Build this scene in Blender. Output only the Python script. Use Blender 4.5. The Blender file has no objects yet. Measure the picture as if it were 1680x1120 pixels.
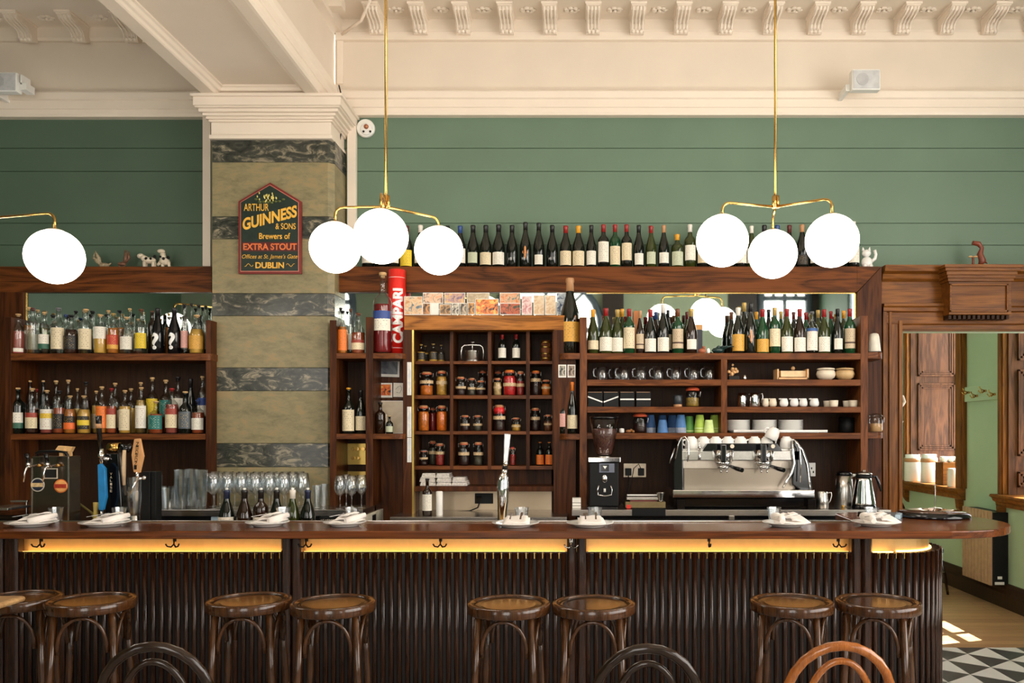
import bpy, bmesh, math, random
from mathutils import Vector, Matrix
random.seed(7)
PI = math.pi
SC = bpy.context.scene
COL = SC.collection
# ---------- camera: level, facing +Y, with lens shift ----------
F, CX, CY, EYE = 1370.0, 945.0, 706.0, 1.60
cam_d = bpy.data.cameras.new('camera'); cam = bpy.data.objects.new('camera', cam_d); COL.objects.link(cam)
cam_d.sensor_width = 36; cam_d.lens = F / 1680 * 36
cam_d.shift_x = (840 - CX) / 1680; cam_d.shift_y = (CY - 560) / 1680
cam.location = (0, 0, EYE); cam.rotation_euler = (PI / 2, 0, 0)
cam_d.clip_start = .05; cam_d.clip_end = 100
SC.camera = cam
# ---------- world, view, light ----------
SC.view_settings.view_transform = 'Standard'
try: SC.view_settings.look = 'None'
except Exception: pass
SC.view_settings.gamma = 1; SC.view_settings.use_curve_mapping = False
SC.view_settings.exposure = 0.15
SC.cycles.max_bounces = 10; SC.cycles.diffuse_bounces = 4; SC.cycles.glossy_bounces = 5
SC.cycles.transparent_max_bounces = 32; SC.cycles.transmission_bounces = 8
SC.cycles.sample_clamp_indirect = 6
w = bpy.data.worlds.new('sky'); SC.world = w; w.use_nodes = True
w.node_tree.nodes['Background'].inputs[0].default_value = (.92, .96, 1, 1)
w.node_tree.nodes['Background'].inputs[1].default_value = 14.0
def lamp(name, kind, loc, rot, energy, col=(1, 1, 1), **k):
    d = bpy.data.lights.new(name, kind); d.energy = energy; d.color = col
    for a, b in k.items(): setattr(d, a, b)
    o = bpy.data.objects.new(name, d); o.location = loc; o.rotation_euler = rot; COL.objects.link(o); return o
sd = Vector((-1, -.35, -1.45))
sun = lamp('sun', 'SUN', (6, 8, 6), sd.to_track_quat('-Z', 'Y').to_euler(), 45, (1, .93, .82), angle=.006)
# daylight entering by the tall windows of the room (window panes built below)
WIN_DAY = 6.0
DAYCOL = (1.0, .945, .88)
# ---------- helpers ----------
def wx(px, Y): return (px - CX) * Y / F
def wz(py, Y): return EYE - (py - CY) * Y / F
def S(r, g, b):
    f = lambda c: c / 12.92 if c <= .04045 else ((c + .055) / 1.055) ** 2.4
    return (f(r / 255), f(g / 255), f(b / 255), 1)
class MB:
    def __init__(s): s.v = []; s.f = []; s.sm = []; s.uv = {}
    def add(s, vs, fs, sm=False):
        b = len(s.v); s.v += [tuple(v) for v in vs]
        for f in fs: s.f.append(tuple(i + b for i in f)); s.sm.append(sm)
        return s
    def box(s, x0, y0, z0, x1, y1, z1):
        if x0 > x1: x0, x1 = x1, x0
        if y0 > y1: y0, y1 = y1, y0
        if z0 > z1: z0, z1 = z1, z0
        return s.add([(x0,y0,z0),(x1,y0,z0),(x1,y1,z0),(x0,y1,z0),(x0,y0,z1),(x1,y0,z1),(x1,y1,z1),(x0,y1,z1)],
            [(0,3,2,1),(4,5,6,7),(0,1,5,4),(1,2,6,5),(2,3,7,6),(3,0,4,7)])
    def pbox(s, px0, py0, px1, py1, Y, Y2):     # front face drawn at depth Y by photo position
        return s.box(wx(px0, Y), Y, wz(py1, Y), wx(px1, Y), Y2, wz(py0, Y))
    def lathe(s, prof, n=24, c=(0, 0, 0), sm=True, sx=1, sy=1, a0=0):
        vs = []
        for r, z in prof:
            for i in range(n):
                a = 2 * PI * i / n + a0; vs.append((c[0] + r * sx * math.cos(a), c[1] + r * sy * math.sin(a), c[2] + z))
        fs = []
        for j in range(len(prof) - 1):
            for i in range(n):
                k = (i + 1) % n; fs.append((j*n+i, j*n+k, (j+1)*n+k, (j+1)*n+i))
        s.add(vs, fs, sm)
        b = len(s.v) - len(vs)
        if prof[0][0] > 1e-5: s.f.append(tuple(b + i for i in range(n))[::-1]); s.sm.append(False)
        if prof[-1][0] > 1e-5: s.f.append(tuple(b + (len(prof)-1)*n + i for i in range(n))); s.sm.append(False)
        return s
    def tube(s, pts, r, n=8, closed=False, caps=True):
        P = [Vector(p) for p in pts]; m = len(P)
        rs = r if isinstance(r, (list, tuple)) else [r] * m
        T = []
        for i in range(m):
            if closed: t = P[(i+1) % m] - P[i-1]
            else: t = P[min(i+1, m-1)] - P[max(i-1, 0)]
            T.append(t.normalized())
        up = Vector((0, 0, 1)) if abs(T[0].z) < .9 else Vector((1, 0, 0))
        N = (up - T[0] * up.dot(T[0])).normalized(); vs = []
        for i in range(m):
            if i: N = (N - T[i] * N.dot(T[i])); N = N.normalized() if N.length > 1e-6 else T[i].orthogonal().normalized()
            B = T[i].cross(N)
            for k in range(n):
                a = 2 * PI * k / n; vs.append(P[i] + (N * math.cos(a) + B * math.sin(a)) * rs[i])
        fs = []
        for i in range(m if closed else m - 1):
            j = (i + 1) % m
            for k in range(n):
                l = (k + 1) % n; fs.append((i*n+k, i*n+l, j*n+l, j*n+k))
        s.add(vs, fs, True)
        if caps and not closed:
            b = len(s.v) - len(vs)
            s.f.append(tuple(b + i for i in range(n))[::-1]); s.sm.append(False)
            s.f.append(tuple(b + (m-1)*n + i for i in range(n))); s.sm.append(False)
        return s
    def prism(s, poly, axis, a, b, sm=False):   # poly in the two other axes, extruded along axis
        n = len(poly); vs = []
        for t in (a, b):
            for (u, v) in poly:
                vs.append({'x': (t, u, v), 'y': (u, t, v), 'z': (u, v, t)}[axis])
        fs = [tuple(range(n))[::-1], tuple(range(n, 2*n))]
        s.add(vs, fs, False)
        base = len(s.v) - 2*n
        for i in range(n):
            j = (i+1) % n; s.f.append((base+i, base+j, base+n+j, base+n+i)); s.sm.append(sm)
        return s
    def ball(s, c, r, n=16, m=10, sz=1, sx=1, sy=1):
        return s.lathe([(max(1e-6, r*math.sin(PI*j/m)), -r*sz*math.cos(PI*j/m)) for j in range(m+1)], n, c, True, sx, sy)
    def build(s, name, mat, parent=None, bev=0, loc=None, subsurf=0, uv=None):
        me = bpy.data.meshes.new(name); me.from_pydata([tuple(v) for v in s.v], [], s.f)
        me.polygons.foreach_set('use_smooth', s.sm)
        bm = bmesh.new(); bm.from_mesh(me)
        if subsurf: bmesh.ops.remove_doubles(bm, verts=bm.verts, dist=1e-5)
        bmesh.ops.recalc_face_normals(bm, faces=bm.faces); bm.to_mesh(me); bm.free()
        if uv:
            l = me.uv_layers.new(name='UVMap')
            for p in me.polygons:
                for li, vi in zip(p.loop_indices, p.vertices): l.data[li].uv = uv[vi]
        return link(name, me, mat, parent, bev, loc, subsurf)
def link(name, me, mat, parent=None, bev=0, loc=None, subsurf=0):
    o = bpy.data.objects.new(name, me); COL.objects.link(o)
    if mat is not None and not me.materials: me.materials.append(mat)
    if parent: o.parent = parent
    if loc: o.location = loc
    if bev:
        m = o.modifiers.new('b', 'BEVEL'); m.width = bev; m.segments = 2; m.limit_method = 'ANGLE'; m.angle_limit = .7
        m.harden_normals = False
    if subsurf:
        m = o.modifiers.new('s', 'SUBSURF'); m.levels = subsurf; m.render_levels = subsurf
    return o
def empty(name, loc=(0, 0, 0), rz=0):
    o = bpy.data.objects.new(name, None); COL.objects.link(o); o.location = loc; o.rotation_euler.z = rz
    o.empty_display_size = .05; return o
def tag(o, label, cat, group=None, kind=None):
    o['label'] = label; o['category'] = cat
    if group: o['group'] = group
    if kind: o['kind'] = kind
    return o
def struct(o): o['kind'] = 'structure'; return o
def tree(o, parent=None, loc=None, rz=None):
    c = o.copy(); COL.objects.link(c); c.parent = parent
    if loc is not None: c.location = loc
    if rz is not None: c.rotation_euler.z = rz
    for ch in list(o.children): tree(ch, c)
    return c
ONES = 'first second third fourth fifth sixth seventh eighth ninth tenth eleventh twelfth thirteenth fourteenth fifteenth sixteenth seventeenth eighteenth nineteenth'.split()
def nth(i):
    if i < 20: return ONES[i-1]
    t, u = divmod(i, 10); T = {2: 'twent', 3: 'thirt', 4: 'fort'}[t]
    return T + 'ieth' if u == 0 else T + 'y-' + ONES[u-1]
# ---------- materials ----------
def nt(name):
    m = bpy.data.materials.new(name); m.use_nodes = True; t = m.node_tree
    b = t.nodes['Principled BSDF']; return m, t, b
def N(t, kind, **k):
    n = t.nodes.new('ShaderNode' + kind)
    for a, v in k.items():
        if a in n.inputs: n.inputs[a].default_value = v
        else: setattr(n, a, v)
    return n
def mat(name, col, rough=.5, metal=0, var=.12, vs=20, bump=0, bs=60, coat=0, spec=.5, emit=None, alpha=1, aniso=None):
    m, t, b = nt(name); L = t.links
    b.inputs['Roughness'].default_value = rough; b.inputs['Metallic'].default_value = metal
    b.inputs['Coat Weight'].default_value = coat; b.inputs['Coat Roughness'].default_value = .08
    b.inputs['Specular IOR Level'].default_value = spec
    tc = N(t, 'TexCoord')
    n = N(t, 'TexNoise'); n.inputs['Scale'].default_value = vs; n.inputs['Detail'].default_value = 4
    L.new(tc.outputs['Object'], n.inputs['Vector'])
    r = N(t, 'ValToRGB'); e = r.color_ramp.elements
    e[0].position = .3; e[1].position = .7
    e[0].color = tuple(c * (1 - var) for c in col[:3]) + (1,); e[1].color = tuple(min(1, c * (1 + var)) for c in col[:3]) + (1,)
    L.new(n.outputs['Fac'], r.inputs['Fac']); L.new(r.outputs['Color'], b.inputs['Base Color'])
    if bump:
        n2 = N(t, 'TexNoise'); n2.inputs['Scale'].default_value = bs; n2.inputs['Detail'].default_value = 5
        mp = N(t, 'Mapping'); L.new(tc.outputs['Object'], mp.inputs[0])
        if aniso: mp.inputs['Scale'].default_value = aniso
        L.new(mp.outputs[0], n2.inputs['Vector'])
        bp = N(t, 'Bump'); bp.inputs['Strength'].default_value = bump; bp.inputs['Distance'].default_value = .003
        L.new(n2.outputs['Fac'], bp.inputs['Height']); L.new(bp.outputs['Normal'], b.inputs['Normal'])
    if emit:
        b.inputs['Emission Color'].default_value = emit[0]; b.inputs['Emission Strength'].default_value = emit[1]
    return m
def wood(name, c0, c1, axis='x', sc=1.0, rough=.38, coat=0, fig=.5):
    m, t, b = nt(name); L = t.links
    tc = N(t, 'TexCoord'); mp = N(t, 'Mapping')
    s = {'x': (1.1, 9, 9), 'y': (9, 1.1, 9), 'z': (9, 9, 1.1)}[axis]
    mp.inputs['Scale'].default_value = tuple(v * sc for v in s)
    L.new(tc.outputs['Object'], mp.inputs[0])
    n1 = N(t, 'TexNoise'); n1.inputs['Scale'].default_value = 1.0; n1.inputs['Detail'].default_value = 3; n1.inputs['Distortion'].default_value = .6
    L.new(mp.outputs[0], n1.inputs['Vector'])
    mu = N(t, 'Math', operation='MULTIPLY'); mu.inputs[1].default_value = 9; L.new(n1.outputs['Fac'], mu.inputs[0])
    fr = N(t, 'Math', operation='PINGPONG'); fr.inputs[1].default_value = 1; L.new(mu.outputs[0], fr.inputs[0])
    mp2 = N(t, 'Mapping'); mp2.inputs['Scale'].default_value = tuple((v if v < 5 else v * 9) * sc * 1.5 for v in s); L.new(tc.outputs['Object'], mp2.inputs[0])
    n2 = N(t, 'TexNoise'); n2.inputs['Scale'].default_value = 1.5; n2.inputs['Detail'].default_value = 4; L.new(mp2.outputs[0], n2.inputs['Vector'])
    mx = N(t, 'Math', operation='MULTIPLY'); mx.inputs[1].default_value = fig; L.new(fr.outputs[0], mx.inputs[0])
    m3 = N(t, 'Math', operation='MULTIPLY_ADD'); m3.inputs[1].default_value = 1.0; L.new(n2.outputs['Fac'], m3.inputs[0]); L.new(mx.outputs[0], m3.inputs[2])
    r = N(t, 'ValToRGB'); e = r.color_ramp.elements; e[0].position = .35; e[0].color = c0; e[1].position = .95; e[1].color = c1
    L.new(m3.outputs[0], r.inputs['Fac']); L.new(r.outputs['Color'], b.inputs['Base Color'])
    b.inputs['Roughness'].default_value = rough; b.inputs['Coat Weight'].default_value = coat; b.inputs['Coat Roughness'].default_value = .12
    b.inputs['Specular IOR Level'].default_value = .14 if coat < .18 else .3
    bp = N(t, 'Bump'); bp.inputs['Strength'].default_value = .25 if coat < .18 else .04; bp.inputs['Distance'].default_value = .002
    L.new(m3.outputs[0], bp.inputs['Height']); L.new(bp.outputs['Normal'], b.inputs['Normal'])
    return m
def glass(name, tint=(1, 1, 1), base=.04, gain=1.0, edge=0.0, rough=.02):
    m, t, b = nt(name); t.nodes.remove(b); L = t.links; out = t.nodes['Material Output']
    tr = N(t, 'BsdfTransparent'); gl = N(t, 'BsdfGlossy'); gl.inputs['Roughness'].default_value = rough
    gl.inputs['Color'].default_value = (1, 1, 1, 1)
    lw = N(t, 'LayerWeight'); lw.inputs['Blend'].default_value = .5
    # tint deepens toward the rim of the vessel, as real glass does
    rp = N(t, 'ValToRGB'); e = rp.color_ramp.elements
    e[0].position = .0; e[0].color = (*tint, 1); e[1].position = .95; e[1].color = tuple(c * (1 - edge) for c in tint) + (1,)
    L.new(lw.outputs['Facing'], rp.inputs['Fac']); L.new(rp.outputs['Color'], tr.inputs['Color'])
    pw_ = N(t, 'Math', operation='POWER'); pw_.inputs[1].default_value = 3.5; L.new(lw.outputs['Facing'], pw_.inputs[0])
    ma = N(t, 'Math', operation='MULTIPLY_ADD'); ma.inputs[1].default_value = gain * .8; ma.inputs[2].default_value = base; ma.use_clamp = True
    L.new(pw_.outputs[0], ma.inputs[0])
    mx = N(t, 'MixShader'); L.new(ma.outputs[0], mx.inputs[0]); L.new(tr.outputs[0], mx.inputs[1]); L.new(gl.outputs[0], mx.inputs[2])
    L.new(mx.outputs[0], out.inputs['Surface']); return m
def emitm(name, col, st):
    m, t, b = nt(name); b.inputs['Base Color'].default_value = (.9, .9, .9, 1)
    b.inputs['Emission Color'].default_value = (*col, 1); b.inputs['Emission Strength'].default_value = st; return m
def marble(name, c0, c1, c2, sc=3, rough=.35, dist=1.5, veins=.06):
    m, t, b = nt(name); L = t.links; tc = N(t, 'TexCoord')
    mp = N(t, 'Mapping'); mp.inputs['Scale'].default_value = (1, 1, 2.2); mp.inputs['Rotation'].default_value = (0, .5, 0); L.new(tc.outputs['Object'], mp.inputs[0])
    n = N(t, 'TexNoise'); n.inputs['Scale'].default_value = sc; n.inputs['Detail'].default_value = 9; n.inputs['Roughness'].default_value = .68; n.inputs['Distortion'].default_value = dist
    L.new(mp.outputs[0], n.inputs['Vector'])
    r = N(t, 'ValToRGB'); e = r.color_ramp.elements; e[0].position = .32; e[0].color = c0; e[1].position = .52; e[1].color = c1
    x = r.color_ramp.elements.new(.66); x.color = c2
    x = r.color_ramp.elements.new(.66 + veins); x.color = c1
    L.new(n.outputs['Fac'], r.inputs['Fac']); L.new(r.outputs['Color'], b.inputs['Base Color'])
    b.inputs['Roughness'].default_value = rough
    bp = N(t, 'Bump'); bp.inputs['Strength'].default_value = .12; bp.inputs['Distance'].default_value = .004
    L.new(n.outputs['Fac'], bp.inputs['Height']); L.new(bp.outputs['Normal'], b.inputs['Normal'])
    return m
M = {}
M['cream'] = mat('cream_plaster', S(224, 210, 192), .6, var=.03, vs=3, bump=.15, bs=40)
M['creamgloss'] = mat('cream_paint', S(236, 222, 205), .4, var=.02, vs=4, bump=.1, bs=30, aniso=(.3, 1, 1))
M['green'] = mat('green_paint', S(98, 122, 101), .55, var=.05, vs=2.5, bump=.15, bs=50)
M['green_shaded'] = mat('green_paint_shaded', S(78, 99, 80), .5, var=.05, vs=2.5, bump=.15, bs=50)  # shaded copy of the green paint: the bay's shade is put into the colour
M['green_side'] = mat('sage_green_paint', S(162, 180, 150), .6, var=.04, vs=2, bump=.1, bs=40)
M['oak_h'] = wood('dark_oak_horizontal', S(46, 23, 9), S(112, 62, 26), 'x', 1, .45)
M['oak_v'] = wood('dark_oak_vertical', S(40, 19, 9), S(84, 45, 19), 'z', 1, .42)
M['oak_shelf'] = wood('oak_shelf', S(66, 33, 13), S(116, 66, 31), 'x', 2, .42, .05)
M['oak_up'] = wood('oak_upright', S(66, 33, 13), S(116, 66, 31), 'z', 2, .42, .05)
M['oak_lite'] = wood('light_oak_header', S(92, 52, 16), S(176, 112, 48), 'x', 1.3, .38)
M['panel'] = wood('dark_back_panel', S(38, 23, 14), S(62, 39, 22), 'z', 1.6, .5, fig=.25)
M['door_wood'] = wood('door_wood_vertical', S(78, 42, 12), S(146, 90, 34), 'z', 1.2, .4, .08, .3)
M['door_wood_h'] = wood('door_wood_horizontal', S(78, 42, 12), S(146, 90, 34), 'x', 1.2, .4, .08, .3)
M['bartop'] = wood('bar_top_wood', S(60, 28, 11), S(122, 64, 25), 'x', 1.2, .22, .2, .3)
M['slat'] = wood('bar_slat_wood', S(26, 14, 8), S(66, 37, 21), 'z', 2.5, .26, .3, .25)
M['slatback'] = mat('slat_backing', S(20, 12, 10), .6)
M['stool'] = wood('stool_wood', S(40, 22, 10), S(88, 52, 24), 'z', 2.5, .22, .5, .3)
M['stoolseat'] = wood('stool_seat_wood', S(18, 12, 8), S(44, 30, 18), 'x', 1.5, .24, .35, .3)
M['chair_dk'] = wood('dark_bentwood', S(24, 14, 7), S(48, 27, 13), 'z', 2, .2, .35, .2)
M['chair_lt'] = wood('light_bentwood', S(136, 74, 28), S(186, 111, 47), 'z', 2, .2, .6, .2)
M['tablew'] = wood('table_wood', S(150, 112, 70), S(206, 166, 116), 'x', 1.5, .3, .3, .3)
M['brass'] = mat('brass', S(200, 160, 90), .24, 1, .04)
M['brassplate'] = mat('brass_plate', S(190, 160, 88), .3, 1, .06)
M['steel'] = mat('brushed_steel', S(196, 192, 186), .26, 1, .05, bump=.06, bs=60, aniso=(.2, 1, 6))
M['chrome'] = mat('chrome', S(225, 225, 225), .07, 1, .02)
M['black'] = mat('black_plastic', S(13, 13, 14), .5, var=.1, spec=.25)
M['blackgloss'] = mat('gloss_black', S(12, 12, 14), .12, var=.05)
M['iron'] = mat('dark_iron', S(30, 24, 20), .4, .6)
M['white'] = mat('white_ceramic', S(236, 234, 230), .15, var=.02, coat=.3)
M['offwhite'] = mat('cream_ceramic', S(226, 212, 190), .3, var=.04)
M['plastic_w'] = mat('white_plastic', S(236, 234, 228), .4, var=.02)
M['paper'] = mat('white_paper', S(236, 232, 224), .7, var=.05, vs=30)
M['napkin'] = mat('white_linen', S(240, 232, 226), .8, var=.03, bump=.3, bs=80)
M['cork'] = mat('cork', S(206, 168, 116), .7, var=.18, vs=120)
M['mirror'] = mat('mirror_silver', S(215, 225, 220), .02, 1, .01)
M['olive'] = marble('olive_stone', S(116, 108, 78), S(140, 130, 96), S(158, 134, 94), 9, .45, .3, .06)
M['darkstone'] = marble('dark_marble', S(34, 36, 32), S(66, 68, 60), S(160, 148, 124), 7, .22, 1.3, .03)
M['ceil'] = mat('ceiling_white', S(226, 214, 198), .7, var=.03)
# ================= SETTING =================
YW = 6.50
def zs(py, Y=YW): return wz(py, Y)
# rough room shell: X -7.5..4.6 for the bar room, Y -3.2..6.5
struct(MB().box(-7.6, -3.3, -.1, 4.7, 6.16, 0).build('floor', None, None))
fl = bpy.data.objects['floor']
# geometric black and white tile material
m, t, b = nt('geometric_floor_tile'); L = t.links
tc = N(t, 'TexCoord'); 
sx = N(t, 'SeparateXYZ'); L.new(tc.outputs['Object'], sx.inputs[0])
def mth(op, a, b2=None, c=None):
    n = N(t, 'Math', operation=op)
    for i, v in enumerate((a, b2, c)):
        if v is None: continue
        if isinstance(v, (int, float)): n.inputs[i].default_value = v
        else: L.new(v, n.inputs[i])
    return n.outputs[0]
rowv = mth('DIVIDE', mth('SUBTRACT', 6.155, sx.outputs['Y']), .169); ri = mth('FLOOR', rowv); tt = mth('FRACT', rowv)
xf = mth('FRACT', mth('ADD', mth('DIVIDE', mth('SUBTRACT', sx.outputs['X'], 3.025), .438), mth('MULTIPLY', ri, .5)))
ht = mth('MULTIPLY', tt, .5)
dA = mth('LESS_THAN', xf, ht); dB = mth('MULTIPLY', mth('GREATER_THAN', xf, .5), mth('LESS_THAN', xf, mth('SUBTRACT', 1, ht)))
sel2 = mth('MAXIMUM', dA, dB)
mx = N(t, 'MixRGB'); mx.inputs[1].default_value = S(214, 212, 206); mx.inputs[2].default_value = S(58, 58, 60); L.new(sel2, mx.inputs[0])
L.new(mx.outputs[0], b.inputs['Base Color']); b.inputs['Roughness'].default_value = .35
fl.data.materials.append(m)
# timber floor of the room beyond, planks running across
m, t, b = nt('timber_floor'); L = t.links
tc = N(t, 'TexCoord'); br = N(t, 'TexBrick'); br.offset = .37; mp = N(t, 'Mapping'); L.new(tc.outputs['Object'], mp.inputs[0]); L.new(mp.outputs[0], br.inputs[0])
br.inputs['Color1'].default_value = S(192, 152, 110); br.inputs['Color2'].default_value = S(164, 124, 86); br.inputs['Mortar'].default_value = S(84, 56, 34)
br.inputs['Scale'].default_value = 1; br.inputs['Mortar Size'].default_value = .002; br.inputs['Brick Width'].default_value = 1.4; br.inputs['Row Height'].default_value = .12
n2 = N(t, 'TexNoise'); mp2 = N(t, 'Mapping'); mp2.inputs['Scale'].default_value = (1.2, 22, 1); L.new(tc.outputs['Object'], mp2.inputs[0]); L.new(mp2.outputs[0], n2.inputs['Vector']); n2.inputs['Detail'].default_value = 5
mx = N(t, 'MixRGB', blend_type='MULTIPLY'); mx.inputs[0].default_value = .6; L.new(br.outputs[0], mx.inputs[1])
r = N(t, 'ValToRGB'); r.color_ramp.elements[0].position = .3; r.color_ramp.elements[0].color = (.55, .5, .45, 1); r.color_ramp.elements[1].position = .65; r.color_ramp.elements[1].color = (1, 1, 1, 1)
L.new(n2.outputs['Fac'], r.inputs[0]); L.new(r.outputs[0], mx.inputs[2]); L.new(mx.outputs[0], b.inputs['Base Color']); b.inputs['Roughness'].default_value = .35
struct(MB().box(1.0, 6.16, -.1, 4.7, 12.2, .001).build('floor_timber', m))
M['timber'] = m
ceil = struct(MB().box(-7.6, -3.3, 5.45, 4.7, 6.5, 5.6).box(1.9, 6.63, 3.6, 4.9, 12.2, 3.7).build('ceiling', M['ceil']))
# back wall: painted boards with fine gaps. right bay, left bay
seams = [zs(437), zs(402), zs(366), zs(281), zs(243), zs(184)]
def boards(x0, x1, name, mm, zb=None):
    mb = MB(); mb.box(x0, YW + .015, 2.78, x1, YW + .12, 5.45)
    zz = [2.80] + seams[1:-1] + [4.1]
    for a, b2 in zip(zz[:-1], zz[1:]): mb.box(x0, YW, a + .0022, x1, YW + .02, b2 - .0022)
    return struct(mb.build(name, mm, bev=.0015))
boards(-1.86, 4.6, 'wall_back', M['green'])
boards(-7.5, -2.66, 'wall_back_bay', M['green_shaded'])
struct(MB().box(-7.5, YW, 0, 2.30, YW + .12, 2.80).build('wall_back_lower', M['green_shaded']))
# frieze and picture rail
YF = 6.45
def rail(x0, x1, ya, yb, name):
    z1, z0 = wz(ya, 6.42), wz(yb, 6.42); h = z1 - z0
    pr = [(YW + .02, z0), (6.44, z0), (6.43, z0 + .02), (6.43, z0 + h*.28), (6.42, z0 + h*.30), (6.42, z0 + h*.62), (6.405, z0 + h*.66), (6.40, z0 + h*.92), (6.41, z1), (YW + .02, z1)]
    return struct(MB().prism(pr, 'x', x0, x1).build(name, M['creamgloss'], bev=.002))
rail(-1.84, 4.6, 148, 187, 'trim_1'); rail(-7.5, -2.66, 150, 190, 'trim_2')
struct(MB().box(-1.86, YF, wz(150, YF), 4.6, YF + .06, wz(52, YF)).build('wall_frieze', M['cream']))
struct(MB().box(-7.5, YF, wz(152, YF), -2.66, YF + .06, wz(60, YF)).build('wall_frieze_bay', M['cream']))
# raised border at the frieze end and its top fillet
struct(MB().box(wx(553, 6.44), 6.43, wz(138, 6.44), wx(563, 6.44), 6.45, wz(64, 6.44)).box(wx(551, 6.42), 6.41, wz(66, 6.42), 4.6, 6.45, wz(53, 6.42)).build('trim_3', M['creamgloss'], bev=.002))
# cornice: bed mould, soffit, corona
def cornice(x0, x1, zb, name):
    pr = [(6.5, zb), (6.42, zb), (6.41, zb + .02), (6.41, zb + .10), (6.38, zb + .105), (6.02, zb + .105), (6.0, zb + .10), (6.0, zb + .2), (5.9, zb + .28), (5.84, zb + .4), (6.5, zb + .85)]
    return struct(MB().prism(pr, 'x', x0, x1).build(name, M['cream']))
ZB = 4.655
cornice(-1.86, 4.6, ZB, 'trim_4'); cornice(-7.5, -2.66, ZB - .06, 'trim_5')
struct(MB().box(-1.86, 6.3, 4.9, 4.6, 6.6, 5.46).box(-7.5, 6.3, 4.85, -2.66, 6.6, 5.46).build('wall_upper', M['cream']))
def modillion_mesh():
    mb = MB(); w = .052
    pr = [(6.42, -.015), (6.415, .105), (6.16, .105), (6.16, .085), (6.175, .08), (6.19, .062), (6.23, .05), (6.29, .045), (6.33, .025), (6.345, .0), (6.35, -.02), (6.375, -.032), (6.40, -.025)]
    mb.prism(pr, 'x', -w, w)
    for i in range(4):                      # flutes on the front
        x = -w + .013 + i * .0262
        mb.tube([(x, 6.17, .08), (x, 6.19, .056), (x, 6.24, .043), (x, 6.30, .036), (x, 6.335, .012), (x, 6.345, -.015)], .007, 6)
    mb.box(-w - .008, 6.15, .09, w + .008, 6.42, .106)
    for x in (-.03, 0, .03): mb.ball((x, 6.352, -.02), .017, 8, 6)
    return mb
def rosette_mesh():
    mb = MB()
    for i in range(7):
        a = i * 2 * PI / 7; mb.ball((.042 * math.cos(a), 6.27 + .03 * math.sin(a), .1), .018, 8, 6, .6, 1.3)
    mb.ball((0, 6.27, .095), .014, 8, 6); return mb
mod0 = ros0 = None
k = 0
for zb, xs, w_ in ((ZB, [614, 687, 758, 830, 902, 973, 1046, 1119, 1193, 1267, 1341, 1414, 1487, 1560, 1632, 1704], 36), (ZB - .06, [-52, 34, 121, 208], 42)):
    for x in xs:
        if mod0 is None:
            mod0 = modillion_mesh().build('trim_6', M['creamgloss'], bev=0); ros0 = rosette_mesh().build('trim_7', M['cream'])
            a, c = mod0, ros0
        else: a, c = tree(mod0), tree(ros0)
        a.location = (wx(x, 6.3), 0, zb); c.location = (wx(x + w_, 6.27), 0, zb)
        struct(a); struct(c)
# transverse beam with coffered soffit
zS = 4.033; bx0, bx1 = -2.705, -1.854; px0, px1 = -2.61, -1.95; yE = 6.08
mb = MB()
mb.box(bx0, -3.2, zS, px0, 6.5, 5.46).box(px1, -3.2, zS, bx1 - .02, 6.5, 5.46).box(px0, yE, zS, px1, 6.5, 5.46).box(px0, -3.2, zS + .06, px1, yE, 5.46)
struct(mb.build('beam', M['cream'], bev=.002))
mb = MB()       # coffer moulding
pf = [(0, 0), (0, .07), (.062, .07), (.062, .05), (.046, .046), (.036, .026), (.018, .020), (.010, .006)]
mb.prism([(px0 + u, zS + v) for u, v in pf], 'y', -3.2, yE).prism([(px1 - u, zS + v) for u, v in pf], 'y', -3.2, yE)
mb.prism([(yE - u, zS + v) for u, v in pf], 'x', px0, px1)
struct(mb.build('trim_8', M['creamgloss'], bev=.003))
pr = [(bx1 - .02, zS), (bx1, zS), (bx1 + .012, zS + .015), (bx1 + .012, zS + .06), (bx1 + .02, zS + .065), (bx1 + .02, zS + .12), (bx1 + .034, zS + .14), (bx1 + .036, zS + .18), (bx1, zS + .19), (bx1 - .02, zS + .19)]
struct(MB().prism(pr, 'y', -3.2, 6.44).build('trim_9', M['creamgloss']))
pr = [(bx1 - .02, ZB), (bx1 + .05, ZB), (bx1 + .06, ZB + .1), (bx1 + .2, ZB + .105), (bx1 + .2, ZB + .2), (bx1 + .3, ZB + .4), (bx1 - .02, ZB + .8)]
mb = MB().prism(pr, 'y', -3.2, 6.44)
for i in range(6):
    y = 6.12 - i * .334; mb.box(bx1, y - .05, ZB + .03, bx1 + .15, y + .05, ZB + .105)
struct(mb.build('trim_10', M['cream']))
tag(MB().tube([(wx(556, 6.3), 6.38, wz(48, 6.3)), (wx(590, 6.2), 6.25, wz(28, 6.2)), (wx(622, 6.1), 6.0, wz(-10, 6.1))], .011, 8).build('wall_pipe', M['creamgloss']),
    'cream painted pipe slanting up through the cornice above the pillar', 'pipe')
# capital
mb = MB(); zt, zb_ = zS, wz(228, 6.13)
def ring(ex, z0, z1):
    mb.box(-2.68 - ex * .9, 6.13 - ex, z0, -1.80 + ex, 6.5, z1)
H = zt - zb_
for e, a, c in ((.012, .0, .1), (.0, .1, .42), (.015, .42, .47), (.03, .47, .53), (.048, .53, .60), (.07, .6, .68), (.09, .68, .72), (.10, .72, .93), (.115, .93, 1)):
    ring(e, zb_ + H * a, zb_ + H * c)
struct(mb.build('trim_11', M['creamgloss'], bev=.004))
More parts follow.
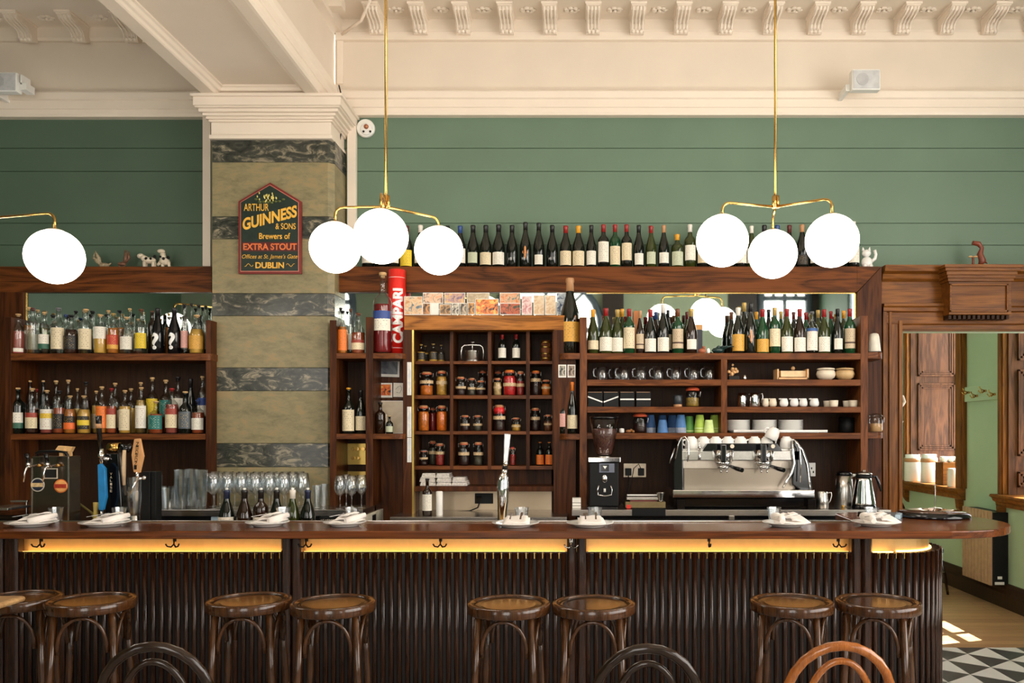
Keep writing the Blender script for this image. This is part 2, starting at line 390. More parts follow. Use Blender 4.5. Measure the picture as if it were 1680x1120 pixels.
# stone pillar with coursed bands
YP = 6.15; X0p, X1p = wx(348, YP), wx(540, YP)
bands = [(228, 266, 'd'), (266, 355, 'o'), (355, 392, 'd'), (392, 481, 'o'), (481, 518, 'd'), (518, 603, 'o'), (603, 641, 'd'), (641, 727, 'o'), (727, 766, 'd'), (766, 1300, 'o')]
do, dd = MB(), MB()
for a, c, k in bands:
    z1, z0 = wz(a, YP), max(0, wz(c, YP))
    poly = [(X0p, YP), (X1p - .01, YP), (X1p + .03, YP + .04), (X1p + .03, 6.5), (X0p, 6.5)]
    (do if k == 'o' else dd).prism(poly, 'z', z0 + .0012, z1 - .0012)
pl = struct(do.build('pillar', M['olive'], bev=.0015))
dd.build('stone_band', M['darkstone'], pl, bev=.0015)
# white vertical cover strips either side of the pillar
struct(MB().box(wx(333, 6.46), 6.45, wz(437, 6.46), wx(346, 6.46), 6.5, wz(188, 6.46)).build('trim_12', M['creamgloss'], bev=.003))
struct(MB().box(wx(570, 6.46), 6.45, wz(437, 6.46), wx(584, 6.46), 6.5, wz(180, 6.46)).build('trim_13', M['creamgloss'], bev=.003))
mb = MB()
mb.tube([(wx(556, 6.38), 6.38, wz(140, 6.38)), (wx(561, 6.36), 6.36, wz(160, 6.36)), (wx(569, 6.3), 6.33, wz(180, 6.33)), (wx(560, 6.36), 6.36, wz(215, 6.36)), (wx(556, 6.4), 6.4, wz(240, 6.4))], .005, 6)
tag(mb.build('wall_cable', M['black']), 'thin dark cable dangling beside the pillar capital', 'cable')
# remaining shell
struct(MB().box(-7.6, -3.3, 0, -7.5, 6.6, 5.5).build('wall_left', M['green_shaded']))
# wall behind the camera with tall arched windows
def arch(xc, w2, z0, zsp, n=12):    # outline points of an arched opening
    return [(xc - w2, z0)] + [(xc - w2 * math.cos(PI * i / n), zsp + w2 * math.sin(PI * i / n)) for i in range(n + 1)] + [(xc + w2, z0)]
pane = emitm('daylit_window', DAYCOL, WIN_DAY)
M['reveal'] = wood('reveal_wood', S(44, 26, 14), S(92, 58, 34), 'z', 1.2, .5)
M['winframe'] = mat('blue_grey_window_frame', S(70, 84, 96), .4)
M['darkpanel'] = mat('dark_wall_panelling', S(52, 42, 40), .4)
wf = MB(); wf.box(-7.6, -3.3, 0, 4.7, -3.2, 5.5)
struct(wf.build('wall_front', mat('green_plaster_lightened', S(160, 172, 148), .6, var=.06, vs=2)))  # green lightened in the colour to stand in for light this wall lacks
k = 0
for xc, w_h in ((-4.75, .52), (-.57, 1.05), (3.95, .45)):
    k += 1
    o = struct(MB().prism(arch(xc, w_h, .7, 4.55 - w_h), 'y', -3.2, -3.18).build('window_%d' % k, pane))
    A = arch(xc, w_h, .7, 4.55 - w_h); fr = MB()
    fr.tube([(x, -3.15, z) for x, z in A], .07, 6).tube([(xc, -3.15, .7), (xc, -3.15, 4.5)], .04, 6)
    fr.tube([(xc - w_h, -3.15, 4.55 - w_h), (xc + w_h, -3.15, 4.55 - w_h)], .05, 6).tube([(xc - w_h, -3.15, 2.2), (xc + w_h, -3.15, 2.2)], .035, 6)
    fr.tube([(xc + .5 * w_h * math.cos(PI * i / 8), -3.15, 4.55 - w_h + .5 * w_h * math.sin(PI * i / 8)) for i in range(9)], .035, 6)
    for a in (PI/4, 3*PI/4): fr.tube([(xc + .5 * w_h * math.cos(a), -3.15, 4.55 - w_h + .5 * w_h * math.sin(a)), (xc + w_h * math.cos(a), -3.15, 4.55 - w_h + w_h * math.sin(a))], .03, 6)
    fr.build('window_frame', M['winframe'], o)
struct(MB().box(.5, -3.2, 0, .9, -3.1, 5.4).box(2.9, -3.2, 0, 3.45, -3.16, 5.4).box(4.45, -3.2, 0, 4.6, -3.16, 5.4).box(3.45, -3.2, 4.7, 4.45, -3.16, 5.4).build('trim_14', M['darkpanel']))
# right-hand side wall of the bar room with a broad window
mb = MB(); XR = 4.6
mb.box(XR, -3.3, 0, XR + .12, -1.5, 5.5).box(XR, 4.2, 0, XR + .12, 6.70, 5.5).box(XR, -1.5, 0, XR + .12, 4.2, .9).box(XR, -1.5, 4.4, XR + .12, 4.2, 5.5)
struct(mb.build('wall_right', M['green']))
k += 1
o = struct(MB().box(XR + .06, -1.5, .9, XR + .08, 4.2, 4.4).build('window_%d' % k, emitm('daylit_side_window', DAYCOL, WIN_DAY * 1.0)))
mb = MB()
for y in (-1.45, 0, 1.4, 2.8, 4.15): mb.box(XR + .02, y - .04, .9, XR + .06, y + .04, 4.4)
for z in (.95, 3.2, 4.35): mb.box(XR + .02, -1.5, z - .04, XR + .06, 4.2, z + .04)
mb.build('window_frame', M['winframe'], o)
# ---------- doorway in the back wall, right ----------
YD = 6.36
def px_(x, Y=YD): return wx(x, Y)
zc = wz(437, YD)
mb = MB()
# entablature along the wall
pr = [(6.5, wz(540, YD)), (6.36, wz(540, YD)), (6.36, wz(533, YD)), (6.345, wz(531, YD)), (6.345, wz(513, YD)), (6.33, wz(511, YD)), (6.33, wz(505, YD)), (6.315, wz(503, YD)), (6.315, wz(499, YD)), (6.37, wz(498, YD)),
      (6.37, wz(462, YD)), (6.35, wz(457, YD)), (6.34, wz(450, YD)), (6.30, wz(447, YD)), (6.29, wz(439, YD)), (6.29, zc), (6.5, zc)]
mb.prism(pr, 'x', px_(1447), 4.6)
dr = struct(mb.build('door_1', M['door_wood_h'], bev=.002))
mb = MB()
jx0, jx1 = px_(1447), px_(1479)
for a, c, y in ((0, 6, 6.335), (6, 10, 6.35), (10, 14, 6.335), (14, 26, 6.35), (26, 32, 6.335)):
    mb.box(px_(1447 + a), y, 0, px_(1447 + c), 6.62, wz(503 + a * .9, YD))
mb.build('door_jamb', M['door_wood'], dr, bev=.002)
mb = MB()
tx0, tx1 = px_(1553, 6.28), px_(1655, 6.28); mb.box(tx0, 6.24, wz(516, 6.25), tx1, 6.4, wz(462, 6.25))
for e, a, c in ((.012, 462, 457), (.02, 457, 452), (.03, 452, 446), (.045, 446, 441), (.055, 441, 436)):
    mb.box(tx0 - e, 6.24 - e, wz(a, 6.25), tx1 + e, 6.4, wz(c, 6.25))
for a, b_, c, d in ((1556, 466, 1652, 469), (1556, 509, 1652, 512), (1556, 466, 1559, 512), (1649, 466, 1652, 512)):
    mb.box(px_(a, 6.25), 6.225, wz(d, 6.25), px_(c, 6.25), 6.25, wz(b_, 6.25))
mb.build('tablet', M['door_wood_h'], dr, bev=.002)
mb = MB()
for i in range(13): mb.box(tx0 + .002 + i * (tx1 - tx0) / 13, 6.25, wz(523, 6.25), tx0 + .022 + i * (tx1 - tx0) / 13, 6.34, wz(517, 6.25))
mb.build('dentil_row', M['panel'], dr)
# the wall around the opening is thick; far room beyond
struct(MB().box(2.31, 6.52, 0, px_(1479, 6.4) - .02, 6.62, 2.79).box(px_(1479, 6.4) - .02, 6.52, wz(541, 6.4), 4.6, 6.62, 2.79).build('wall_partition', M['green_side']))
struct(MB().box(1.9, 6.6, 0, 2.0, 12.2, 3.7).box(1.9, 12.1, 0, 4.9, 12.2, 3.7).build('wall_far_room', M['green_side']))
# side wall of far room X=3.9 with two window recesses; each recess ends X=4.5
XS = 3.9
W1 = (8.5, 9.75); W2 = (6.64, 7.55); zsill = 1.02; ztop = 3.2
mb = MB()
mb.box(XS, 6.62, 0, XS + .6, W2[0], 3.6).box(XS, W2[1], 0, XS + .6, W1[0], 3.6).box(XS, W1[1] + .0, 0, XS + .6, 12.2, 3.6)
for a, c in (W1, W2): mb.box(XS, a, 0, XS + .6, c, zsill - .03).box(XS, a, ztop, XS + .6, c, 3.6)
struct(mb.build('wall_side', M['green_side']))
for i, (a, c) in enumerate((W1, W2)):
    k += 1
    o = struct(MB().box(XS + .56, a, zsill, XS + .575, c, ztop).build('window_%d' % k, glass('window_glass_%d' % i, (1, 1, 1), .02)))
    mb = MB(); ym = (a + c) / 2
    for y in (a + .03, ym, c - .03): mb.box(XS + .53, y - .025, zsill, XS + .58, y + .025, ztop)
    for z in (zsill + .03, 2.2, ztop - .03): mb.box(XS + .53, a, z - .025, XS + .58, c, z + .025)
    mb.build('window_frame', M['door_wood'], o)
    # panelled reveals
    rv = MB()
    rv.box(XS, c - .02, zsill, XS + .56, c, ztop)
    for z0, z1 in ((zsill + .06, zsill + .22), (1.36, 2.16), (2.22, 3.1)):
        for q in range(3):
            e = .03 + q * .022; y1 = c - .03 - .006 * (2 - q)
            x0, x1 = XS + .05 + e, XS + .54 - e
            rv.box(x0, y1, z0 + e - .02, x0 + .018, c, z1 - e + .02).box(x1 - .018, y1, z0 + e - .02, x1, c, z1 - e + .02)
            rv.box(x0, y1, z0 + e - .02, x1, c, z0 + e).box(x0, y1, z1 - e, x1, c, z1 - e + .02)
    rv.build('window_reveal', M['reveal'], o, bev=.002)
    # architrave on the wall face
    ar = MB()
    for y0, y1 in ((a - .17, a), (c, c + .10)): ar.box(XS - .04, y0, zsill, XS + .02, y1, ztop + .12).box(XS - .055, y0 + .02, zsill, XS, y0 + .05, ztop + .1)
    ar.box(XS - .04, a - .17, ztop, XS + .02, c + .1, ztop + .12)
    ar.build('window_surround', M['door_wood'], o, bev=.003)
    sl = MB()
    pr = [(XS + .56, zsill), (XS - .10, zsill), (XS - .11, zsill - .02), (XS - .085, zsill - .035), (XS - .075, zsill - .06), (XS - .05, zsill - .075), (XS - .045, zsill - .11), (XS, zsill - .12), (XS + .02, zsill - .03), (XS + .56, zsill - .03)]
    sl.prism(pr, 'y', a - .14, c + .12)
    for y in (a - .1, c + .02):
        sl.prism([(XS, zsill - .11), (XS - .06, zsill - .11), (XS - .05, zsill - .2), (XS - .025, zsill - .24), (XS, zsill - .26)], 'y', y, y + .07)
    sl.build('window_sill', M['door_wood_h'], o, bev=.003)
# baseboard of the side wall
pr = [(XS, 0), (XS - .05, 0), (XS - .05, .13), (XS - .035, .15), (XS - .035, .175), (XS - .02, .19), (XS - .015, .215), (XS, .22)]
struct(MB().prism(pr, 'y', 6.65, 12.1).build('baseboard_side', M['panel'], bev=.002))
# ================= BACK BAR =================
YS = 6.05; YBK = 6.36; YH = 6.30; YC = 6.20; zU_m = EYE - (585 - CY) * 6.05 / F      # shelf fronts, back panel, header board
def bx(mb, x0, y0, x1, y1, Y=YS, Y2=YBK): return mb.pbox(x0, y0, x1, y1, Y, Y2)
zHT = wz(437, YH)
# ---- unit in the bay beyond the pillar ----
u1 = empty('shelf_unit', (-3.5, 6.2, 0))
def P(mb, name, mm, parent, bev=.002):
    o = mb.build(name, mm, parent, bev=bev); o.matrix_parent_inverse = parent.matrix_world.inverted(); return o
bpy.context.view_layer.update()
def root(name, loc, label, cat, group=None):
    o = empty(name, loc); tag(o, label, cat, group); bpy.context.view_layer.update(); return o
tag(u1, 'dark oak shelving with mirror in the bay beyond the stone pillar, holding spirits', 'shelving')
P(MB().box(-7.4, YH, wz(479, YH), wx(347, YH), YW, zHT), 'header_board', M['oak_h'], u1)
P(MB().box(-7.4, YH - .002, 0, wx(38, YH), YW, wz(479, YH)), 'stile', M['oak_v'], u1)
P(bx(MB(), 8, 520, 18, 1100, YS, YBK).box(wx(8, YS), YS, 0, wx(18, YS), YBK, .9), 'upright', M['oak_v'], u1)
P(bx(MB(), 337.5, 525, 346, 1050), 'upright', M['oak_v'], u1)
def rshelf(x0, y0, x1, y1, endL=False, endR=False, Y=YS, rad=.07):
    X0, X1, Z0, Z1 = wx(x0, Y), wx(x1, Y), wz(y1, Y), wz(y0, Y)
    poly = [(X0, YBK)]
    if endL: poly += [(X0 + rad * (1 - math.sin(a)), Y + rad * (1 - math.cos(a))) for a in [PI/2 * (1 - i/6) for i in range(7)]]
    else: poly += [(X0, Y)]
    if endR: poly += [(X1 - rad * (1 - math.sin(a)), Y + rad * (1 - math.cos(a))) for a in [PI/2 * i/6 for i in range(7)]]
    else: poly += [(X1, Y)]
    poly += [(X1, YBK)]
    return MB().prism(poly, 'z', Z0, Z1)
P(rshelf(17, 579.5, 337, 591), 'shelf', M['oak_shelf'], u1); P(rshelf(17, 711.5, 337, 721), 'shelf', M['oak_shelf'], u1)
P(rshelf(330, 579.5, 345.5, 591, False, True, YS - .02, .03), 'shelf_end', M['oak_shelf'], u1)
P(MB().box(-4.5, YBK, .0, wx(347, YBK), YW, zU_m), 'back_panel', M['panel'], u1, 0)
P(MB().box(wx(38, YH), YBK - .03, zU_m, wx(347, YH), YBK - .02, wz(479, YH) + .02), 'mirror', M['mirror'], u1, 0)
P(MB().box(wx(38, YH), YBK - .04, wz(585, YBK), wx(39.5, YH), YBK - .02, wz(479, YH)), 'mirror_edge', M['brass'], u1, 0)
# ---- middle and coffee-side unit share one header ----
u2 = root('shelf_unit', (.2, 6.2, 0), 'wide dark oak back bar shelving with mirror and coffee shelves beside the doorway', 'shelving')
P(MB().box(wx(545, YH), YH, wz(479, YH), wx(1406, YH), YW, zHT).prism([(wx(1406, YH), wz(479, YH)), (wx(1446, YH), zHT), (wx(1406, YH), zHT)], 'y', YH, YW), 'header_board', M['oak_h'], u2)
P(MB().prism([(wx(1406.6, YH), wz(479.6, YH)), (wx(1446.6, YH), zHT), (wx(1446.6, YH), .0), (wx(1406.6, YH), .0)], 'y', YH, YW), 'stile', M['oak_v'], u2)
P(MB().box(wx(545, YBK), YBK - .03, zU_m, wx(664, YBK), YBK - .02, wz(478, YH)).box(wx(664, YBK), YBK - .03, wz(520, YBK), wx(944, YBK), YBK - .02, wz(478, YH)).box(wx(944, YBK), YBK - .03, zU_m, wx(1406, YH), YBK - .02, wz(478, YH)), 'mirror', M['mirror'], u2, 0)
P(MB().box(wx(1404, YH), YBK - .04, zU_m, wx(1406, YH), YBK - .02, wz(479, YH)).box(wx(962, YH), YBK - .04, wz(480.6, YH), wx(1406, YH), YBK - .02, wz(479, YH)), 'mirror_edge', M['brass'], u2, 0)
P(MB().box(wx(545, YBK), YBK, 0, wx(680, YBK), YW, zU_m).box(wx(905, YBK), YBK, 0, wx(1448, YBK), YW, zU_m), 'back_panel', M['panel'], u2, 0)
for a, y0, c in ((541, 525, 552), (600, 520, 612)):
    P(bx(MB(), a, y0, c, 834), 'upright', M['oak_v'], u2)
P(bx(MB(), 951, 520, 963, 834), 'upright', M['oak_up'], u2); P(bx(MB(), 1412, 518, 1424, 834), 'upright', M['oak_up'], u2)
for y0, y1 in ((579, 588), (711.5, 720)):
    P(rshelf(552, y0, 600, y1), 'shelf', M['oak_shelf'], u2)
    P(rshelf(612, y0, 664, y1, False, True), 'shelf', M['oak_shelf'], u2)
P(rshelf(917, 579, 951, 589, True), 'shelf', M['oak_shelf'], u2); P(rshelf(917, 711.5, 951, 721, True), 'shelf', M['oak_shelf'], u2)
P(rshelf(1424, 577, 1452, 588, False, True), 'shelf', M['oak_shelf'], u2); P(rshelf(1424, 709, 1453, 719, False, True), 'shelf', M['oak_shelf'], u2)
for y0, y1 in ((579, 589.5), (622.5, 632.5), (667, 676.5), (710, 720)):
    P(bx(MB(), 963, y0, 1412, y1), 'shelf', M['oak_shelf'], u2)
P(MB().pbox(1183, 589.5, 1193, 710, YS - .002, YBK), 'divider', M['oak_up'], u2)
# alcove frame
YA = 6.10; YC = 6.20
P(bx(MB(), 663, 517, 945, 541, YA, YC - .001), 'alcove_header', M['oak_lite'], u2)
P(bx(MB(), 661, 541, 676, 856, YA, YBK), 'alcove_stile', M['oak_v'], u2); P(bx(MB(), 908, 541, 945, 856, YA, YBK - .01), 'alcove_stile', M['oak_v'], u2)
P(bx(MB(), 676, 541, 679, 856, YA - .004, YA + .05), 'brass_edge', M['brassplate'], u2, 0)
P(MB().box(wx(612, YBK), YBK - .05, .9, wx(663, YBK), YBK, wz(590, YBK)), 'side_panel', M['oak_v'], u2)
# ---- pigeonhole cabinet in the alcove ----
YC = 6.20
pg = root('pigeonhole_cabinet', (-.55, 6.3, 0), 'sixteen-hole oak pigeonhole cabinet full of preserve jars, set in the alcove', 'cabinet')
mb = MB()
P(MB().box(wx(674, YC), 6.47, 1.0, wx(912, YC), 6.49, wz(530, YC)), 'back_panel', M['panel'], pg, 0)
for a, c in ((676, 681), (738, 743.5), (800, 806), (863, 869), (906, 911)): P(MB().pbox(a, 535, c, 770, YC, 6.47), 'divider', M['oak_v'], pg, .0015)
for a, c in ((592, 597), (648, 654), (707, 712.5), (764, 770)):
    for x0, x1 in ((681, 738), (743.5, 800), (806, 863), (869, 906)):
        P(MB().pbox(x0, a, x1, c, YC + .001, 6.47), 'shelf', M['oak_shelf'], pg, .0015)
P(MB().pbox(676, 535, 911, 541.5, YC, 6.47), 'top_board', M['oak_shelf'], pg)
P(MB().pbox(676, 770, 911, 797, YC + .16, 6.47), 'lower_back', M['oak_v'], pg)
P(MB().pbox(676, 797.5, 911, 806, YC - .05, 6.47), 'ledge', M['oak_v'], pg)
# splash back and low worktop in the alcove
o = MB().box(wx(676, 6.4), 6.40, .9, wx(912, 6.4), 6.46, wz(806, 6.4)).build('splashback', mat('warm_steel_splashback', S(176, 158, 134), .35, .7, .08, 4), bev=0)
tag(o, 'warm brushed metal splashback under the pigeonhole cabinet', 'splashback')
zL = wz(848, 5.85)
o = root('low_worktop', (-.55, 6, 0), 'low steel worktop under the pigeonhole cabinet in the alcove', 'worktop')
P(MB().box(wx(640, 5.85), 5.85, zL - .03, wx(930, 5.85), 6.40, zL), 'worktop_slab', M['steel'], o)
P(MB().box(wx(645, 5.85), 5.88, 0, wx(925, 5.85), 6.38, zL - .03), 'cabinet_body', M['black'], o)
# ---- stainless counters ----
YQ = 5.75; zQ = wz(836, YQ)
c1 = root('steel_counter', (.7, 5.9, 0), 'long stainless steel counter carrying the coffee machine and grinder', 'counter')
P(MB().pbox(938, 836, 1462, 846, YQ, 6.3), 'counter_top', M['steel'], c1)
P(MB().box(wx(940, YQ) + .02, YQ + .03, 0, wx(1460, YQ), 6.3, zQ - .045), 'cabinet_body', M['blackgloss'], c1)
P(MB().pbox(940, 853, 1462, 900, YQ - .004, YQ + .03), 'door_front', M['steel'], c1)
P(MB().pbox(1196, 846, 1205, 853, YQ - .01, YQ + .03), 'handle', M['steel'], c1)
c2 = root('steel_counter', (-2, 5.9, 0), 'stainless steel counter in front of the pillar, crowded with upturned glassware', 'counter')
P(MB().box(wx(243, YQ), YQ, zQ - .045, wx(595, YQ), 6.13, zQ), 'counter_top', M['steel'], c2)
P(MB().box(wx(552, YQ) + .09, 6.1, zQ - .045, wx(595, YQ), 6.34, zQ), 'counter_top', M['steel'], c2)
P(MB().box(wx(250, YQ), YQ + .03, 0, wx(595, YQ) - .003, 6.12, zQ - .045), 'cabinet_body', M['black'], c2)
P(MB().box(wx(595, YQ) - .002, YQ + .04, 0, wx(595, YQ) + .012, 6.34, zQ - .045), 'side_panel', mat('cream_cabinet_side', S(206, 198, 178), .5), c2)
P(MB().box(wx(595, YQ) + .012, YQ + .22, zQ - .14, wx(595, YQ) + .016, YQ + .32, zQ - .06), 'socket', M['black'], c2)
P(MB().box(wx(345, YQ), YQ + .01, zQ - .16, wx(360, YQ), YQ + .029, zQ - .05), 'rail_block', mat('pale_blue_plastic', S(170, 190, 205), .4), c2)
o = MB().box(wx(624, 6.3), 6.32, zQ - .25, wx(648, 6.3), 6.345, wz(826, 6.3)).build('wall_tile_panel', mat('beige_tile', S(206, 186, 156), .4), bev=.002)
tag(o, 'beige panel standing below the picture cards, beside the steel counter end', 'panel')
# brass switch plates
for y0, y1, nm in ((727, 762, 'upper'), (773, 800, 'lower')):
    r_ = root('switch_plate', (wx(585, 6.35), 6.35, wz((y0 + y1) / 2, 6.35)), 'square polished brass dimmer switch plate, %s of the two by the wine glasses' % nm, 'switch plate', 'brass switch plates')
    P(MB().pbox(570, y0, 600, y1, 6.345, 6.36), 'plate', M['brassplate'], r_)
    if nm == 'upper':
        for i, (x, y) in enumerate(((579, 736), (588, 736), (597, 736), (579, 751), (588, 751))):
            P(MB().tube([(wx(x, 6.345), 6.345, wz(y, 6.345)), (wx(x, 6.345), 6.322, wz(y, 6.345))], .013, 12), 'knob', M['brass'], r_, 0)
# ---- wall sockets behind the coffee station ----
so = root('wall_socket', (wx(1041, 6.35), 6.35, 1.3), 'double brushed wall socket with two black plugs beside the grinder', 'socket')
P(MB().pbox(1023, 760, 1060, 782.5, 6.35, 6.36), 'plate', mat('nickel_plate', S(206, 190, 168), .35, .5), so)
for x in (1031, 1052):
    P(MB().pbox(x - 5, 768, x + 5, 780, 6.315, 6.35), 'plug', M['black'], so, .004)
P(MB().tube([(wx(1031, 6.32), 6.32, wz(780, 6.32)), (wx(1031, 6.3), 6.31, wz(800, 6.3)), (wx(1024, 6.2), 6.25, wz(820, 6.2)), (wx(1015, 6.2), 6.2, wz(832, 6.2))], .004, 6), 'cord', M['black'], so, 0)
P(MB().tube([(wx(1052, 6.32), 6.312, wz(770, 6.32)), (wx(1048, 6.3), 6.31, wz(761, 6.3)), (wx(1040, 6.3), 6.31, wz(768, 6.3)), (wx(1036, 6.3), 6.31, wz(790, 6.3)), (wx(1030, 6.2), 6.25, wz(825, 6.2))], .0035, 6), 'cord', M['black'], so, 0)
so = root('wall_socket', (wx(1331, 6.35), 6.35, 1.3), 'single white plastic wall socket next to the coffee machine', 'socket')
P(MB().pbox(1325, 759, 1338, 781, 6.35, 6.36), 'plate', M['plastic_w'], so)
mb = MB()
for x, y in ((1331.5, 768), (1328.5, 774), (1334.5, 774)): mb.pbox(x - 1, y - 1.6, x + 1, y + 1.6, 6.348, 6.352)
P(mb, 'pin_holes', M['black'], so, 0)
so = root('wall_socket', (wx(793, 6.4), 6.4, 1.1), 'black double socket on the splashback under the pigeonhole cabinet', 'socket')
P(MB().pbox(779, 809, 809, 826, 6.39, 6.4), 'plate', M['black'], so)
P(MB().pbox(781, 814, 790, 825, 6.36, 6.39), 'plug', M['blackgloss'], so, .004)
P(MB().tube([(wx(786, 6.36), 6.37, wz(825, 6.36)), (wx(783, 6.3), 6.33, wz(833, 6.3)), (wx(770, 6.3), 6.3, wz(838, 6.3)), (wx(745, 6.3), 6.28, wz(839, 6.3))], .005, 6), 'cord', M['black'], so, 0)
# ================= SPEAKERS, SENSOR, SIGN =================
def speaker(px0, py0, px1, py1, Y, label):
    r_ = root('wall_speaker', (wx((px0 + px1) / 2, Y), Y, wz(py1, Y)), label, 'speaker', 'white wall speakers')
    P(MB().pbox(px0, py0, px1, py1, Y, Y + .07), 'cabinet', M['plastic_w'], r_, .008)
    P(MB().pbox(px0 + 2, py0 + 2, px1 - 2, py1 - 2, Y - .004, Y), 'grille', mat('grille_grey', S(196, 196, 196), .7, bump=.4, bs=300), r_)
    cx = px0 + (px1 - px0) * .36; cy = (py0 + py1) / 2
    P(MB().tube([(wx(cx, Y), Y - .003, wz(cy, Y)), (wx(cx, Y), Y - .008, wz(cy, Y))], .045, 24), 'driver', mat('driver_grey', S(180, 180, 180), .6), r_, 0)
    P(MB().box(wx(px0, Y) - .03, Y + .05, wz(py1, Y) + .01, wx(px0, Y), 6.46, wz(py1, Y) + .06), 'bracket', M['plastic_w'], r_)
speaker(1398, 113, 1445, 147, 6.18, 'white speaker on the picture rail above the doorway side of the bar')
speaker(-20, 118, 27, 150, 6.18, 'white speaker on the picture rail in the shaded bay')
P(MB().box(wx(27, 6.18), 6.2, wz(147, 6.2), wx(43, 6.2), 6.3, wz(135, 6.2)).box(wx(30, 6.18), 6.2, wz(139, 6.2), wx(36, 6.2), 6.3, wz(122, 6.2)), 'bracket', M['plastic_w'], bpy.data.objects['wall_speaker.001'])
so = root('alarm_sensor', (wx(601, 6.48), 6.48, wz(212, 6.48)), 'round white smoke alarm with a copper dome on the green wall', 'alarm')
def disc(px, py, Y, r, d, z=0): x = wx(px, Y); zz = wz(py, Y); return MB().tube([(x, Y, zz), (x, Y - d * .6, zz), (x, Y - d, zz)], [r, r, r * .88], 28)
P(disc(601, 212, 6.50, .071, .04), 'base', M['plastic_w'], so, 0)
P(disc(601, 212, 6.46, .045, .012), 'ring', M['white'], so, 0)
P(MB().ball((wx(601, 6.45), 6.445, wz(208, 6.45)), .019, 14, 8), 'dome', mat('copper_dome', S(170, 110, 80), .3, .6), so, 0)
for x in (596, 607): P(MB().ball((wx(x, 6.44), 6.447, wz(215, 6.44)), .009, 10, 6), 'led', M['iron'], so, 0)
# text
def text_obj(s, wd, ht, mm, parent=None, name='lettering', thick=.0015, bold=0, shear=0, loc=(0, 0, 0), rot=(PI/2, 0, 0), wrap=None, small=False, arc=None):
    cu = bpy.data.curves.new('t', 'FONT'); cu.body = s; cu.size = 1; cu.extrude = 0; cu.offset = bold; cu.shear = shear
    if small: cu.small_caps_scale = .75
    to = bpy.data.objects.new('t', cu); COL.objects.link(to); dg = bpy.context.evaluated_depsgraph_get()
    me = bpy.data.meshes.new_from_object(to.evaluated_get(dg)); bpy.data.objects.remove(to); bpy.data.curves.remove(cu)
    xs = [v.co.x for v in me.vertices]; ys = [v.co.y for v in me.vertices]
    x0, x1, y0, y1 = min(xs), max(xs), min(ys), max(ys)
    R = Matrix.Rotation(rot[1], 3, 'Z') if False else None
    for v in me.vertices:
        u = (v.co.x - (x0 + x1) / 2) / (x1 - x0) * wd; h = (v.co.y - (y0 + y1) / 2) / (y1 - y0) * ht
        if arc: h += arc(u / wd)
        v.co = (u, h, 0)
    if wrap:
        bm = bmesh.new(); bm.from_mesh(me); bmesh.ops.triangulate(bm, faces=bm.faces)
        for _ in range(3):
            lg = [e for e in bm.edges if e.calc_length() > wrap * .3]
            if lg: bmesh.ops.subdivide_edges(bm, edges=lg, cuts=1); bmesh.ops.triangulate(bm, faces=bm.faces)
        bm.to_mesh(me); bm.free()
    q = Matrix.Rotation(rot[2] if len(rot) > 2 else 0, 3, 'Z')
    for v in me.vertices:
        c = q @ v.co                       # in-plane rotation first
        if wrap: v.co = (wrap * math.sin(c.x / wrap), -wrap * math.cos(c.x / wrap), c.y)
        else: v.co = (c.x, 0, c.y)
        v.co += Vector(loc)
    me.materials.clear(); o = link(name, me, mm, None)
    if parent:
        o.parent = parent
        if parent.type == 'EMPTY' or wrap is None: o.matrix_parent_inverse = parent.matrix_world.inverted()
    return o
# pub sign on the pillar
YG = 6.12
sg = root('pub_sign', (wx(443, YG), YG, wz(449, YG)), 'gabled painted stout advertisement with red frame on the stone pillar', 'sign')
def gp(e): return [(wx(391 + e, YG), wz(449 - e, YG)), (wx(494 - e, YG), wz(449 - e, YG)), (wx(494 - e, YG), wz(330 + e*.5, YG)), (wx(443, YG), wz(299 + e*1.1, YG)), (wx(391 + e, YG), wz(330 + e*.5, YG))]
P(MB().prism(gp(0), 'y', YG, YP), 'frame', mat('red_sign_frame', S(120, 36, 30), .35, coat=.3), sg, .003)
P(MB().prism(gp(3.6), 'y', YG - .003, YG + .01), 'border_line', mat('pink_line', S(206, 130, 110), .4), sg, 0)
P(MB().prism(gp(4.6), 'y', YG - .005, YG + .01), 'board', mat('dark_green_board', S(28, 44, 34), .35, var=.3, vs=14), sg, 0)
P(MB().pbox(397.5, 397, 488, 412, YG - .0065, YG), 'red_band', mat('maroon_band', S(86, 22, 20), .4), sg, 0)
gold = mat('gold_lettering', S(236, 182, 70), .4); gold2 = mat('orange_lettering', S(226, 120, 62), .4)
def T_(s, x0, y0, x1, y1, mm, **k):
    Y = YG - .008
    return text_obj(s, wx(x1, Y) - wx(x0, Y), wz(y0, Y) - wz(y1, Y), mm, sg, loc=((wx(x0, Y) + wx(x1, Y)) / 2, Y, (wz(y0, Y) + wz(y1, Y)) / 2), **k)
T_('Arthur'.upper(), 400, 334, 441, 346, gold, bold=.01)
sl_ = (wz(336, YG) - wz(372, YG)) / (wx(487, YG) - wx(399, YG)) * .72
T_('GUINNESS', 398, 347, 487, 367, gold, bold=.035, arc=lambda u: u * .10)
T_('& SONS', 452, 366, 485, 376, gold, bold=.01); T_('Brewers of', 425, 382, 476, 392, gold, bold=.015)
T_('EXTRA STOUT', 399, 399, 487, 410, gold2, bold=.03); T_("Offices at St. James's Gate", 397, 417, 488, 426, gold, shear=.3)
T_('DUBLIN', 419, 430, 466, 440, gold, bold=.03)
mb = MB()
for i in range(26):
    x = 443 + random.gauss(0, 10); y = 324 + random.gauss(0, 4); mb.ball((wx(x, YG), YG - .008, wz(y, YG)), .006, 6, 4, 1.5, .8)
P(mb, 'painted_hops', mat('hop_flower_paint', S(226, 210, 120), .5), sg, 0)
mb = MB()
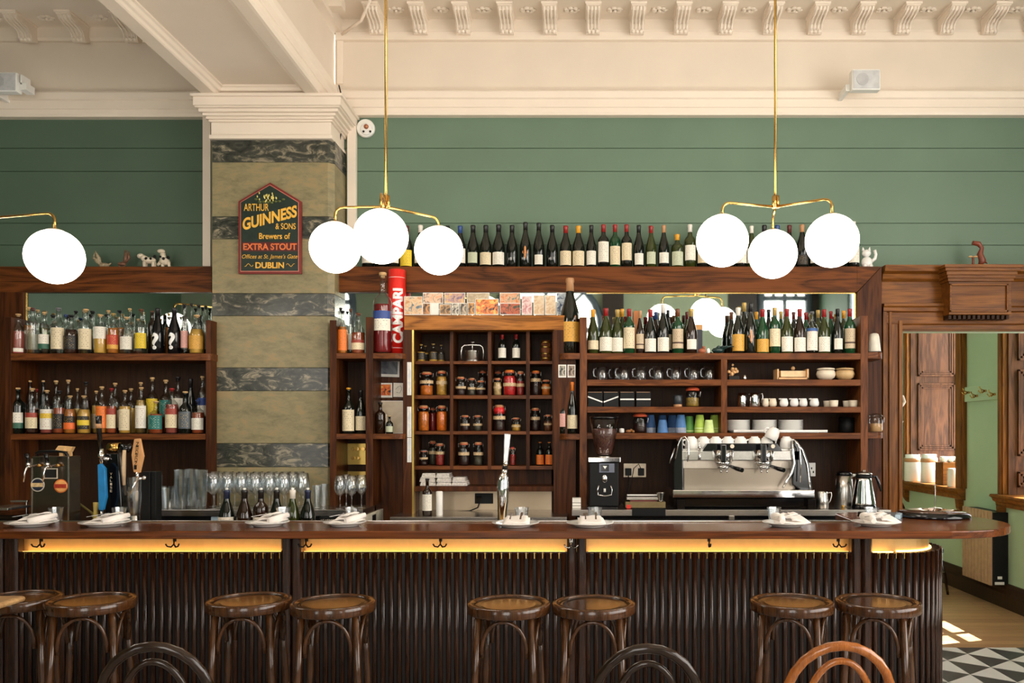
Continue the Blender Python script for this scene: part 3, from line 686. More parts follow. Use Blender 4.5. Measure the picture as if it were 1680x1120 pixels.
for i in range(8):
    x = 443 + (i - 3.5) * 6.4; y = 330 + random.gauss(0, 2); mb.ball((wx(x, YG), YG - .004, wz(y, YG)), .014, 7, 4, .6)
P(mb, 'painted_leaves', mat('leaf_paint', S(92, 100, 48), .5), sg, 0)
for sx_ in (-1, 1):
    P(MB().tube([(wx(443 + sx_ * (27 + i * 2), YG), YG - .008, wz(435 - 2.5 * math.sin(i * 1.2) * sx_, YG)) for i in range(8)], .0022, 5), 'painted_flourish', gold, sg, 0)
# ================= BAR COUNTER =================
Y0b, Y1b = 4.30, 4.73; zT = wz(871, 4.30); zU = wz(884, 4.30)
bar = root('bar_counter', (-.3, 4.6, 0), 'long dark wooden bar with a slatted front, glowing amber band and rounded end', 'bar')
poly = [(-4.6, Y1b), (-4.6, Y0b)]
cxr, cyr, rr = 1.935, 4.80, .50
poly += [(cxr + rr * math.sin(a), cyr - rr * math.cos(a)) for a in [PI * i / 24 for i in range(25)]]
poly += [(1.72, 5.30), (1.62, 5.22), (1.6, Y1b)]
P(MB().prism(poly, 'z', zU, zT), 'bar_top', M['bartop'], bar, .006)
P(MB().tube([(-4.6, Y1b + .004, zT + .004), (1.6, Y1b + .004, zT + .004)], .005, 6), 'back_bead', M['steel'], bar, 0)
# slatted front with rounded end
YF_ = 4.50; cx2, cy2, r2 = wx(1476, YF_), 4.83, .33
zP = wz(906, YF_)                       # slats stop below the amber panel
mb = MB(); pitch = .0442; x = cx2
def slat(x, y, ang, r=.0145):
    mb.prism([(x + r * math.cos(ang + PI + PI * i / 8 ) , y + r * math.sin(ang + PI + PI * i / 8)) for i in range(9)], 'z', 0, zP, True)
posts = [(-20, 28), (460, 493), (930, 962), (1398, 1432)]
xx = cx2
while xx > -4.5:
    p = xx / YF_ * F + CX
    if not any(a + 1 < p < c - 1 for a, c in posts): slat(xx, YF_, 0)
    xx -= pitch
na = int(r2 * 2.6 / pitch)
for i in range(1, na + 1):
    a = i * pitch / r2; slat(cx2 + r2 * math.sin(a), cy2 - r2 * math.cos(a), a)
P(mb, 'slatted_front', M['slat'], bar, 0)
def outline(off, x_l=-4.6):
    r = r2 - off
    return [(x_l, 4.9)] + [(x_l, cy2 - r)] + [(cx2 + r * math.sin(a), cy2 - r * math.cos(a)) for a in [PI * i / 20 for i in range(21)]] + [(cx2, 5.16), (cx2 - .1, 4.9)]
P(MB().prism(outline(.002), 'z', 0, zP - .005), 'carcass', M['slatback'], bar, 0)
# amber lit metal band, set back behind a light strip
pan = mat('amber_metal_band', S(226, 182, 116), .38, .4, .05, bump=.3, bs=14, aniso=(14, 1, 1))
P(MB().prism(outline(.055), 'z', zP - .005, zU), 'lit_band', pan, bar, 0)
led = emitm('amber_light_strip', (1.0, .54, .14), 7)
mb = MB()
for x0, x1 in ((28, 460), (493, 930), (962, 1398), (1432, 1470)):
    mb.box(wx(x0, YF_) + .01, YF_ + .012, zP - .004, wx(x1, YF_) - .01, YF_ + .030, zP + .002)
for i in range(10):
    a0, a1 = i * .16, (i + 1) * .16; r = r2 - .048
    mb.tube([(cx2 + r * math.sin(a0), cy2 - r * math.cos(a0), zP), (cx2 + r * math.sin(a1), cy2 - r * math.cos(a1), zP)], .005, 6)
P(mb, 'light_strip', led, bar, 0)
mb = MB()
for a, c in ((28, 460), (493, 930), (962, 1398)): mb.box(wx(a, YF_), YF_ - .004, zP - .003, wx(c, YF_), YF_ + .010, zP + .004)
P(mb, 'strip_lip', M['slat'], bar, 0)
for a, c in posts:
    mm_ = (a + c) / 2; mb = MB()
    for q0, q1 in ((a, mm_ - .5), (mm_ + .5, c)):
        x0, x1 = wx(q0, 4.48), wx(q1, 4.48); mb.prism([(x0, 4.54), (x0, 4.49), (x0 + .012, 4.478), (x1 - .012, 4.478), (x1, 4.49), (x1, 4.54)], 'z', 0, zU)
    P(mb, 'post', M['slat'], bar, .003)
# brass pins in the slat tops
pinm = emitm('brass_pin', (1, .75, .3), 0); pinm = M['brass']
ps = [p for p in [xx_ for xx_ in [cx2 - i * pitch for i in range(-3, 140)]] if not any(a + 3 < p / YF_ * F + CX < c - 3 for a, c in posts)]
mb = MB()
for p in ps:
    if wx(20, YF_) < p < wx(1500, YF_) and random.random() < .85: mb.box(p + .019, YF_ - .012, zP - .032, p + .0235, YF_ - .003, zP + .001)
o = P(mb, 'brass_pins', pinm, bar, 0); o['kind'] = 'stuff'
# coat hooks under the bar top
def hook(px, Y, mm=M['iron'], side=False):
    x = wx(px, Y); z = zU; mb = MB()
    mb.box(x - .008, Y - .006, z - .035, x + .008, Y + .002, z)
    mb.tube([(x, Y - .004, z - .005), (x, Y - .012, z - .05)], .004, 8)
    d = .15 if side else 1
    for s in (-1, 1):
        mb.tube([(x, Y - .012, z - .048), (x + s * .012 * d, Y - .018, z - .062), (x + s * .028 * d, Y - .026, z - .058), (x + s * .036 * d, Y - .03, z - .044)], [.004, .0045, .004, .0045], 8)
    P(mb, 'coat_hook', mm, bar, 0)
for p in (68, 287, 503, 723, 1375): hook(p, 4.47)
hook(1163, 4.47, side=True); hook(937, 4.44, M['steel'])
hook(1557, 4.9, M['steel'])
# inner work ledge of the bar (bottles and taps stand on it)
zI = .95
o = root('under_bar_ledge', (-.5, 4.95, 0), 'low steel work ledge behind the bar where the open wine and beer taps stand', 'worktop')
P(MB().box(-4.5, 4.92, zI - .04, 1.3, 5.2, zI), 'ledge_top', M['steel'], o)
P(MB().box(-4.4, 4.93, 0, 1.2, 5.18, zI - .04), 'cabinet_body', M['black'], o)
# ================= STOOLS =================
def make_stool():
    r_ = empty('bar_stool'); R = .190; H = .82
    MB().lathe([(R - .035, H - .045), (R - .004, H - .045), (R, H - .04), (R, H - .006), (R - .005, H), (R - .028, H), (R - .032, H - .006), (R - .035, H - .010)], 48).build('seat_ring', M['stool'], r_)
    MB().lathe([(1e-5, H - .016), (.08, H - .015), (R - .05, H - .008), (R - .034, H - .006), (R - .034, H - .03), (1e-5, H - .03)], 40).build('seat', M['stoolseat'], r_)
    rt, rb = .165, .218
    def leg_pt(a, z):
        t = 1 - z / (H - .04); r = rt + (rb - rt) * t; return (r * math.cos(a), r * math.sin(a), z)
    A = [PI/4 + i * PI/2 for i in range(4)]
    for a in A:
        MB().tube([leg_pt(a, H - .035), leg_pt(a, .5), leg_pt(a, .2), leg_pt(a, 0)], [.0165, .0165, .0145, .0125], 12).build('leg', M['stool'], r_)
    for a in A:                                  # bentwood arches between legs
        a2 = a + PI/2; p0, p1 = Vector(leg_pt(a, .60)), Vector(leg_pt(a2, .60)); q0, q1 = Vector(leg_pt(a, H - .045)), Vector(leg_pt(a2, H - .045))
        pts = []
        for i in range(17):
            t = i / 16; u = .5 - .5 * math.cos(PI * t) * 1.0
            base = p0.lerp(p1, .10 + .80 * u); hgt = math.sin(PI * t) ** .75
            am = (a + a2) / 2; out = Vector((math.cos(am), math.sin(am), 0)) * (.014 * hgt + .004)
            pts.append((base.x + out.x, base.y + out.y, .60 + (H - .06 - .60) * hgt))
        MB().tube(pts, .009, 8).build('arch_brace', M['stool'], r_)
    rr_ = .215
    MB().tube([(rr_ * math.cos(2*PI*i/32), rr_ * math.sin(2*PI*i/32), .25) for i in range(32)], .009, 8, True).build('foot_ring', M['stool'], r_)
    return r_
stool0 = make_stool(); first = True
stools = [(28, 3.92, .35, 'bar stool partly hidden behind the pale table corner'),
 (150, 3.87, .25, 'bar stool standing under the amber panel, beside the one behind the table corner'),
 (409, 3.87, .12, 'bar stool below the pillar, nearer the shaded bay'),
 (547, 3.82, .1, 'bar stool below the pillar, nearer the alcove, worn seat edge'),
 (835, 3.80, -.08, 'bar stool in front of the alcove, nearer the pillar'),
 (974, 3.80, -.05, 'bar stool in front of the alcove, nearer the coffee grinder'),
 (1299, 3.84, -.35, 'bar stool below the coffee machine, nearer the alcove'),
 (1440, 3.84, -.45, 'bar stool below the coffee machine, nearer the rounded bar end')]
for px, Y, rz, lb in stools:
    o = stool0 if first else tree(stool0); first = False
    o.location = (wx(px, Y), Y, 0); o.rotation_euler.z = rz
    tag(o, 'brown bentwood ' + lb, 'stool', 'bar stools')
# ================= CHAIRS =================
def make_chair(mm):
    r_ = empty('bentwood_chair')                  # back toward -y (camera side) ; faces the bar
    H = .46; R = .20
    MB().lathe([(R - .03, H - .03), (R, H - .028), (R, H - .004), (R - .004, H), (R - .028, H), (R - .03, H - .004)], 40).build('seat_ring', mm, r_)
    MB().lathe([(1e-5, H - .012), (R - .03, H - .006), (R - .03, H - .022), (1e-5, H - .022)], 36).build('seat', M['stoolseat'], r_)
    for sx_ in (-1, 1): MB().tube([(sx_ * .13, .13, H - .03), (sx_ * .165, .175, .2), (sx_ * .19, .20, 0)], [.016, .015, .012], 12).build('leg', mm, r_)
    pts = []
    for i in range(41):                           # outer hoop continues down as rear legs
        t = i / 40
        if t < .3: u = t / .3; x, z = -.205 + .03 * u, u * .55; y = -.235 + .085 * u
        elif t > .7: u = (1 - t) / .3; x, z = .205 - .03 * u, u * .55; y = -.235 + .085 * u
        else:
            a = PI * (t - .3) / .4; x = -.213 * math.cos(a) if True else 0; x = -(.175 + .04 * math.sin(a)) * math.cos(a); z = .55 + .375 * math.sin(a) ** .8; y = -.15 - .08 * math.sin(a)
        pts.append((x, y, z))
    MB().tube(pts, .0155, 12).build('back_hoop', mm, r_)
    pts = [(-(.115 + .02 * math.sin(PI * i / 24)) * math.cos(PI * i / 24), -.145 - .075 * math.sin(PI * i / 24) ** .8, .45 + .425 * math.sin(PI * i / 24) ** .7) for i in range(25)]
    MB().tube(pts, .011, 10).build('inner_hoop', mm, r_)
    MB().tube([(.2 * math.cos(2*PI*i/28), .2 * math.sin(2*PI*i/28), .24) for i in range(28)], .009, 8, True).build('leg_ring', mm, r_)
    return r_
ch = make_chair(M['chair_dk']); Yc = 2.66 + .22
def putc(o, px, Yt, rz, lb): o.location = (wx(px, Yt), Yt + .22, 0); o.rotation_euler.z = rz; tag(o, lb, 'chair', 'foreground bentwood chairs')
putc(ch, 236, 2.62, .12, 'dark bentwood chair near the pale table, its hoop back facing the camera')
putc(tree(ch), 1062, 2.60, 0, 'dark bentwood chair in front of the middle of the bar, beside the honey-coloured one')
putc(make_chair(M['chair_lt']), 1384, 2.63, -.03, 'honey-coloured light bentwood chair, the only pale one among the hoop backs')
# table corner
tb = root('dining_table', (-2.9, 3.2, 0), 'pale oak high table with rounded corner in front of the stools', 'table')
yb = 3.55; xr = wx(44, 3.55)
P(MB().box(xr - 1.2, yb - .8, .875, xr, yb, .90), 'table_top', M['tablew'], tb, .012)
P(MB().box(xr - 1.1, yb - .72, .79, xr - .085, yb - .09, .875), 'apron', M['tablew'], tb, .003)
for x in (xr - 1.08, xr - .16):
    for y in (yb - .7, yb - .16): P(MB().box(x, y, 0, x + .06, y + .06, .79), 'leg', M['tablew'], tb, .003)
# ================= GLOBE CHANDELIERS =================
gm = emitm('opal_glass_lit', (1.0, .91, .78), 10.0)
def fixture(hub, globes, label):
    r_ = root('pendant_light', hub, label, 'pendant light', 'brass three-globe pendants')
    hx, hy, hz = hub
    P(MB().tube([(hx, hy, hz), (hx, hy, 5.45)], .0075, 10), 'rod', M['brass'], r_, 0)
    P(MB().tube([(hx, hy, 5.42), (hx, hy, 5.449)], .06, 20), 'ceiling_rose', M['brass'], r_, 0)
    mb = MB()
    for k in range(3):
        a = 2 * PI * k / 3; mb.tube([(hx + .013 * math.cos(a), hy + .013 * math.sin(a), hz - .035), (hx + .013 * math.cos(a), hy + .013 * math.sin(a), hz + .035)], .010, 10)
    P(mb, 'hub', M['brass'], r_, 0)
    for gx, gy, gz, rg in globes:
        d = Vector((gx - hx, gy - hy, 0)); L_ = d.length; d.normalize(); ze = hz - .036
        def at(t, z): return (hx + d.x * t, hy + d.y * t, z)
        pts = [at(.01, hz - .028), at(L_ - .05, ze + .012)] + [at(L_ - .045 + .045 * math.sin(PI/2*i/5), ze + .012 - .045 * (1 - math.cos(PI/2*i/5))) for i in range(1, 6)] + [(gx, gy, gz + rg - .005)]
        P(MB().tube(pts, .0075, 10), 'arm', M['brass'], r_, 0)
        P(MB().lathe([(.05, rg - .016), (.045, rg - .004), (.03, rg + .002), (.012, rg + .006)], 24, (gx, gy, gz)), 'globe_cap', M['offwhite'], r_, 0)
        P(MB().ball((gx, gy, gz), rg, 32, 20), 'globe', gm, r_, 0)
RG = .145
def G(px, py, Y): return (wx(px, Y), Y, wz(py, Y), RG)
fixture((wx(633, 4.76), 4.76, wz(331, 4.76)), [G(625, 388, 4.48), G(550, 406, 4.79), G(720, 411, 5.03)], 'brass pendant with three lit globes hanging beside the stone pillar')
fixture((wx(1272, 4.76), 4.76, wz(331, 4.76)), [G(1185, 395, 4.68), G(1365, 395, 4.60), G(1268, 417, 5.03)], 'brass pendant with three lit globes hanging over the coffee machine')
gx, gy, gz, _ = G(90, 421, 4.5); hx = gx - .47
fixture((hx, 4.6, wz(350, 4.6)), [(gx, gy, gz, RG), (hx - .3, 4.25, gz, RG), (hx - .42, 4.98, gz, RG)], 'brass pendant over the shaded bay with only one globe in view')
# ================= BOTTLES AND JARS =================
GL = {
 'dark': mat('near_black_green_glass', S(16, 20, 14), .06, var=.1, coat=.3),
 'brown': mat('dark_brown_glass', S(36, 20, 10), .06, var=.1, coat=.3),
 'black': M['blackgloss'],
 'clear': glass('clear_bottle_glass', (.95, .97, .96), .05, 1.0, .35),
 'green': mat('green_wine_glass', S(18, 62, 34), .05, var=.15, coat=.3),
 'olive': mat('olive_wine_glass', S(46, 54, 18), .05, var=.2, coat=.3),
 'jar': glass('jar_glass', (.90, .92, .90), .04, 1.0, .4),
}
GW = {'dark': 'dark green', 'brown': 'brown', 'black': 'black', 'clear': 'clear', 'green': 'bright green', 'olive': 'olive green', 'jar': 'clear'}
CAPC = {'red': S(150, 30, 30), 'yellow': S(226, 160, 44), 'white': S(228, 222, 212), 'black': S(24, 22, 24), 'blue': S(40, 70, 130), 'tan': S(186, 138, 96), 'orange': S(226, 122, 34),
        'cork': None, 'gold': S(190, 160, 90), 'maroon': S(90, 30, 28), 'grey': S(110, 110, 112), 'brown': S(110, 62, 36), 'navy': S(22, 36, 66)}
CAPM = {k: (M['cork'] if v is None else mat(k + '_capsule', v, .35, var=.05, metal=.3 if k == 'gold' else 0)) for k, v in CAPC.items()}
LIQ = {}
def liq(name, col): LIQ[name] = mat(name + '_liquid', col, .08, var=.1, vs=8)
for k, v in {'amber': S(176, 104, 36), 'gold': S(206, 160, 70), 'rum': S(52, 26, 14), 'pink': S(150, 76, 66), 'red': S(120, 20, 26), 'pale': S(190, 190, 160), 'water': S(150, 152, 146), 'copper': S(150, 72, 40)}.items(): liq(k, v)
LIQ['water'] = glass('clear_spirit', (.93, .94, .93), .03, .4, .1); LIQ['pale'] = glass('pale_spirit', (.86, .88, .72), .03, .4, .1)
LM = {}
def label_mat(base, ink, accent=None, lo=0, hi=0, lines=11, words=7):
    key = (base, ink, accent, lo, hi, lines)
    if key in LM: return LM[key]
    m, t, b = nt('printed_label'); L = t.links
    uv = N(t, 'UVMap'); br = N(t, 'TexBrick'); mp = N(t, 'Mapping'); L.new(uv.outputs[0], mp.inputs[0]); L.new(mp.outputs[0], br.inputs[0])
    br.offset = .5; br.inputs['Scale'].default_value = 1; br.inputs['Brick Width'].default_value = 1 / words; br.inputs['Row Height'].default_value = 1 / lines
    br.inputs['Mortar Size'].default_value = .034; br.inputs['Mortar Smooth'].default_value = .2
    nz = N(t, 'TexNoise'); nz.inputs['Scale'].default_value = 5 + len(LM) % 5; L.new(uv.outputs[0], nz.inputs['Vector'])
    # irregular words: keep only some bricks, and only inside the margins
    sp = N(t, 'SeparateXYZ'); L.new(uv.outputs[0], sp.inputs[0])
    def q(op, a, c):
        n = N(t, 'Math', operation=op)
        for i, v in enumerate((a, c)):
            if isinstance(v, (int, float)): n.inputs[i].default_value = v
            else: L.new(v, n.inputs[i])
        return n.outputs[0]
    inside = q('MULTIPLY', q('LESS_THAN', q('ABSOLUTE', q('SUBTRACT', sp.outputs['X'], .5), 0), .34), q('LESS_THAN', q('ABSOLUTE', q('SUBTRACT', sp.outputs['Y'], .5), 0), .42))
    word = q('MULTIPLY', q('SUBTRACT', 1, br.outputs['Fac']), q('GREATER_THAN', nz.outputs['Fac'], .5))
    fac = q('MULTIPLY', q('MULTIPLY', word, inside), .55)
    c1 = N(t, 'MixRGB'); c1.inputs[1].default_value = S(*base); c1.inputs[2].default_value = S(*ink)
    last = c1
    if accent:
        band = q('MULTIPLY', q('GREATER_THAN', sp.outputs['Y'], lo), q('LESS_THAN', sp.outputs['Y'], hi))
        c0 = N(t, 'MixRGB'); c0.inputs[1].default_value = S(*base); c0.inputs[2].default_value = S(*accent); L.new(band, c0.inputs[0]); L.new(c0.outputs[0], c1.inputs[1])
    L.new(fac, c1.inputs[0]); L.new(c1.outputs[0], b.inputs['Base Color']); b.inputs['Roughness'].default_value = .5
    LM[key] = m; return m
W_, K_ = (232, 226, 212), (60, 54, 50)
LB = {  # name: (material args, words)
 'white': ((W_, K_), 'white label'), 'cream': (((222, 206, 172), K_), 'cream label'), 'yellow': (((228, 196, 40), K_), 'yellow label'), 'gold': (((214, 160, 62), K_), 'mustard label'),
 'blackl': (((26, 24, 24), (200, 170, 100)), 'black label'), 'whitered': ((W_, K_, (150, 44, 40), 0, .22), 'red-based white label'), 'redtop': (((226, 208, 172), K_, (158, 58, 40), .7, 1), 'red-topped cream label'),
 'whitegreen': ((W_, K_, (44, 96, 76), 0, .35), 'green-based label'), 'orange': (((232, 120, 40), K_), 'orange label'), 'orangeb': (((28, 24, 22), (230, 170, 60), (232, 104, 36), 0, .5), 'orange-black label'),
 'teal': (((28, 112, 104), (220, 230, 210)), 'teal label'), 'grey': (((88, 96, 104), (230, 190, 90)), 'grey label'), 'pink': (((214, 160, 150), K_), 'pink label'), 'diag': (((190, 60, 34), (230, 200, 120), (216, 160, 60), 0, .3), 'slanting red label'),
 'blue': ((W_, K_, (40, 70, 140), .6, 1), 'blue-topped label'), 'vodka': ((W_, (180, 40, 44), (52, 92, 150), .86, 1), 'striped label'), 'rednum': ((W_, (150, 40, 40)), 'red-print label'),
 'tan': (((196, 176, 146), (90, 60, 40), (70, 44, 30), .25, .33), 'tan label'), 'heart': ((W_, (190, 60, 60), (224, 190, 60), .55, .8), 'yellow motif label'), 'circle': (((30, 28, 28), (230, 200, 50), (226, 196, 50), .3, .7), 'yellow-centred black label'),
 'sage': (((190, 196, 168), K_), 'sage label'), 'quest': (None, 'white question mark'), 'diamond': (None, 'diamond label'), 'none': (None, 'no label')}
SH = {
 'bord': [(.90, 0), (1, .01), (1, .60), (.97, .65), (.80, .70), (.50, .745), (.40, .78), (.37, .82), (.36, .95), (.40, .955), (.40, .985), (.36, 1)],
 'burg': [(.92, 0), (1, .01), (1, .42), (.96, .50), (.84, .58), (.62, .68), (.45, .76), (.38, .82), (.35, .95), (.40, .955), (.40, .985), (.36, 1)],
 'spirit': [(.90, 0), (1, .015), (1, .58), (.97, .63), (.84, .68), (.55, .72), (.38, .75), (.33, .79), (.33, .93), (.38, .935), (.38, .96)],
 'squat': [(.92, 0), (1, .02), (1, .50), (.94, .58), (.76, .64), (.48, .69), (.34, .73), (.30, .80), (.30, .92), (.36, .925), (.36, .955)],
 'slim': [(.90, 0), (1, .01), (1, .66), (.95, .71), (.70, .76), (.50, .79), (.45, .83), (.44, .95), (.48, .955), (.48, .97)],
}
SHW = {'bord': 'wine', 'burg': 'wine', 'spirit': 'spirit', 'squat': 'squat', 'slim': 'slim'}
def rad_at(prof, z):
    for (r0, a), (r1, c) in zip(prof[:-1], prof[1:]):
        if a <= z <= c and c > a: return r0 + (r1 - r0) * (z - a) / (c - a)
    return prof[-1][0]
def shell(R0, z0, z1, span, R1=None, n=14):      # curved label facing the viewer
    mb = MB(); vs = []; uv = []
    for j, (z, R) in enumerate(((z0, R0), (z1, R1 or R0))):
        for i in range(n + 1):
            a = -span / 2 + span * i / n; vs.append((R * math.sin(a), -R * math.cos(a), z)); uv.append((i / n, j))
    mb.add(vs, [(i, i + 1, n + 2 + i, n + 1 + i) for i in range(n)], True); return mb, uv
MESHC = {}
def cached(key, fn, name, mm, parent=None):
    if key in MESHC: o = bpy.data.objects.new(name, MESHC[key]); COL.objects.link(o)
    else:
        o = fn(); MESHC[key] = o.data; o.name = name
    if mm is not None:                            # material per object so that meshes can be shared
        if not o.data.materials: o.data.materials.append(mm)
        o.material_slots[0].link = 'OBJECT'; o.material_slots[0].material = mm
    if parent: o.parent = parent
    return o
def bottle(px, ytop, wpx, Y, zb, shape, gl, cap, lab, lz=(.12, .46), liquid=None, span=2.6, name=None):
    x = wx(px, Y); H = round(wz(ytop, Y) - zb, 3); R = round(wpx / 2 * Y / F, 4); pf = SH[shape]; wine = shape in ('bord', 'burg')
    nm = name or ('wine_bottle' if wine else 'spirit_bottle')
    o = cached(('b', shape, H, R), lambda: MB().lathe([(r * R, z * H) for r, z in pf], 24).build(nm, None), nm, GL[gl])
    o.location = (x, Y, zb + .0008)
    if wine:
        cached(('c', shape, H, R), lambda: MB().lathe([(.385*R, .83*H), (.372*R, .94*H), (.42*R, .953*H), (.42*R, .985*H), (.38*R, 1.003*H), (1e-5, 1.004*H)], 18).build('capsule', None), 'capsule', CAPM[cap], o)
    else:
        r = max(.0085, .34 * R) if cap != 'black' else .40 * R
        cached(('s', round(r, 4), H), lambda: MB().lathe([(r*.72, .93*H), (r*.72, .965*H), (r*1.15, .967*H), (r*1.15, .995*H), (r*.95, H), (1e-5, H)], 16).build('stopper', None), 'stopper', CAPM[cap], o)
    if liquid:
        lv = .50 + .16 * random.random()
        pr = [(.86, .02)] + [(rad_at(pf, z) * .92, z) for z in (.04, .3, .5, lv)] + [(1e-5, lv)]
        pr = sorted(set(pr), key=lambda q: q[1] + (0.001 if q[0] < .01 else 0))
        MB().lathe([(a * R, z * H) for a, z in pr], 18).build('liquid', LIQ[liquid], o)
    args = LB[lab][0]
    if args:
        mb, uv = shell(R * 1.012, lz[0] * H, lz[1] * H, span)
        mb.build('label', label_mat(*args), o, uv=uv)
    elif lab == 'quest':
        text_obj('?', R * 1.1, H * .36, M['white'], o, 'label', bold=.03, loc=(0, 0, .27 * H), wrap=R * 1.03)
        o.children[-1].parent = o
    elif lab == 'diamond':
        mb = MB(); mb.add([(R*1.02*math.sin(a), -R*1.02*math.cos(a), z*H) for a, z in ((0, .2), (.5, .34), (0, .48), (-.5, .34), (0, .34))], [(0, 1, 4), (1, 2, 4), (2, 3, 4), (3, 0, 4)])
        mb.build('label', mat('diamond_label', S(214, 140, 80), .4, var=.5, vs=60), o)
    return o, px, '%s %s bottle' % (GW[gl], SHW[shape]), cap, LB[lab][1]
def row(items, Y, zb, phrase, group, near_right=True, start=1, cat='bottle', **kw):
    """items left to right; near_right: the stone pillar is to the right of this row"""
    out = []
    for it in items:
        if len(it) > 7 and isinstance(it[-1], dict): it, k2 = it[:-1], it[-1]
        else: k2 = {}
        px, yt, w_, shp, gl, cap, lab = it[:7]; lq = it[7] if len(it) > 7 else None
        out.append(bottle(px, yt, w_, Y, zb, shp, gl, cap, lab, liquid=lq, **{**kw, **k2}))
    out.sort(key=lambda q: q[1], reverse=near_right)
    for i, (o, px, desc, cap, lw) in enumerate(out):
        lb = '%s, %s %s, %s, %s %s' % (desc, cap, 'stopper' if 'spirit' in desc or 'slim' in desc or 'squat' in desc else 'cap', lw if lw != 'no label' else 'unlabelled', nth(i + start), phrase)
        if cap == 'cork': lb = lb.replace('cork stopper', 'cork top')
        ws = lb.split()
        tag(o, ' '.join(ws), cat, group)
    return out
zU1 = wz(579.5, YS); zU2 = wz(711.5, YS)
# upper spirit shelf in the bay
C_ = 'cork'
row([(30, 515, 21, 'spirit', 'clear', C_, 'whitered', 'pink', dict(lz=(.02, .14))), (54, 505, 17, 'slim', 'clear', 'maroon', 'none', 'water'), (73, 512, 18, 'spirit', 'clear', C_, 'whitegreen', 'pale'), (96, 505, 22, 'spirit', 'clear', 'grey', 'cream', 'water', dict(lz=(.1, .56))),
     (117, 517, 23, 'squat', 'clear', 'black', 'blackl', 'rum'), (141, 507, 22, 'spirit', 'clear', C_, 'cream', 'water', dict(lz=(.1, .55))), (165, 516, 21, 'squat', 'clear', C_, 'white', 'gold', dict(lz=(.38, .68))), (186, 514, 19, 'spirit', 'clear', 'gold', 'diag', 'amber'),
     (208, 520, 20, 'squat', 'clear', C_, 'white', 'water'), (232, 507, 19, 'spirit', 'clear', 'brown', 'yellow', 'water'), (259, 506, 20, 'burg', 'black', 'black', 'quest'), (286, 505, 20, 'burg', 'black', 'black', 'quest'),
     (303, 499, 12, 'slim', 'clear', 'black', 'pink', 'water'), (323, 517, 24, 'squat', 'clear', C_, 'gold', 'gold')], 6.12, zU1, 'from the pillar, upper bay shelf, front', 'spirits on the upper bay shelf')
row([(47, 504, 17, 'spirit', 'clear', C_, 'cream', 'amber'), (62, 508, 14, 'slim', 'clear', C_, 'white', 'water'), (87, 517, 16, 'spirit', 'clear', 'black', 'none', 'rum'), (108, 516, 17, 'slim', 'clear', 'blue', 'blue', 'water'), (125, 510, 15, 'spirit', 'clear', 'black', 'white', 'water'),
     (138, 509, 11, 'slim', 'clear', C_, 'none', 'gold'), (152, 510, 16, 'spirit', 'clear', 'black', 'cream', 'water'), (178, 509, 15, 'slim', 'clear', C_, 'cream', 'gold'), (196, 509, 17, 'spirit', 'clear', 'black', 'none', 'amber'), (213, 506, 14, 'spirit', 'clear', C_, 'white', 'water'),
     (227, 523, 13, 'squat', 'clear', C_, 'cream', 'copper'), (250, 510, 13, 'slim', 'brown', 'brown', 'none'), (264, 523, 12, 'squat', 'clear', C_, 'none', 'amber'), (277, 514, 12, 'slim', 'clear', 'gold', 'none', 'amber'), (302, 500, 12, 'spirit', 'clear', 'black', 'white', 'water'),
     (314, 498, 12, 'spirit', 'clear', 'black', 'none', 'water'), (326, 500, 12, 'spirit', 'clear', 'black', 'blue', 'water'), (337.5, 502, 10.5, 'slim', 'clear', 'black', 'white', 'water')], 6.235, zU1, 'from the pillar, upper bay shelf, behind', 'spirits at the back of the upper bay shelf')
row([(29, 636, 22, 'spirit', 'dark', C_, 'whitegreen'), (53, 637, 20, 'spirit', 'clear', C_, 'redtop', 'rum'), (77, 640, 20, 'spirit', 'clear', C_, 'heart', 'pink', dict(lz=(.1, .56))), (97, 641, 19, 'spirit', 'clear', 'black', 'blackl', 'copper'), (115, 649, 19, 'squat', 'clear', C_, 'orangeb', 'amber'),
     (138, 649, 20, 'squat', 'clear', C_, 'circle', 'gold'), (167, 634, 18, 'spirit', 'clear', C_, 'orange', 'amber', dict(lz=(.12, .58))), (183, 637, 16, 'spirit', 'clear', 'red', 'redtop', 'copper', dict(lz=(.12, .55))), (205, 640, 18, 'spirit', 'clear', C_, 'cream', 'gold', dict(lz=(.08, .56))),
     (232, 635, 18, 'spirit', 'clear', C_, 'rednum', 'water', dict(lz=(.12, .6))), (256, 658, 23, 'squat', 'clear', C_, 'teal', 'copper', dict(lz=(.14, .56))), (282, 637, 20, 'spirit', 'clear', 'red', 'redtop', 'pink', dict(lz=(.13, .55))), (304, 642, 21, 'squat', 'dark', C_, 'grey', dict(lz=(.12, .52))),
     (325, 656, 20, 'spirit', 'clear', 'blue', 'white', 'copper')], 6.12, zU2, 'from the pillar, lower bay shelf, front', 'spirits on the lower bay shelf')
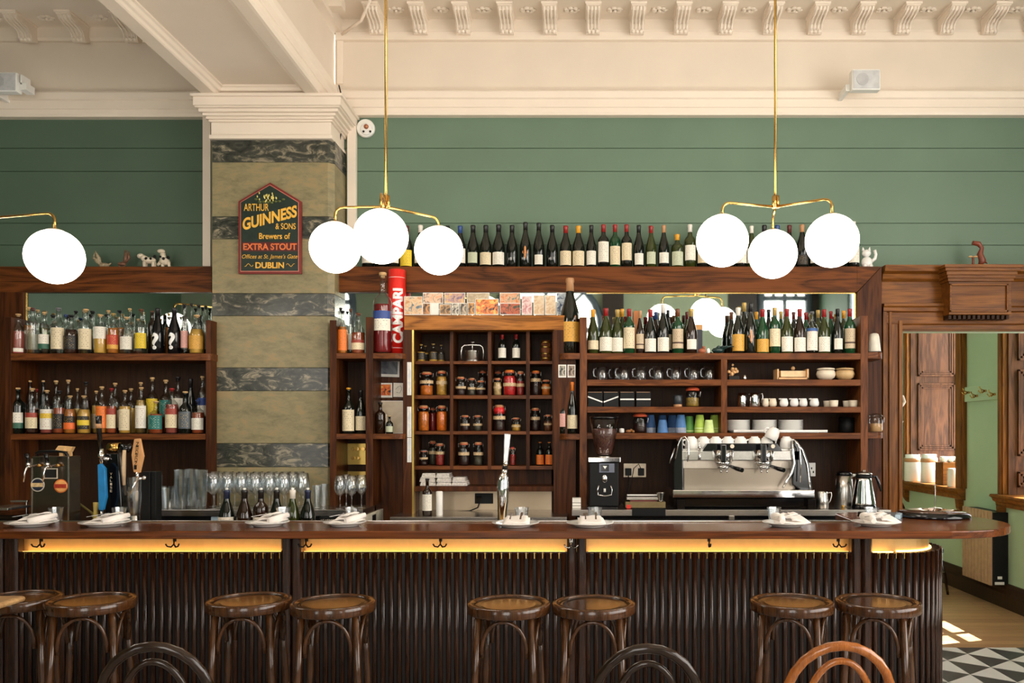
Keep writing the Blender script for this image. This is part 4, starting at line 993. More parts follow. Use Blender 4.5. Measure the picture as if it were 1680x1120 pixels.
row([(38, 638, 11, 'spirit', 'clear', C_, 'white', 'amber'), (49.5, 624, 12, 'slim', 'brown', C_, 'none'), (60.5, 638, 9.5, 'slim', 'clear', 'red', 'none', 'copper'), (71, 624, 11.5, 'slim', 'dark', C_, 'none'), (92, 624, 17, 'spirit', 'clear', C_, 'white', 'water'), (112, 623, 16, 'spirit', 'clear', C_, 'blackl', 'water'),
     (127, 637, 12, 'spirit', 'clear', C_, 'none', 'gold'), (141, 626, 15, 'spirit', 'clear', 'black', 'none', 'rum'), (158, 641, 14, 'spirit', 'clear', C_, 'cream', 'gold'), (189, 628, 16, 'spirit', 'clear', C_, 'white', 'water'), (215, 637, 16, 'spirit', 'clear', C_, 'none', 'gold'),
     (231, 627, 15, 'spirit', 'clear', C_, 'white', 'gold'), (250, 619, 18, 'spirit', 'clear', C_, 'yellow', 'gold', dict(lz=(.3, .62))), (272, 623, 19, 'spirit', 'clear', C_, 'teal', 'amber', dict(lz=(.3, .62))), (292, 618, 18, 'spirit', 'clear', 'black', 'white', 'water', dict(lz=(.3, .62))),
     (313, 621, 17, 'burg', 'dark', 'black', 'none'), (332, 617, 15, 'slim', 'clear', C_, 'blue', 'water', dict(lz=(.3, .62)))], 6.235, zU2, 'from the pillar, lower bay shelf, behind', 'spirits at the back of the lower bay shelf')
# header ledge wines
zL2 = zHT
row([(604, 372, 20, 'burg', 'dark', 'black', 'white'), (625, 372, 20, 'burg', 'dark', 'black', 'cream'), (646, 371, 20, 'burg', 'dark', 'maroon', 'white'), (667, 371, 21, 'burg', 'dark', 'maroon', 'yellow', dict(lz=(.05, .42))), (690, 370, 20, 'burg', 'dark', 'white', 'white'), (712, 371, 20, 'burg', 'dark', 'black', 'cream'), (734, 371, 19, 'burg', 'dark', 'black', 'white'),
     (755, 371, 20, 'burg', 'dark', 'blue', 'white'), (776, 370, 20, 'burg', 'dark', 'black', 'sage', dict(lz=(.12, .36), span=1.7)), (797, 370, 20, 'burg', 'dark', 'black', 'cream', dict(lz=(.08, .36))), (818, 369, 21, 'burg', 'dark', 'black', 'white', dict(lz=(.08, .36))), (840, 370, 19, 'burg', 'dark', 'black', 'none'),
     (862, 365, 19, 'burg', 'dark', 'black', 'diamond'), (884, 366, 19, 'burg', 'dark', 'black', 'white', dict(lz=(.08, .29), span=1.5)), (906, 370, 19, 'burg', 'dark', 'black', 'none'), (928, 371, 20, 'burg', 'dark', 'red', 'cream', dict(lz=(.07, .4))), (949, 371, 21, 'burg', 'dark', 'yellow', 'cream', dict(lz=(.06, .4))),
     (970, 370, 17, 'burg', 'dark', 'black', 'white', dict(lz=(.08, .4))), (990, 369, 19, 'bord', 'dark', 'red', 'white', dict(lz=(.14, .6))), (1009, 369, 18, 'bord', 'green', 'red', 'cream', dict(lz=(.08, .5))), (1028, 369, 18, 'bord', 'dark', 'red', 'cream', dict(lz=(.18, .57))), (1048, 370, 18, 'burg', 'dark', 'black', 'white', dict(lz=(.08, .34), span=1.8)),
     (1068, 371, 18, 'burg', 'olive', 'red', 'sage', dict(lz=(.1, .38), span=1.8)), (1089, 370, 18, 'burg', 'dark', 'tan', 'white', dict(lz=(.12, .36), span=2)), (1111, 385, 20, 'bord', 'olive', 'yellow', 'sage', dict(lz=(.08, .48))), (1132, 369, 19, 'bord', 'olive', 'white', 'white', dict(lz=(.18, .52))),
     (1153, 371, 20, 'burg', 'dark', 'black', 'cream'), (1175, 371, 20, 'burg', 'dark', 'black', 'white'), (1196, 371, 20, 'burg', 'dark', 'maroon', 'cream'), (1216, 371, 18, 'burg', 'dark', 'black', 'white'), (1233, 371, 17, 'burg', 'olive', 'white', 'white'), (1254, 370, 19, 'burg', 'dark', 'black', 'white'),
     (1275, 370, 19, 'burg', 'dark', 'blue', 'cream'), (1295, 370, 18, 'burg', 'dark', 'maroon', 'white'), (1316, 369, 20, 'burg', 'dark', 'tan', 'blackl', dict(lz=(.08, .3))), (1337, 370, 19, 'burg', 'dark', 'black', 'white'), (1358, 370, 19, 'burg', 'dark', 'maroon', 'white'), (1379, 370, 19, 'burg', 'dark', 'black', 'cream'), (1400, 364, 19, 'burg', 'dark', 'white', 'white')],
    6.405, zL2, 'from the pillar atop the header', 'wine bottles along the top of the header', False, span=2.2)
# right shelf wines
row([(973, 508, 18, 'burg', 'olive', 'yellow', 'cream', dict(lz=(.1, .3))), (994, 506, 21, 'burg', 'olive', 'red', 'white', dict(lz=(.06, .36))), (1013, 508, 18, 'burg', 'olive', 'olive' if False else 'gold', 'white', dict(lz=(.05, .36))), (1032, 507, 19, 'bord', 'green', 'red', 'cream', dict(lz=(.12, .58))),
     (1050, 510, 13, 'burg', 'brown', 'tan', 'tan'), (1067, 508, 18.5, 'burg', 'dark', 'red', 'white', dict(lz=(.05, .34))), (1088, 500, 19, 'burg', 'dark', 'white', 'white', dict(lz=(.05, .33))), (1112, 507, 18, 'bord', 'green', 'brown', 'tan', dict(lz=(.12, .55))), (1134, 507, 20, 'burg', 'brown', 'gold', 'white', dict(lz=(.1, .32), span=1.7)),
     (1211, 505, 20, 'burg', 'dark', 'white', 'gold', dict(lz=(.06, .42))), (1231, 498, 19, 'burg', 'dark', 'black', 'diamond'), (1251, 508, 20, 'burg', 'green', 'red', 'gold', dict(lz=(.04, .33))), (1271, 505, 18, 'bord', 'green', 'gold', 'cream', dict(lz=(.16, .54))), (1291, 507, 19, 'burg', 'olive', 'red', 'rednum', dict(lz=(.05, .38))),
     (1312, 507, 19, 'burg', 'brown', 'red', 'white', dict(lz=(.05, .36))), (1332, 511, 18, 'spirit', 'clear', 'grey', 'vodka', 'water', dict(lz=(.08, .6))), (1352, 508, 19, 'burg', 'olive', 'red', 'white', dict(lz=(.05, .38))), (1374, 507, 17, 'burg', 'dark', 'black', 'white', dict(lz=(.1, .34), span=1.8)), (1394, 507, 18, 'bord', 'green', 'red', 'tan', dict(lz=(.12, .56)))],
    6.12, zU1, 'from the alcove, top coffee shelf, front', 'wine bottles on the top coffee shelf', False)
row([(1021, 507, 15, 'burg', 'olive', 'yellow', 'none'), (1076, 512, 15, 'burg', 'brown', 'blue', 'none'), (1096, 509, 13, 'burg', 'dark', 'black', 'cream'), (1110, 512, 13, 'bord', 'dark', 'brown', 'none'), (1127, 512, 14, 'burg', 'olive', 'maroon', 'none'),
     (1200, 512, 16, 'burg', 'dark', 'brown', 'none'), (1221, 497, 17, 'burg', 'dark', 'gold', 'none'), (1241, 512, 15, 'burg', 'green', 'yellow', 'none'), (1261, 508, 15, 'burg', 'dark', 'black', 'none'), (1281, 511, 15, 'burg', 'green', 'gold', 'none'), (1302, 512, 15, 'bord', 'dark', 'maroon', 'none'), (1322, 513, 15, 'bord', 'green', 'red', 'none'),
     (1342, 509, 15, 'bord', 'olive', 'gold', 'none'), (1363, 511, 15, 'burg', 'green', 'red', 'none'), (1384, 510, 15, 'bord', 'olive', 'yellow', 'none')], 6.235, zU1, 'from the alcove, top coffee shelf, behind', 'wine bottles at the back of the top coffee shelf', False)
# small shelves by the pillar
def one(spec, Y, zb, lb, cat='bottle', **k):
    o = bottle(*spec[:3], Y, zb, *spec[3:7], liquid=spec[7] if len(spec) > 7 else None, **k)[0]; tag(o, lb, cat); return o
one((562, 510, 16, 'squat', 'clear', 'black', 'orange', 'amber'), 6.12, zU1, 'amber spirit bottle with bright orange label on the small shelf by the pillar', lz=(.08, .56))
one((588, 514, 22, 'squat', 'clear', 'brown', 'redtop', 'copper'), 6.12, zU1, 'round-shouldered whisky bottle with cream label beside the orange-labelled one', lz=(.1, .34))
one((575, 507, 14, 'slim', 'clear', 'brown', 'white', 'water'), 6.235, zU1, 'slim clear bottle behind the orange-labelled one near the pillar')
one((559, 505, 11, 'slim', 'clear', 'black', 'none', 'water'), 6.24, zU1, 'clear bottle with black top at the back beside the mirror edge near the pillar')
one((572, 636, 20, 'squat', 'dark', 'yellow', 'cream'), 6.12, zU2, 'dark squat bottle with yellow cap and picture label above the brass switches', lz=(.06, .52))
one((592, 640, 17, 'burg', 'dark', 'black', 'cream'), 6.14, zU2, 'dark bottle with cream label wedged against the upright above the brass switches', lz=(.08, .4))
one((624, 660, 17, 'spirit', 'brown', 'black', 'none'), 6.12, zU2, 'unlabelled brown bottle with dropper cap leaning by the picture cards')
one((639, 682, 12, 'squat', 'dark', C_, 'sage'), 6.10, zU2, 'tiny dark bottle with pale label and cork below the picture cards', lz=(.1, .42))
o = MB().lathe([(.018, 0), (.02, .003), (.02, .14), (.012, .145)], 16).build('candle_tube', M['offwhite']); o.location = (wx(631, 6.2), 6.2, zU2); tag(o, 'cream cardboard tube standing between the two small bottles under the cards', 'tube')
one((923, 640, 16, 'burg', 'dark', 'black', 'pink'), 6.13, zU2, 'dark wine bottle with pinkish label, beside the alcove below two photos', lz=(.16, .46))
one((939, 627, 17, 'burg', 'dark', 'orange', 'cream'), 6.11, zU2, 'dark wine bottle with dripping orange wax cap beside the alcove', lz=(.1, .36))
one((935, 457, 33, 'burg', 'dark', 'tan', 'gold'), 6.16, zU1, 'giant dark magnum bottle with mustard label beside the alcove', lz=(.16, .42), span=2.4)
o = one((628, 447, 31, 'spirit', 'clear', C_, 'blue', 'red'), 6.125, zU1, 'giant clear demijohn bottle of red liquid in front of the red tube', lz=(.28, .52), span=2.2)
# open wines on the bar ledge
row([(372, 804, 26, 'burg', 'dark', 'navy', 'white'), (401, 804, 26, 'burg', 'brown', 'black', 'none'), (428, 804, 24, 'bord', 'brown', 'black', 'white'), (454, 804, 24, 'burg', 'dark', 'black', 'none'), (480, 804, 24, 'burg', 'olive', 'white', 'none'), (505, 804, 25, 'burg', 'dark', 'navy', 'none')],
    5.0, zI, 'from the alcove behind the bar edge', 'open wine bottles behind the bar')
for c_ in [q for q in bpy.data.objects if q.get('group') == 'open wine bottles behind the bar']:
    h_ = max(v.co.z for v in c_.data.vertices); MB().lathe([(.007, h_ + .001), (.009, h_ + .006), (.009, h_ + .013), (1e-5, h_ + .015)], 14).build('bottle_stopper', M['white'], c_)
o = one((701, 785, 16, 'spirit', 'brown', 'black', 'white'), 5.95, zL, 'brown whiskey bottle with white label standing on the low steel worktop', lz=(.14, .58))
o = MB().lathe([(.022, 0), (.024, .004), (.024, .17), (.02, .174), (1e-5, .175)], 20).build('canister', M['plastic_w']); o.location = (wx(721, 5.95), 5.95, zL); tag(o, 'small white canister beside the brown whiskey bottle', 'canister')
# ---- red tube with lettering ----
Yt = 6.235; Rt = 14 * Yt / F; xt = wx(650.5, Yt); Ht = wz(443, Yt) - zU1
tubeo = MB().lathe([(Rt, 0), (Rt, Ht - .004), (Rt - .004, Ht)], 32).build('gift_tube', mat('bright_red_card', S(222, 34, 26), .3, coat=.3, var=.02)); tubeo.location = (xt + .004, Yt, zU1 + .0005); tubeo.rotation_euler.z = .32
tag(tubeo, 'tall bright red cardboard bottle tube with big white vertical lettering', 'tube')
text_obj('CAMPARI', wz(468, Yt) - wz(557, Yt), Rt * 1.25, M['white'], tubeo, bold=.045, loc=(0, 0, Ht * .455), rot=(0, 0, PI/2), wrap=Rt * 1.02)
for a_ in (.90, .08): MB().lathe([(Rt * 1.012, Ht * a_), (Rt * 1.012, Ht * (a_ + .005))], 32).build('white_line', M['white'], tubeo)
# kraft wine boxes at the back of the right shelf
for x, y0, w2, h_, mm, lb in ((1045, 509, 11, 0, mat('orange_box', S(196, 122, 70), .6), 'tall orange wine carton behind the bottles on the top coffee shelf'), (1147, 532, 11, 0, mat('navy_box', S(30, 34, 48), .5), 'navy blue carton with orange top at the back of the top coffee shelf')):
    o = MB().box(-.025, 0, 0, .025, .05, wz(y0, 6.24) - zU1).build('bottle_carton', mm, bev=.002); o.location = (wx(x, 6.26), 6.26, zU1); tag(o, lb, 'box')
    if y0 == 532: MB().box(-.026, -.001, wz(540, 6.24) - zU1, .026, .051, wz(532, 6.24) - zU1 + .001).build('carton_top', mat('tan_top', S(206, 150, 90), .6), o)
# ================= PIGEONHOLE CONTENTS =================
fm = {}
def food(k, c, v=.35, s=45):
    fm[k] = mat('preserve_' + k, c, .35, var=v, vs=s, bump=.5, bs=60)
food('orange', S(206, 110, 30)); food('bright', S(232, 112, 24)); food('yellow', S(200, 150, 60)); food('red', S(196, 30, 34)); food('dark', S(44, 20, 18)); food('rose', S(150, 40, 36)); food('brown', S(110, 62, 34)); food('grey', S(70, 64, 52)); food('palegold', S(190, 160, 110))
CELLS = {0: 592, 1: 648, 2: 707, 3: 764}
def clamp_jar(px, yt, w_, r_i, Y, kind, lvl, band, lb, lid='tan'):
    zb = wz(CELLS[r_i], YC) + .0005; H = wz(yt, Y) - zb; R = w_ / 2 * Y / F
    o = MB().lathe([(R*.9, 0), (R, H*.03), (R, H*.66), (R*.93, H*.74), (R*.70, H*.80), (R*.66, H*.86), (R*.70, H*.88)], 24).build('preserve_jar', GL['jar']); o.location = (wx(px, Y), Y, zb)
    MB().lathe([(R*.84, .003), (R*.93, H*.05), (R*.93, H*min(lvl, .66)), (R*.80, H*max(min(lvl, .66), min(lvl, .76))), (1e-5, H*max(.3, min(lvl, .76)))], 20).build('preserve', fm[kind], o)
    MB().lathe([(R*.74, H*.88), (R*.76, H*.91), (R*.72, H*.95)], 20).build('rubber_seal', mat_seal, o)
    MB().lathe([(R*.72, H*.93), (R*.74, H*.96), (R*.60, H), (1e-5, H)], 20).build('glass_lid', CAPM[lid], o)
    cl = MB()
    for s in (-1, 1): cl.tube([(s*R*.72, -.002, H*.97), (s*R*1.0, -.004, H*.92), (s*R*.98, -.004, H*.80), (s*R*.74, -.002, H*.78)], .0016, 5)
    cl.build('wire_clamp', M['steel'], o)
    if band:
        mb, uv = shell(R*1.02, H*band, H*(band+.13), 2.9); mb.build('label', label_mat((206, 178, 136), (70, 50, 40), None, 0, 0, 2, 9), o, uv=uv)
    tag(o, lb, 'jar', 'preserve jars in the pigeonholes'); return o
mat_seal = mat('rubber_seal', S(186, 96, 60), .5)
Yj = 6.28; Yk = 6.39
R1, R2, R3, R4 = 'top row', 'second row', 'third row', 'bottom row'
clamp_jar(700, 610, 22, 1, Yj, 'orange', .42, .50, 'broad clamp-lid jar half full of orange pieces, second row of pigeonholes')
clamp_jar(725, 608, 18, 1, Yj, 'yellow', .76, .45, 'clamp-lid jar packed with yellow fruit beside the broad half-full jar')
clamp_jar(756, 618, 17, 1, Yj, 'dark', .4, .36, 'dark preserve jar with wire clamp, nearest the yellow fruit, second row')
clamp_jar(774, 620, 13, 1, Yj, 'grey', .4, .34, 'slim dark jar in the middle of three small ones, second row')
clamp_jar(789, 624, 15, 1, Yj, 'dark', .45, .38, 'short dark jar standing before a taller jar, second row of pigeonholes')
clamp_jar(792, 607, 15, 1, Yk, 'dark', .8, 0, 'tall shadowy jar at the back behind the short dark jar', 'brown')
clamp_jar(816, 620, 14, 1, Yj, 'palegold', .76, .4, 'jar of pale gold pulp beside the tall bright red jar')
clamp_jar(817, 608, 15, 1, Yk, 'dark', .8, 0, 'dim brown jar behind the jar of pale gold pulp', 'brown')
clamp_jar(836, 607, 21, 1, Yj, 'red', .76, .36, 'largest bright red preserve jar, second row of pigeonholes', 'orange')
clamp_jar(854, 609, 13, 1, Yj, 'rose', .6, .36, 'slim rosy preserve jar squeezed beside the large red jar')
clamp_jar(879, 608, 17, 1, Yj, 'dark', .6, .55, 'tall jar of black preserve in the end pigeonhole, second row', 'orange')
clamp_jar(896, 623, 15, 1, Yj, 'orange', .74, .42, 'short jar of orange fruit beside the tall black preserve')
clamp_jar(695, 665, 19, 2, Yj, 'orange', .76, .0, 'tall jar of burnt orange fruit, third row, beside the pale papers')
clamp_jar(710, 668, 12, 2, Yk, 'rose', .76, 0, 'thin dark jar between two tall orange jars, third row', 'brown')
clamp_jar(725, 665, 18, 2, Yj, 'bright', .76, .0, 'tall jar of vivid orange slices, third row of pigeonholes')
clamp_jar(763, 681, 15, 2, Yj, 'dark', .5, .34, 'small dark clamp jar, third row, the one nearer the vivid orange slices')
clamp_jar(784, 681, 15, 2, Yj, 'grey', .5, .34, 'small dark clamp jar, third row, the one nearer the red-topped jar')
clamp_jar(819, 664, 20, 2, Yj, 'dark', .55, .44, 'tall jar with red fruit floating over dark liquid, third row')
MB().lathe([(.041, .13), (.043, .15), (.04, .17), (.03, .18)], 20).build('floating_fruit', fm['red'], bpy.data.objects[-1] if False else [q for q in bpy.data.objects if q.get('label', '').startswith('tall jar with red fruit')][0])
clamp_jar(847, 685, 15, 2, Yj, 'yellow', .5, .3, 'short half-empty jar of golden preserve, third row')
clamp_jar(878, 669, 16, 2, Yj, 'dark', .6, .48, 'tall dark plum jar with wire clamp in the end pigeonhole, third row')
clamp_jar(899, 680, 13, 2, Yj, 'brown', .6, .36, 'small brown jar beside the dark plum jar, third row')
clamp_jar(695, 738, 14, 3, Yj, 'dark', .3, .4, 'short glass jar nearly empty, bottom row near the alcove frame', 'grey')
clamp_jar(710, 723, 13, 3, Yk, 'grey', .7, .45, 'tall dim jar at the back of the first bottom pigeonhole')
clamp_jar(722, 727, 15, 3, Yj, 'rose', .6, .5, 'jar of dark red preserve with cream band, bottom row')
clamp_jar(761, 725, 18, 3, Yj, 'dark', .6, .44, 'wide clamp jar of black preserve, bottom row')
clamp_jar(785, 725, 16, 3, Yj, 'grey', .4, .44, 'greyish clear clamp jar beside the wide black preserve, bottom row')
clamp_jar(841, 733, 9, 3, Yj, 'rose', .6, 0, 'narrow reddish jar peeping out behind the tall chrome tap', 'red')
zc0 = wz(592, YC); zc3 = wz(764, YC)
for x, y, w2, Y, lb in ((691, 565, 14, Yj, 'small amber bottle with gold stopper, nearest the alcove frame, top pigeonhole'), (698, 567, 11, Yk, 'small amber bottle half hidden at the back, top pigeonhole'), (711, 564, 15, Yj, 'middle small amber bottle with gold stopper, top pigeonhole'), (724, 566, 12, Yj + .02, 'slimmer amber bottle nearest the metal press, top pigeonhole')):
    o = bottle(x, y, w2, Y, zc0, 'squat', 'clear', 'gold', 'blackl', lz=(.12, .5), liquid='gold')[0]; tag(o, lb, 'bottle', 'small amber bottles')
for x, lb in ((824, 'nearer the metal press'), (847, 'nearer the little barrel')):
    o = bottle(x, 549, 13, Yj, zc0, 'bord', 'dark', 'red', 'white', lz=(.14, .5))[0]; tag(o, 'half-size wine bottle with red cap in the top pigeonhole, ' + lb, 'bottle', 'half-size red-capped bottles')
for x, lb in ((886, 'nearer the chrome tap'), (901, 'nearer the alcove frame')):
    o = bottle(x, 725, 12.5, Yj, zc3, 'spirit', 'dark', 'orange', 'orange', lz=(.04, .46))[0]; tag(o, 'small bitters bottle with orange label in the bottom pigeonhole, ' + lb, 'bottle', 'orange-labelled bitters bottles')
o = root('wooden_barrel', (wx(896, Yj), Yj, zc0), 'little wooden barrel in the top pigeonhole beside the alcove frame', 'barrel')
P(MB().lathe([(.036, 0), (.040, .04), (.041, .08), (.040, .12), (.036, .16), (1e-5, .155)], 22, o.location), 'barrel_body', M['oak_shelf'], o, 0)
for z in (.02, .055, .105, .14): P(MB().lathe([(.0405 + .001, z), (.0425, z + .003), (.0405 + .001, z + .012)], 22, o.location), 'hoop', M['brassplate'], o, 0)
o = root('juice_press', (wx(775, Yj), Yj, zc0), 'small aluminium press with arched frame and screw in a top pigeonhole', 'press'); L0 = Vector(o.location)
P(MB().lathe([(.052, .004), (.055, .008), (.055, .078), (.057, .082), (1e-5, .083)], 28, L0), 'drum', M['steel'], o, 0)
P(MB().lathe([(.066, 0), (.068, .004), (1e-5, .006)], 28, L0), 'tray', M['steel'], o, 0)
ar = [L0 + Vector((sx_, 0, z)) for sx_, z in ((-.085, 0), (-.084, .08), (-.078, .11), (-.06, .125), (0, .128), (.06, .125), (.078, .11), (.084, .08), (.085, 0))]
P(MB().tube(ar, .007, 8), 'arch_frame', M['steel'], o, 0)
P(MB().tube([L0 + Vector((0, 0, .08)), L0 + Vector((0, 0, .145))], .005, 8).tube([L0 + Vector((-.018, 0, .148)), L0 + Vector((.018, 0, .148))], .004, 6), 'screw', M['steel'], o, 0)
# folded newspapers
zn = wz(797.5, 6.15)
def cloth(px, lvl, wpx, lb, tilt=0):
    Y = 6.27; x = wx(px, Y); W2 = wpx / 2 * Y / F; h = .034; z = zn + lvl * .036
    mb = MB()
    for q in range(3):
        e = q * .003; z0 = z + .001 + q * .0113
        poly = [(x - W2 + e, z0 + .0015), (x - W2 + e + .004, z0)] + [(x + W2 - .006 - e, z0 + tilt)] + [(x + W2 - e, z0 + .005 + tilt), (x + W2 - .006 - e, z0 + .010 + tilt)] + [(x - W2 + .004 + e, z0 + .0105), (x - W2 + e, z0 + .008)]
        mb.prism(poly, 'y', Y - .07 + e, Y + .1)
    o = mb.build('folded_newspaper', pm, bev=.001); tag(o, lb, 'newspaper', 'folded newspapers under the pigeonholes')
pm = mat('newsprint', S(214, 208, 200), .8, var=.22, vs=70)
for px, lvl, w_, lb in ((705, 0, 26, 'first stack, bottom'), (704, 1, 26, 'first stack, middle'), (706, 2, 24, 'first stack, top'), (731, 0, 25, 'second stack, bottom'), (731, 1, 25, 'second stack, middle'), (729, 2, 23, 'second stack, top'), (756, 0, 26, 'third stack, bottom'), (755, 1, 22, 'third stack, top')):
    cloth(px, lvl * .82, w_, 'folded newspaper under the pigeonholes, %s of its pile' % lb.replace(', ', ' from the papers on the frame, ') if False else 'folded newspaper on the ledge under the pigeonholes, ' + lb.replace('first', 'frame-side').replace('second', 'middle').replace('third', 'lowest'))
# ================= GLASSWARE =================
Gc = glass('drinking_glass', (.96, .98, .99), .14, 1.7, .15, .14)
def tumbler(H, r0, r1, name, n=14):
    return MB().lathe([(1e-5, .004), (r0 * .8, .004), (r0, 0), (r0 + (r1 - r0) * .5, H * .5), (r1, H), (r1 - .003, H), (r0 - .003 + (r1 - r0) * .5, H * .5), (r0 - .004, .014), (1e-5, .012)], n, sm=False).build(name, Gc)
tm = tumbler(.145, .033, .043, 'tall_tumbler'); base0 = tm; k_ = 0
tm_rows = [(220, 5.10, 2, 'on the steel cylinder by the wooden tap'), (257, 5.90, 2, 'just past the black tap column'), (275, 5.82, 1, 'before the tallest stacks'), (296, 5.88, 3, 'tallest stack, bay side'), (314, 5.98, 3, 'tallest stack, middle'), (330, 5.86, 3, 'tallest stack, wine glass side'), (264, 6.0, 1, 'behind the pair by the black tap column'), (287, 6.02, 1, 'behind the tallest stacks')]
lev = ['bottom of its stack', 'second from the bottom', 'top of its stack']
for px, Y, n, w_ in tm_rows:
    for i in range(n):
        if k_ == 0: o = base0
        else: o = base0.copy(); COL.objects.link(o)
        k_ += 1
        o.location = (wx(px, Y), Y, (zQ if Y > 5.2 else zI + .134) + .001 + i * (.085 if n == 2 else .062))
        tag(o, 'clear ribbed tumbler ' + w_ + ('' if n == 1 else ', ' + (lev[i] if i < n - 1 else lev[2])), 'glass', 'stacked ribbed tumblers')
def wineglass(Hs=.25, rb=.046):
    r_ = MB().lathe([(1e-5, .095), (.014, .100), (rb * .8, .125), (rb, .155), (rb * .93, .20), (rb * .76, Hs), (rb * .73, Hs), (rb * .90, .20), (rb * .96, .155), (rb * .76, .128), (1e-5, .103)], 24).build('wine_glass', Gc)
    MB().lathe([(.006, .006), (.0045, .03), (.004, .07), (.006, .095)], 12).build('stem', Gc, r_)
    MB().lathe([(1e-5, 0), (.036, 0), (.037, .002), (.012, .005), (.005, .009)], 24).build('foot', Gc, r_)
    return r_
wg = wineglass(); i_ = 0
for rI, (Y, xs) in enumerate(((5.80, [350, 373, 396, 419, 442, 466, 497]), (5.90, [361, 385, 408, 432, 456, 480]), (6.0, [352, 375, 399, 423, 447, 469, 491]))):
    for j, px in enumerate(xs):
        o = wg if i_ == 0 else tree(wg); i_ += 1
        o.location = (wx(px, Y), Y, zQ + .001)
        tag(o, 'empty wine glass before the pillar, %s along from the tumblers in the %s row' % (nth(j + 1), ('front', 'middle', 'back')[rI]), 'wine glass', 'wine glasses before the pillar')
for q, (px, Y) in enumerate(((558, 5.82), (577, 5.82), (593, 5.92), (568, 5.97), (520, 5.85), (531, 6.0))):
    if q < 4: o = tree(wg); o.scale = (.86, .86, .92); lb = ('thick goblet under the brass switches, nearest the pillar', 'thick goblet under the brass switches, beside the first', 'goblet near the end of the steel counter', 'goblet half hidden behind two others under the switches')[q]
    else: o = base0.copy(); COL.objects.link(o); lb = ('slim straight glass beside the last big wine glass', 'slim straight glass at the pillar edge')[q - 4]; o.scale = (.7, .7, 1.1)
    o.location = (wx(px, Y), Y, zQ + .001); tag(o, lb, 'glass')
# ================= PLACE SETTINGS =================
def plate_mesh(R, h=.022):
    return MB().lathe([(1e-5, .008), (R * .55, .008), (R * .56, 0), (R * .60, 0), (R * .64, .006), (R * .86, h * .75), (R, h), (R, h + .003), (R * .84, h * .9), (R * .6, .012), (1e-5, .012)], 40)
pl0 = plate_mesh(.128).build('side_plate', M['white'])
wt = MB().lathe([(1e-5, .006), (.026, .006), (.029, 0), (.033, .04), (.040, .088), (.0375, .088), (.031, .04), (.026, .014), (1e-5, .012)], 12, sm=False).build('water_glass', Gc)
def napkin(kind):
    mb = MB()
    def sheet(pts, th=.006):         # quad patch with soft waves
        a, b_, c, d = [Vector(p) for p in pts]; n = 8; vs = []
        for j in range(n + 1):
            for i in range(n + 1):
                u, v = i / n, j / n; p = a.lerp(b_, u).lerp(d.lerp(c, u), v); p.z += .003 * math.sin(u * 7 + v * 3) ; vs.append(p)
        m_ = len(vs); vs += [v - Vector((0, 0, th)) for v in vs]; fs = []
        for j in range(n):
            for i in range(n):
                k = j * (n + 1) + i; fs.append((k, k + 1, k + n + 2, k + n + 1)); fs.append((m_ + k, m_ + k + n + 1, m_ + k + n + 2, m_ + k + 1))
        bd = [i for i in range(n + 1)] + [(j + 1) * (n + 1) - 1 for j in range(1, n + 1)] + [n * (n + 1) + i for i in range(n - 1, -1, -1)] + [j * (n + 1) for j in range(n - 1, 0, -1)]
        for q in range(len(bd)): r = (q + 1) % len(bd); fs.append((bd[q], bd[r], m_ + bd[r], m_ + bd[q]))
        mb.add(vs, fs, True)
    if kind == 0:
        sheet([(-.085, -.07, .024), (.085, -.085, .030), (.10, .05, .036), (-.06, .06, .036)])
        sheet([(-.055, -.05, .036), (.06, -.03, .05), (.085, .055, .058), (-.045, .06, .054)])
        sheet([(-.03, -.01, .052), (.02, -.02, .062), (.06, .06, .070), (-.04, .065, .062)])
        mb.tube([(.02, -.08, .034), (.07, -.03, .046), (.105, .03, .056)], [.016, .017, .013], 10)
    elif kind == 1:
        sheet([(-.072, -.085, .022), (.075, -.085, .022), (.07, .06, .042), (-.068, .06, .042)])
        sheet([(-.066, -.08, .030), (.068, -.08, .030), (.058, .065, .052), (-.055, .065, .052)])
    else:
        sheet([(-.08, -.06, .024), (.11, -.075, .026), (.09, .05, .034), (-.06, .06, .034)])
        mb.tube([(-.045, -.095, .034), (-.035, -.04, .044), (-.06, .03, .048), (-.03, .07, .05)], [.014, .019, .021, .016], 12)
        sheet([(-.05, .02, .05), (.02, -.03, .05), (.06, .02, .062), (.0, .07, .066)]); sheet([(.02, -.04, .036), (.105, -.06, .030), (.06, .04, .07), (.02, .06, .07)])
    return mb.build('folded_napkin', M['napkin'])
nk = [napkin(0), napkin(1), napkin(2)]
def outline_prism(poly, th): return MB().prism(poly, 'z', 0, th)
def make_fork():
    mb = MB().prism([(-.004, -.09), (.004, -.09), (.003, .02), (.011, .035), (.012, .05), (-.012, .05), (-.011, .035), (-.003, .02)], 'z', 0, .002)
    for i in range(4): x = -.0105 + i * .007 - .0; mb.box(x - .0015, .05, 0, x + .0015, .085, .002)
    return mb.build('fork', M['steel'])
def make_knife(): return MB().prism([(-.005, -.09), (.005, -.09), (.004, .0), (.009, .01), (.009, .075), (.002, .095), (-.004, .09), (-.004, 0)], 'z', 0, .002).build('knife', M['steel'])
fk, kn = make_fork(), make_knife()
spots = [(52, 4.52, 0), (172, 4.52, 0), (439, 4.53, 0), (566, 4.53, 0), (846, 4.50, 1), (968, 4.50, 1), (1290, 4.52, 2), (1437, 4.54, 2)]
where = ['beneath the steel beer tower', 'beneath the blue tap handle', 'under the open wine bottles', 'by the alcove edge', 'in front of the tall chrome tap', 'in front of the coffee grinder', 'in front of the coffee machine', 'nearest the rounded bar end']
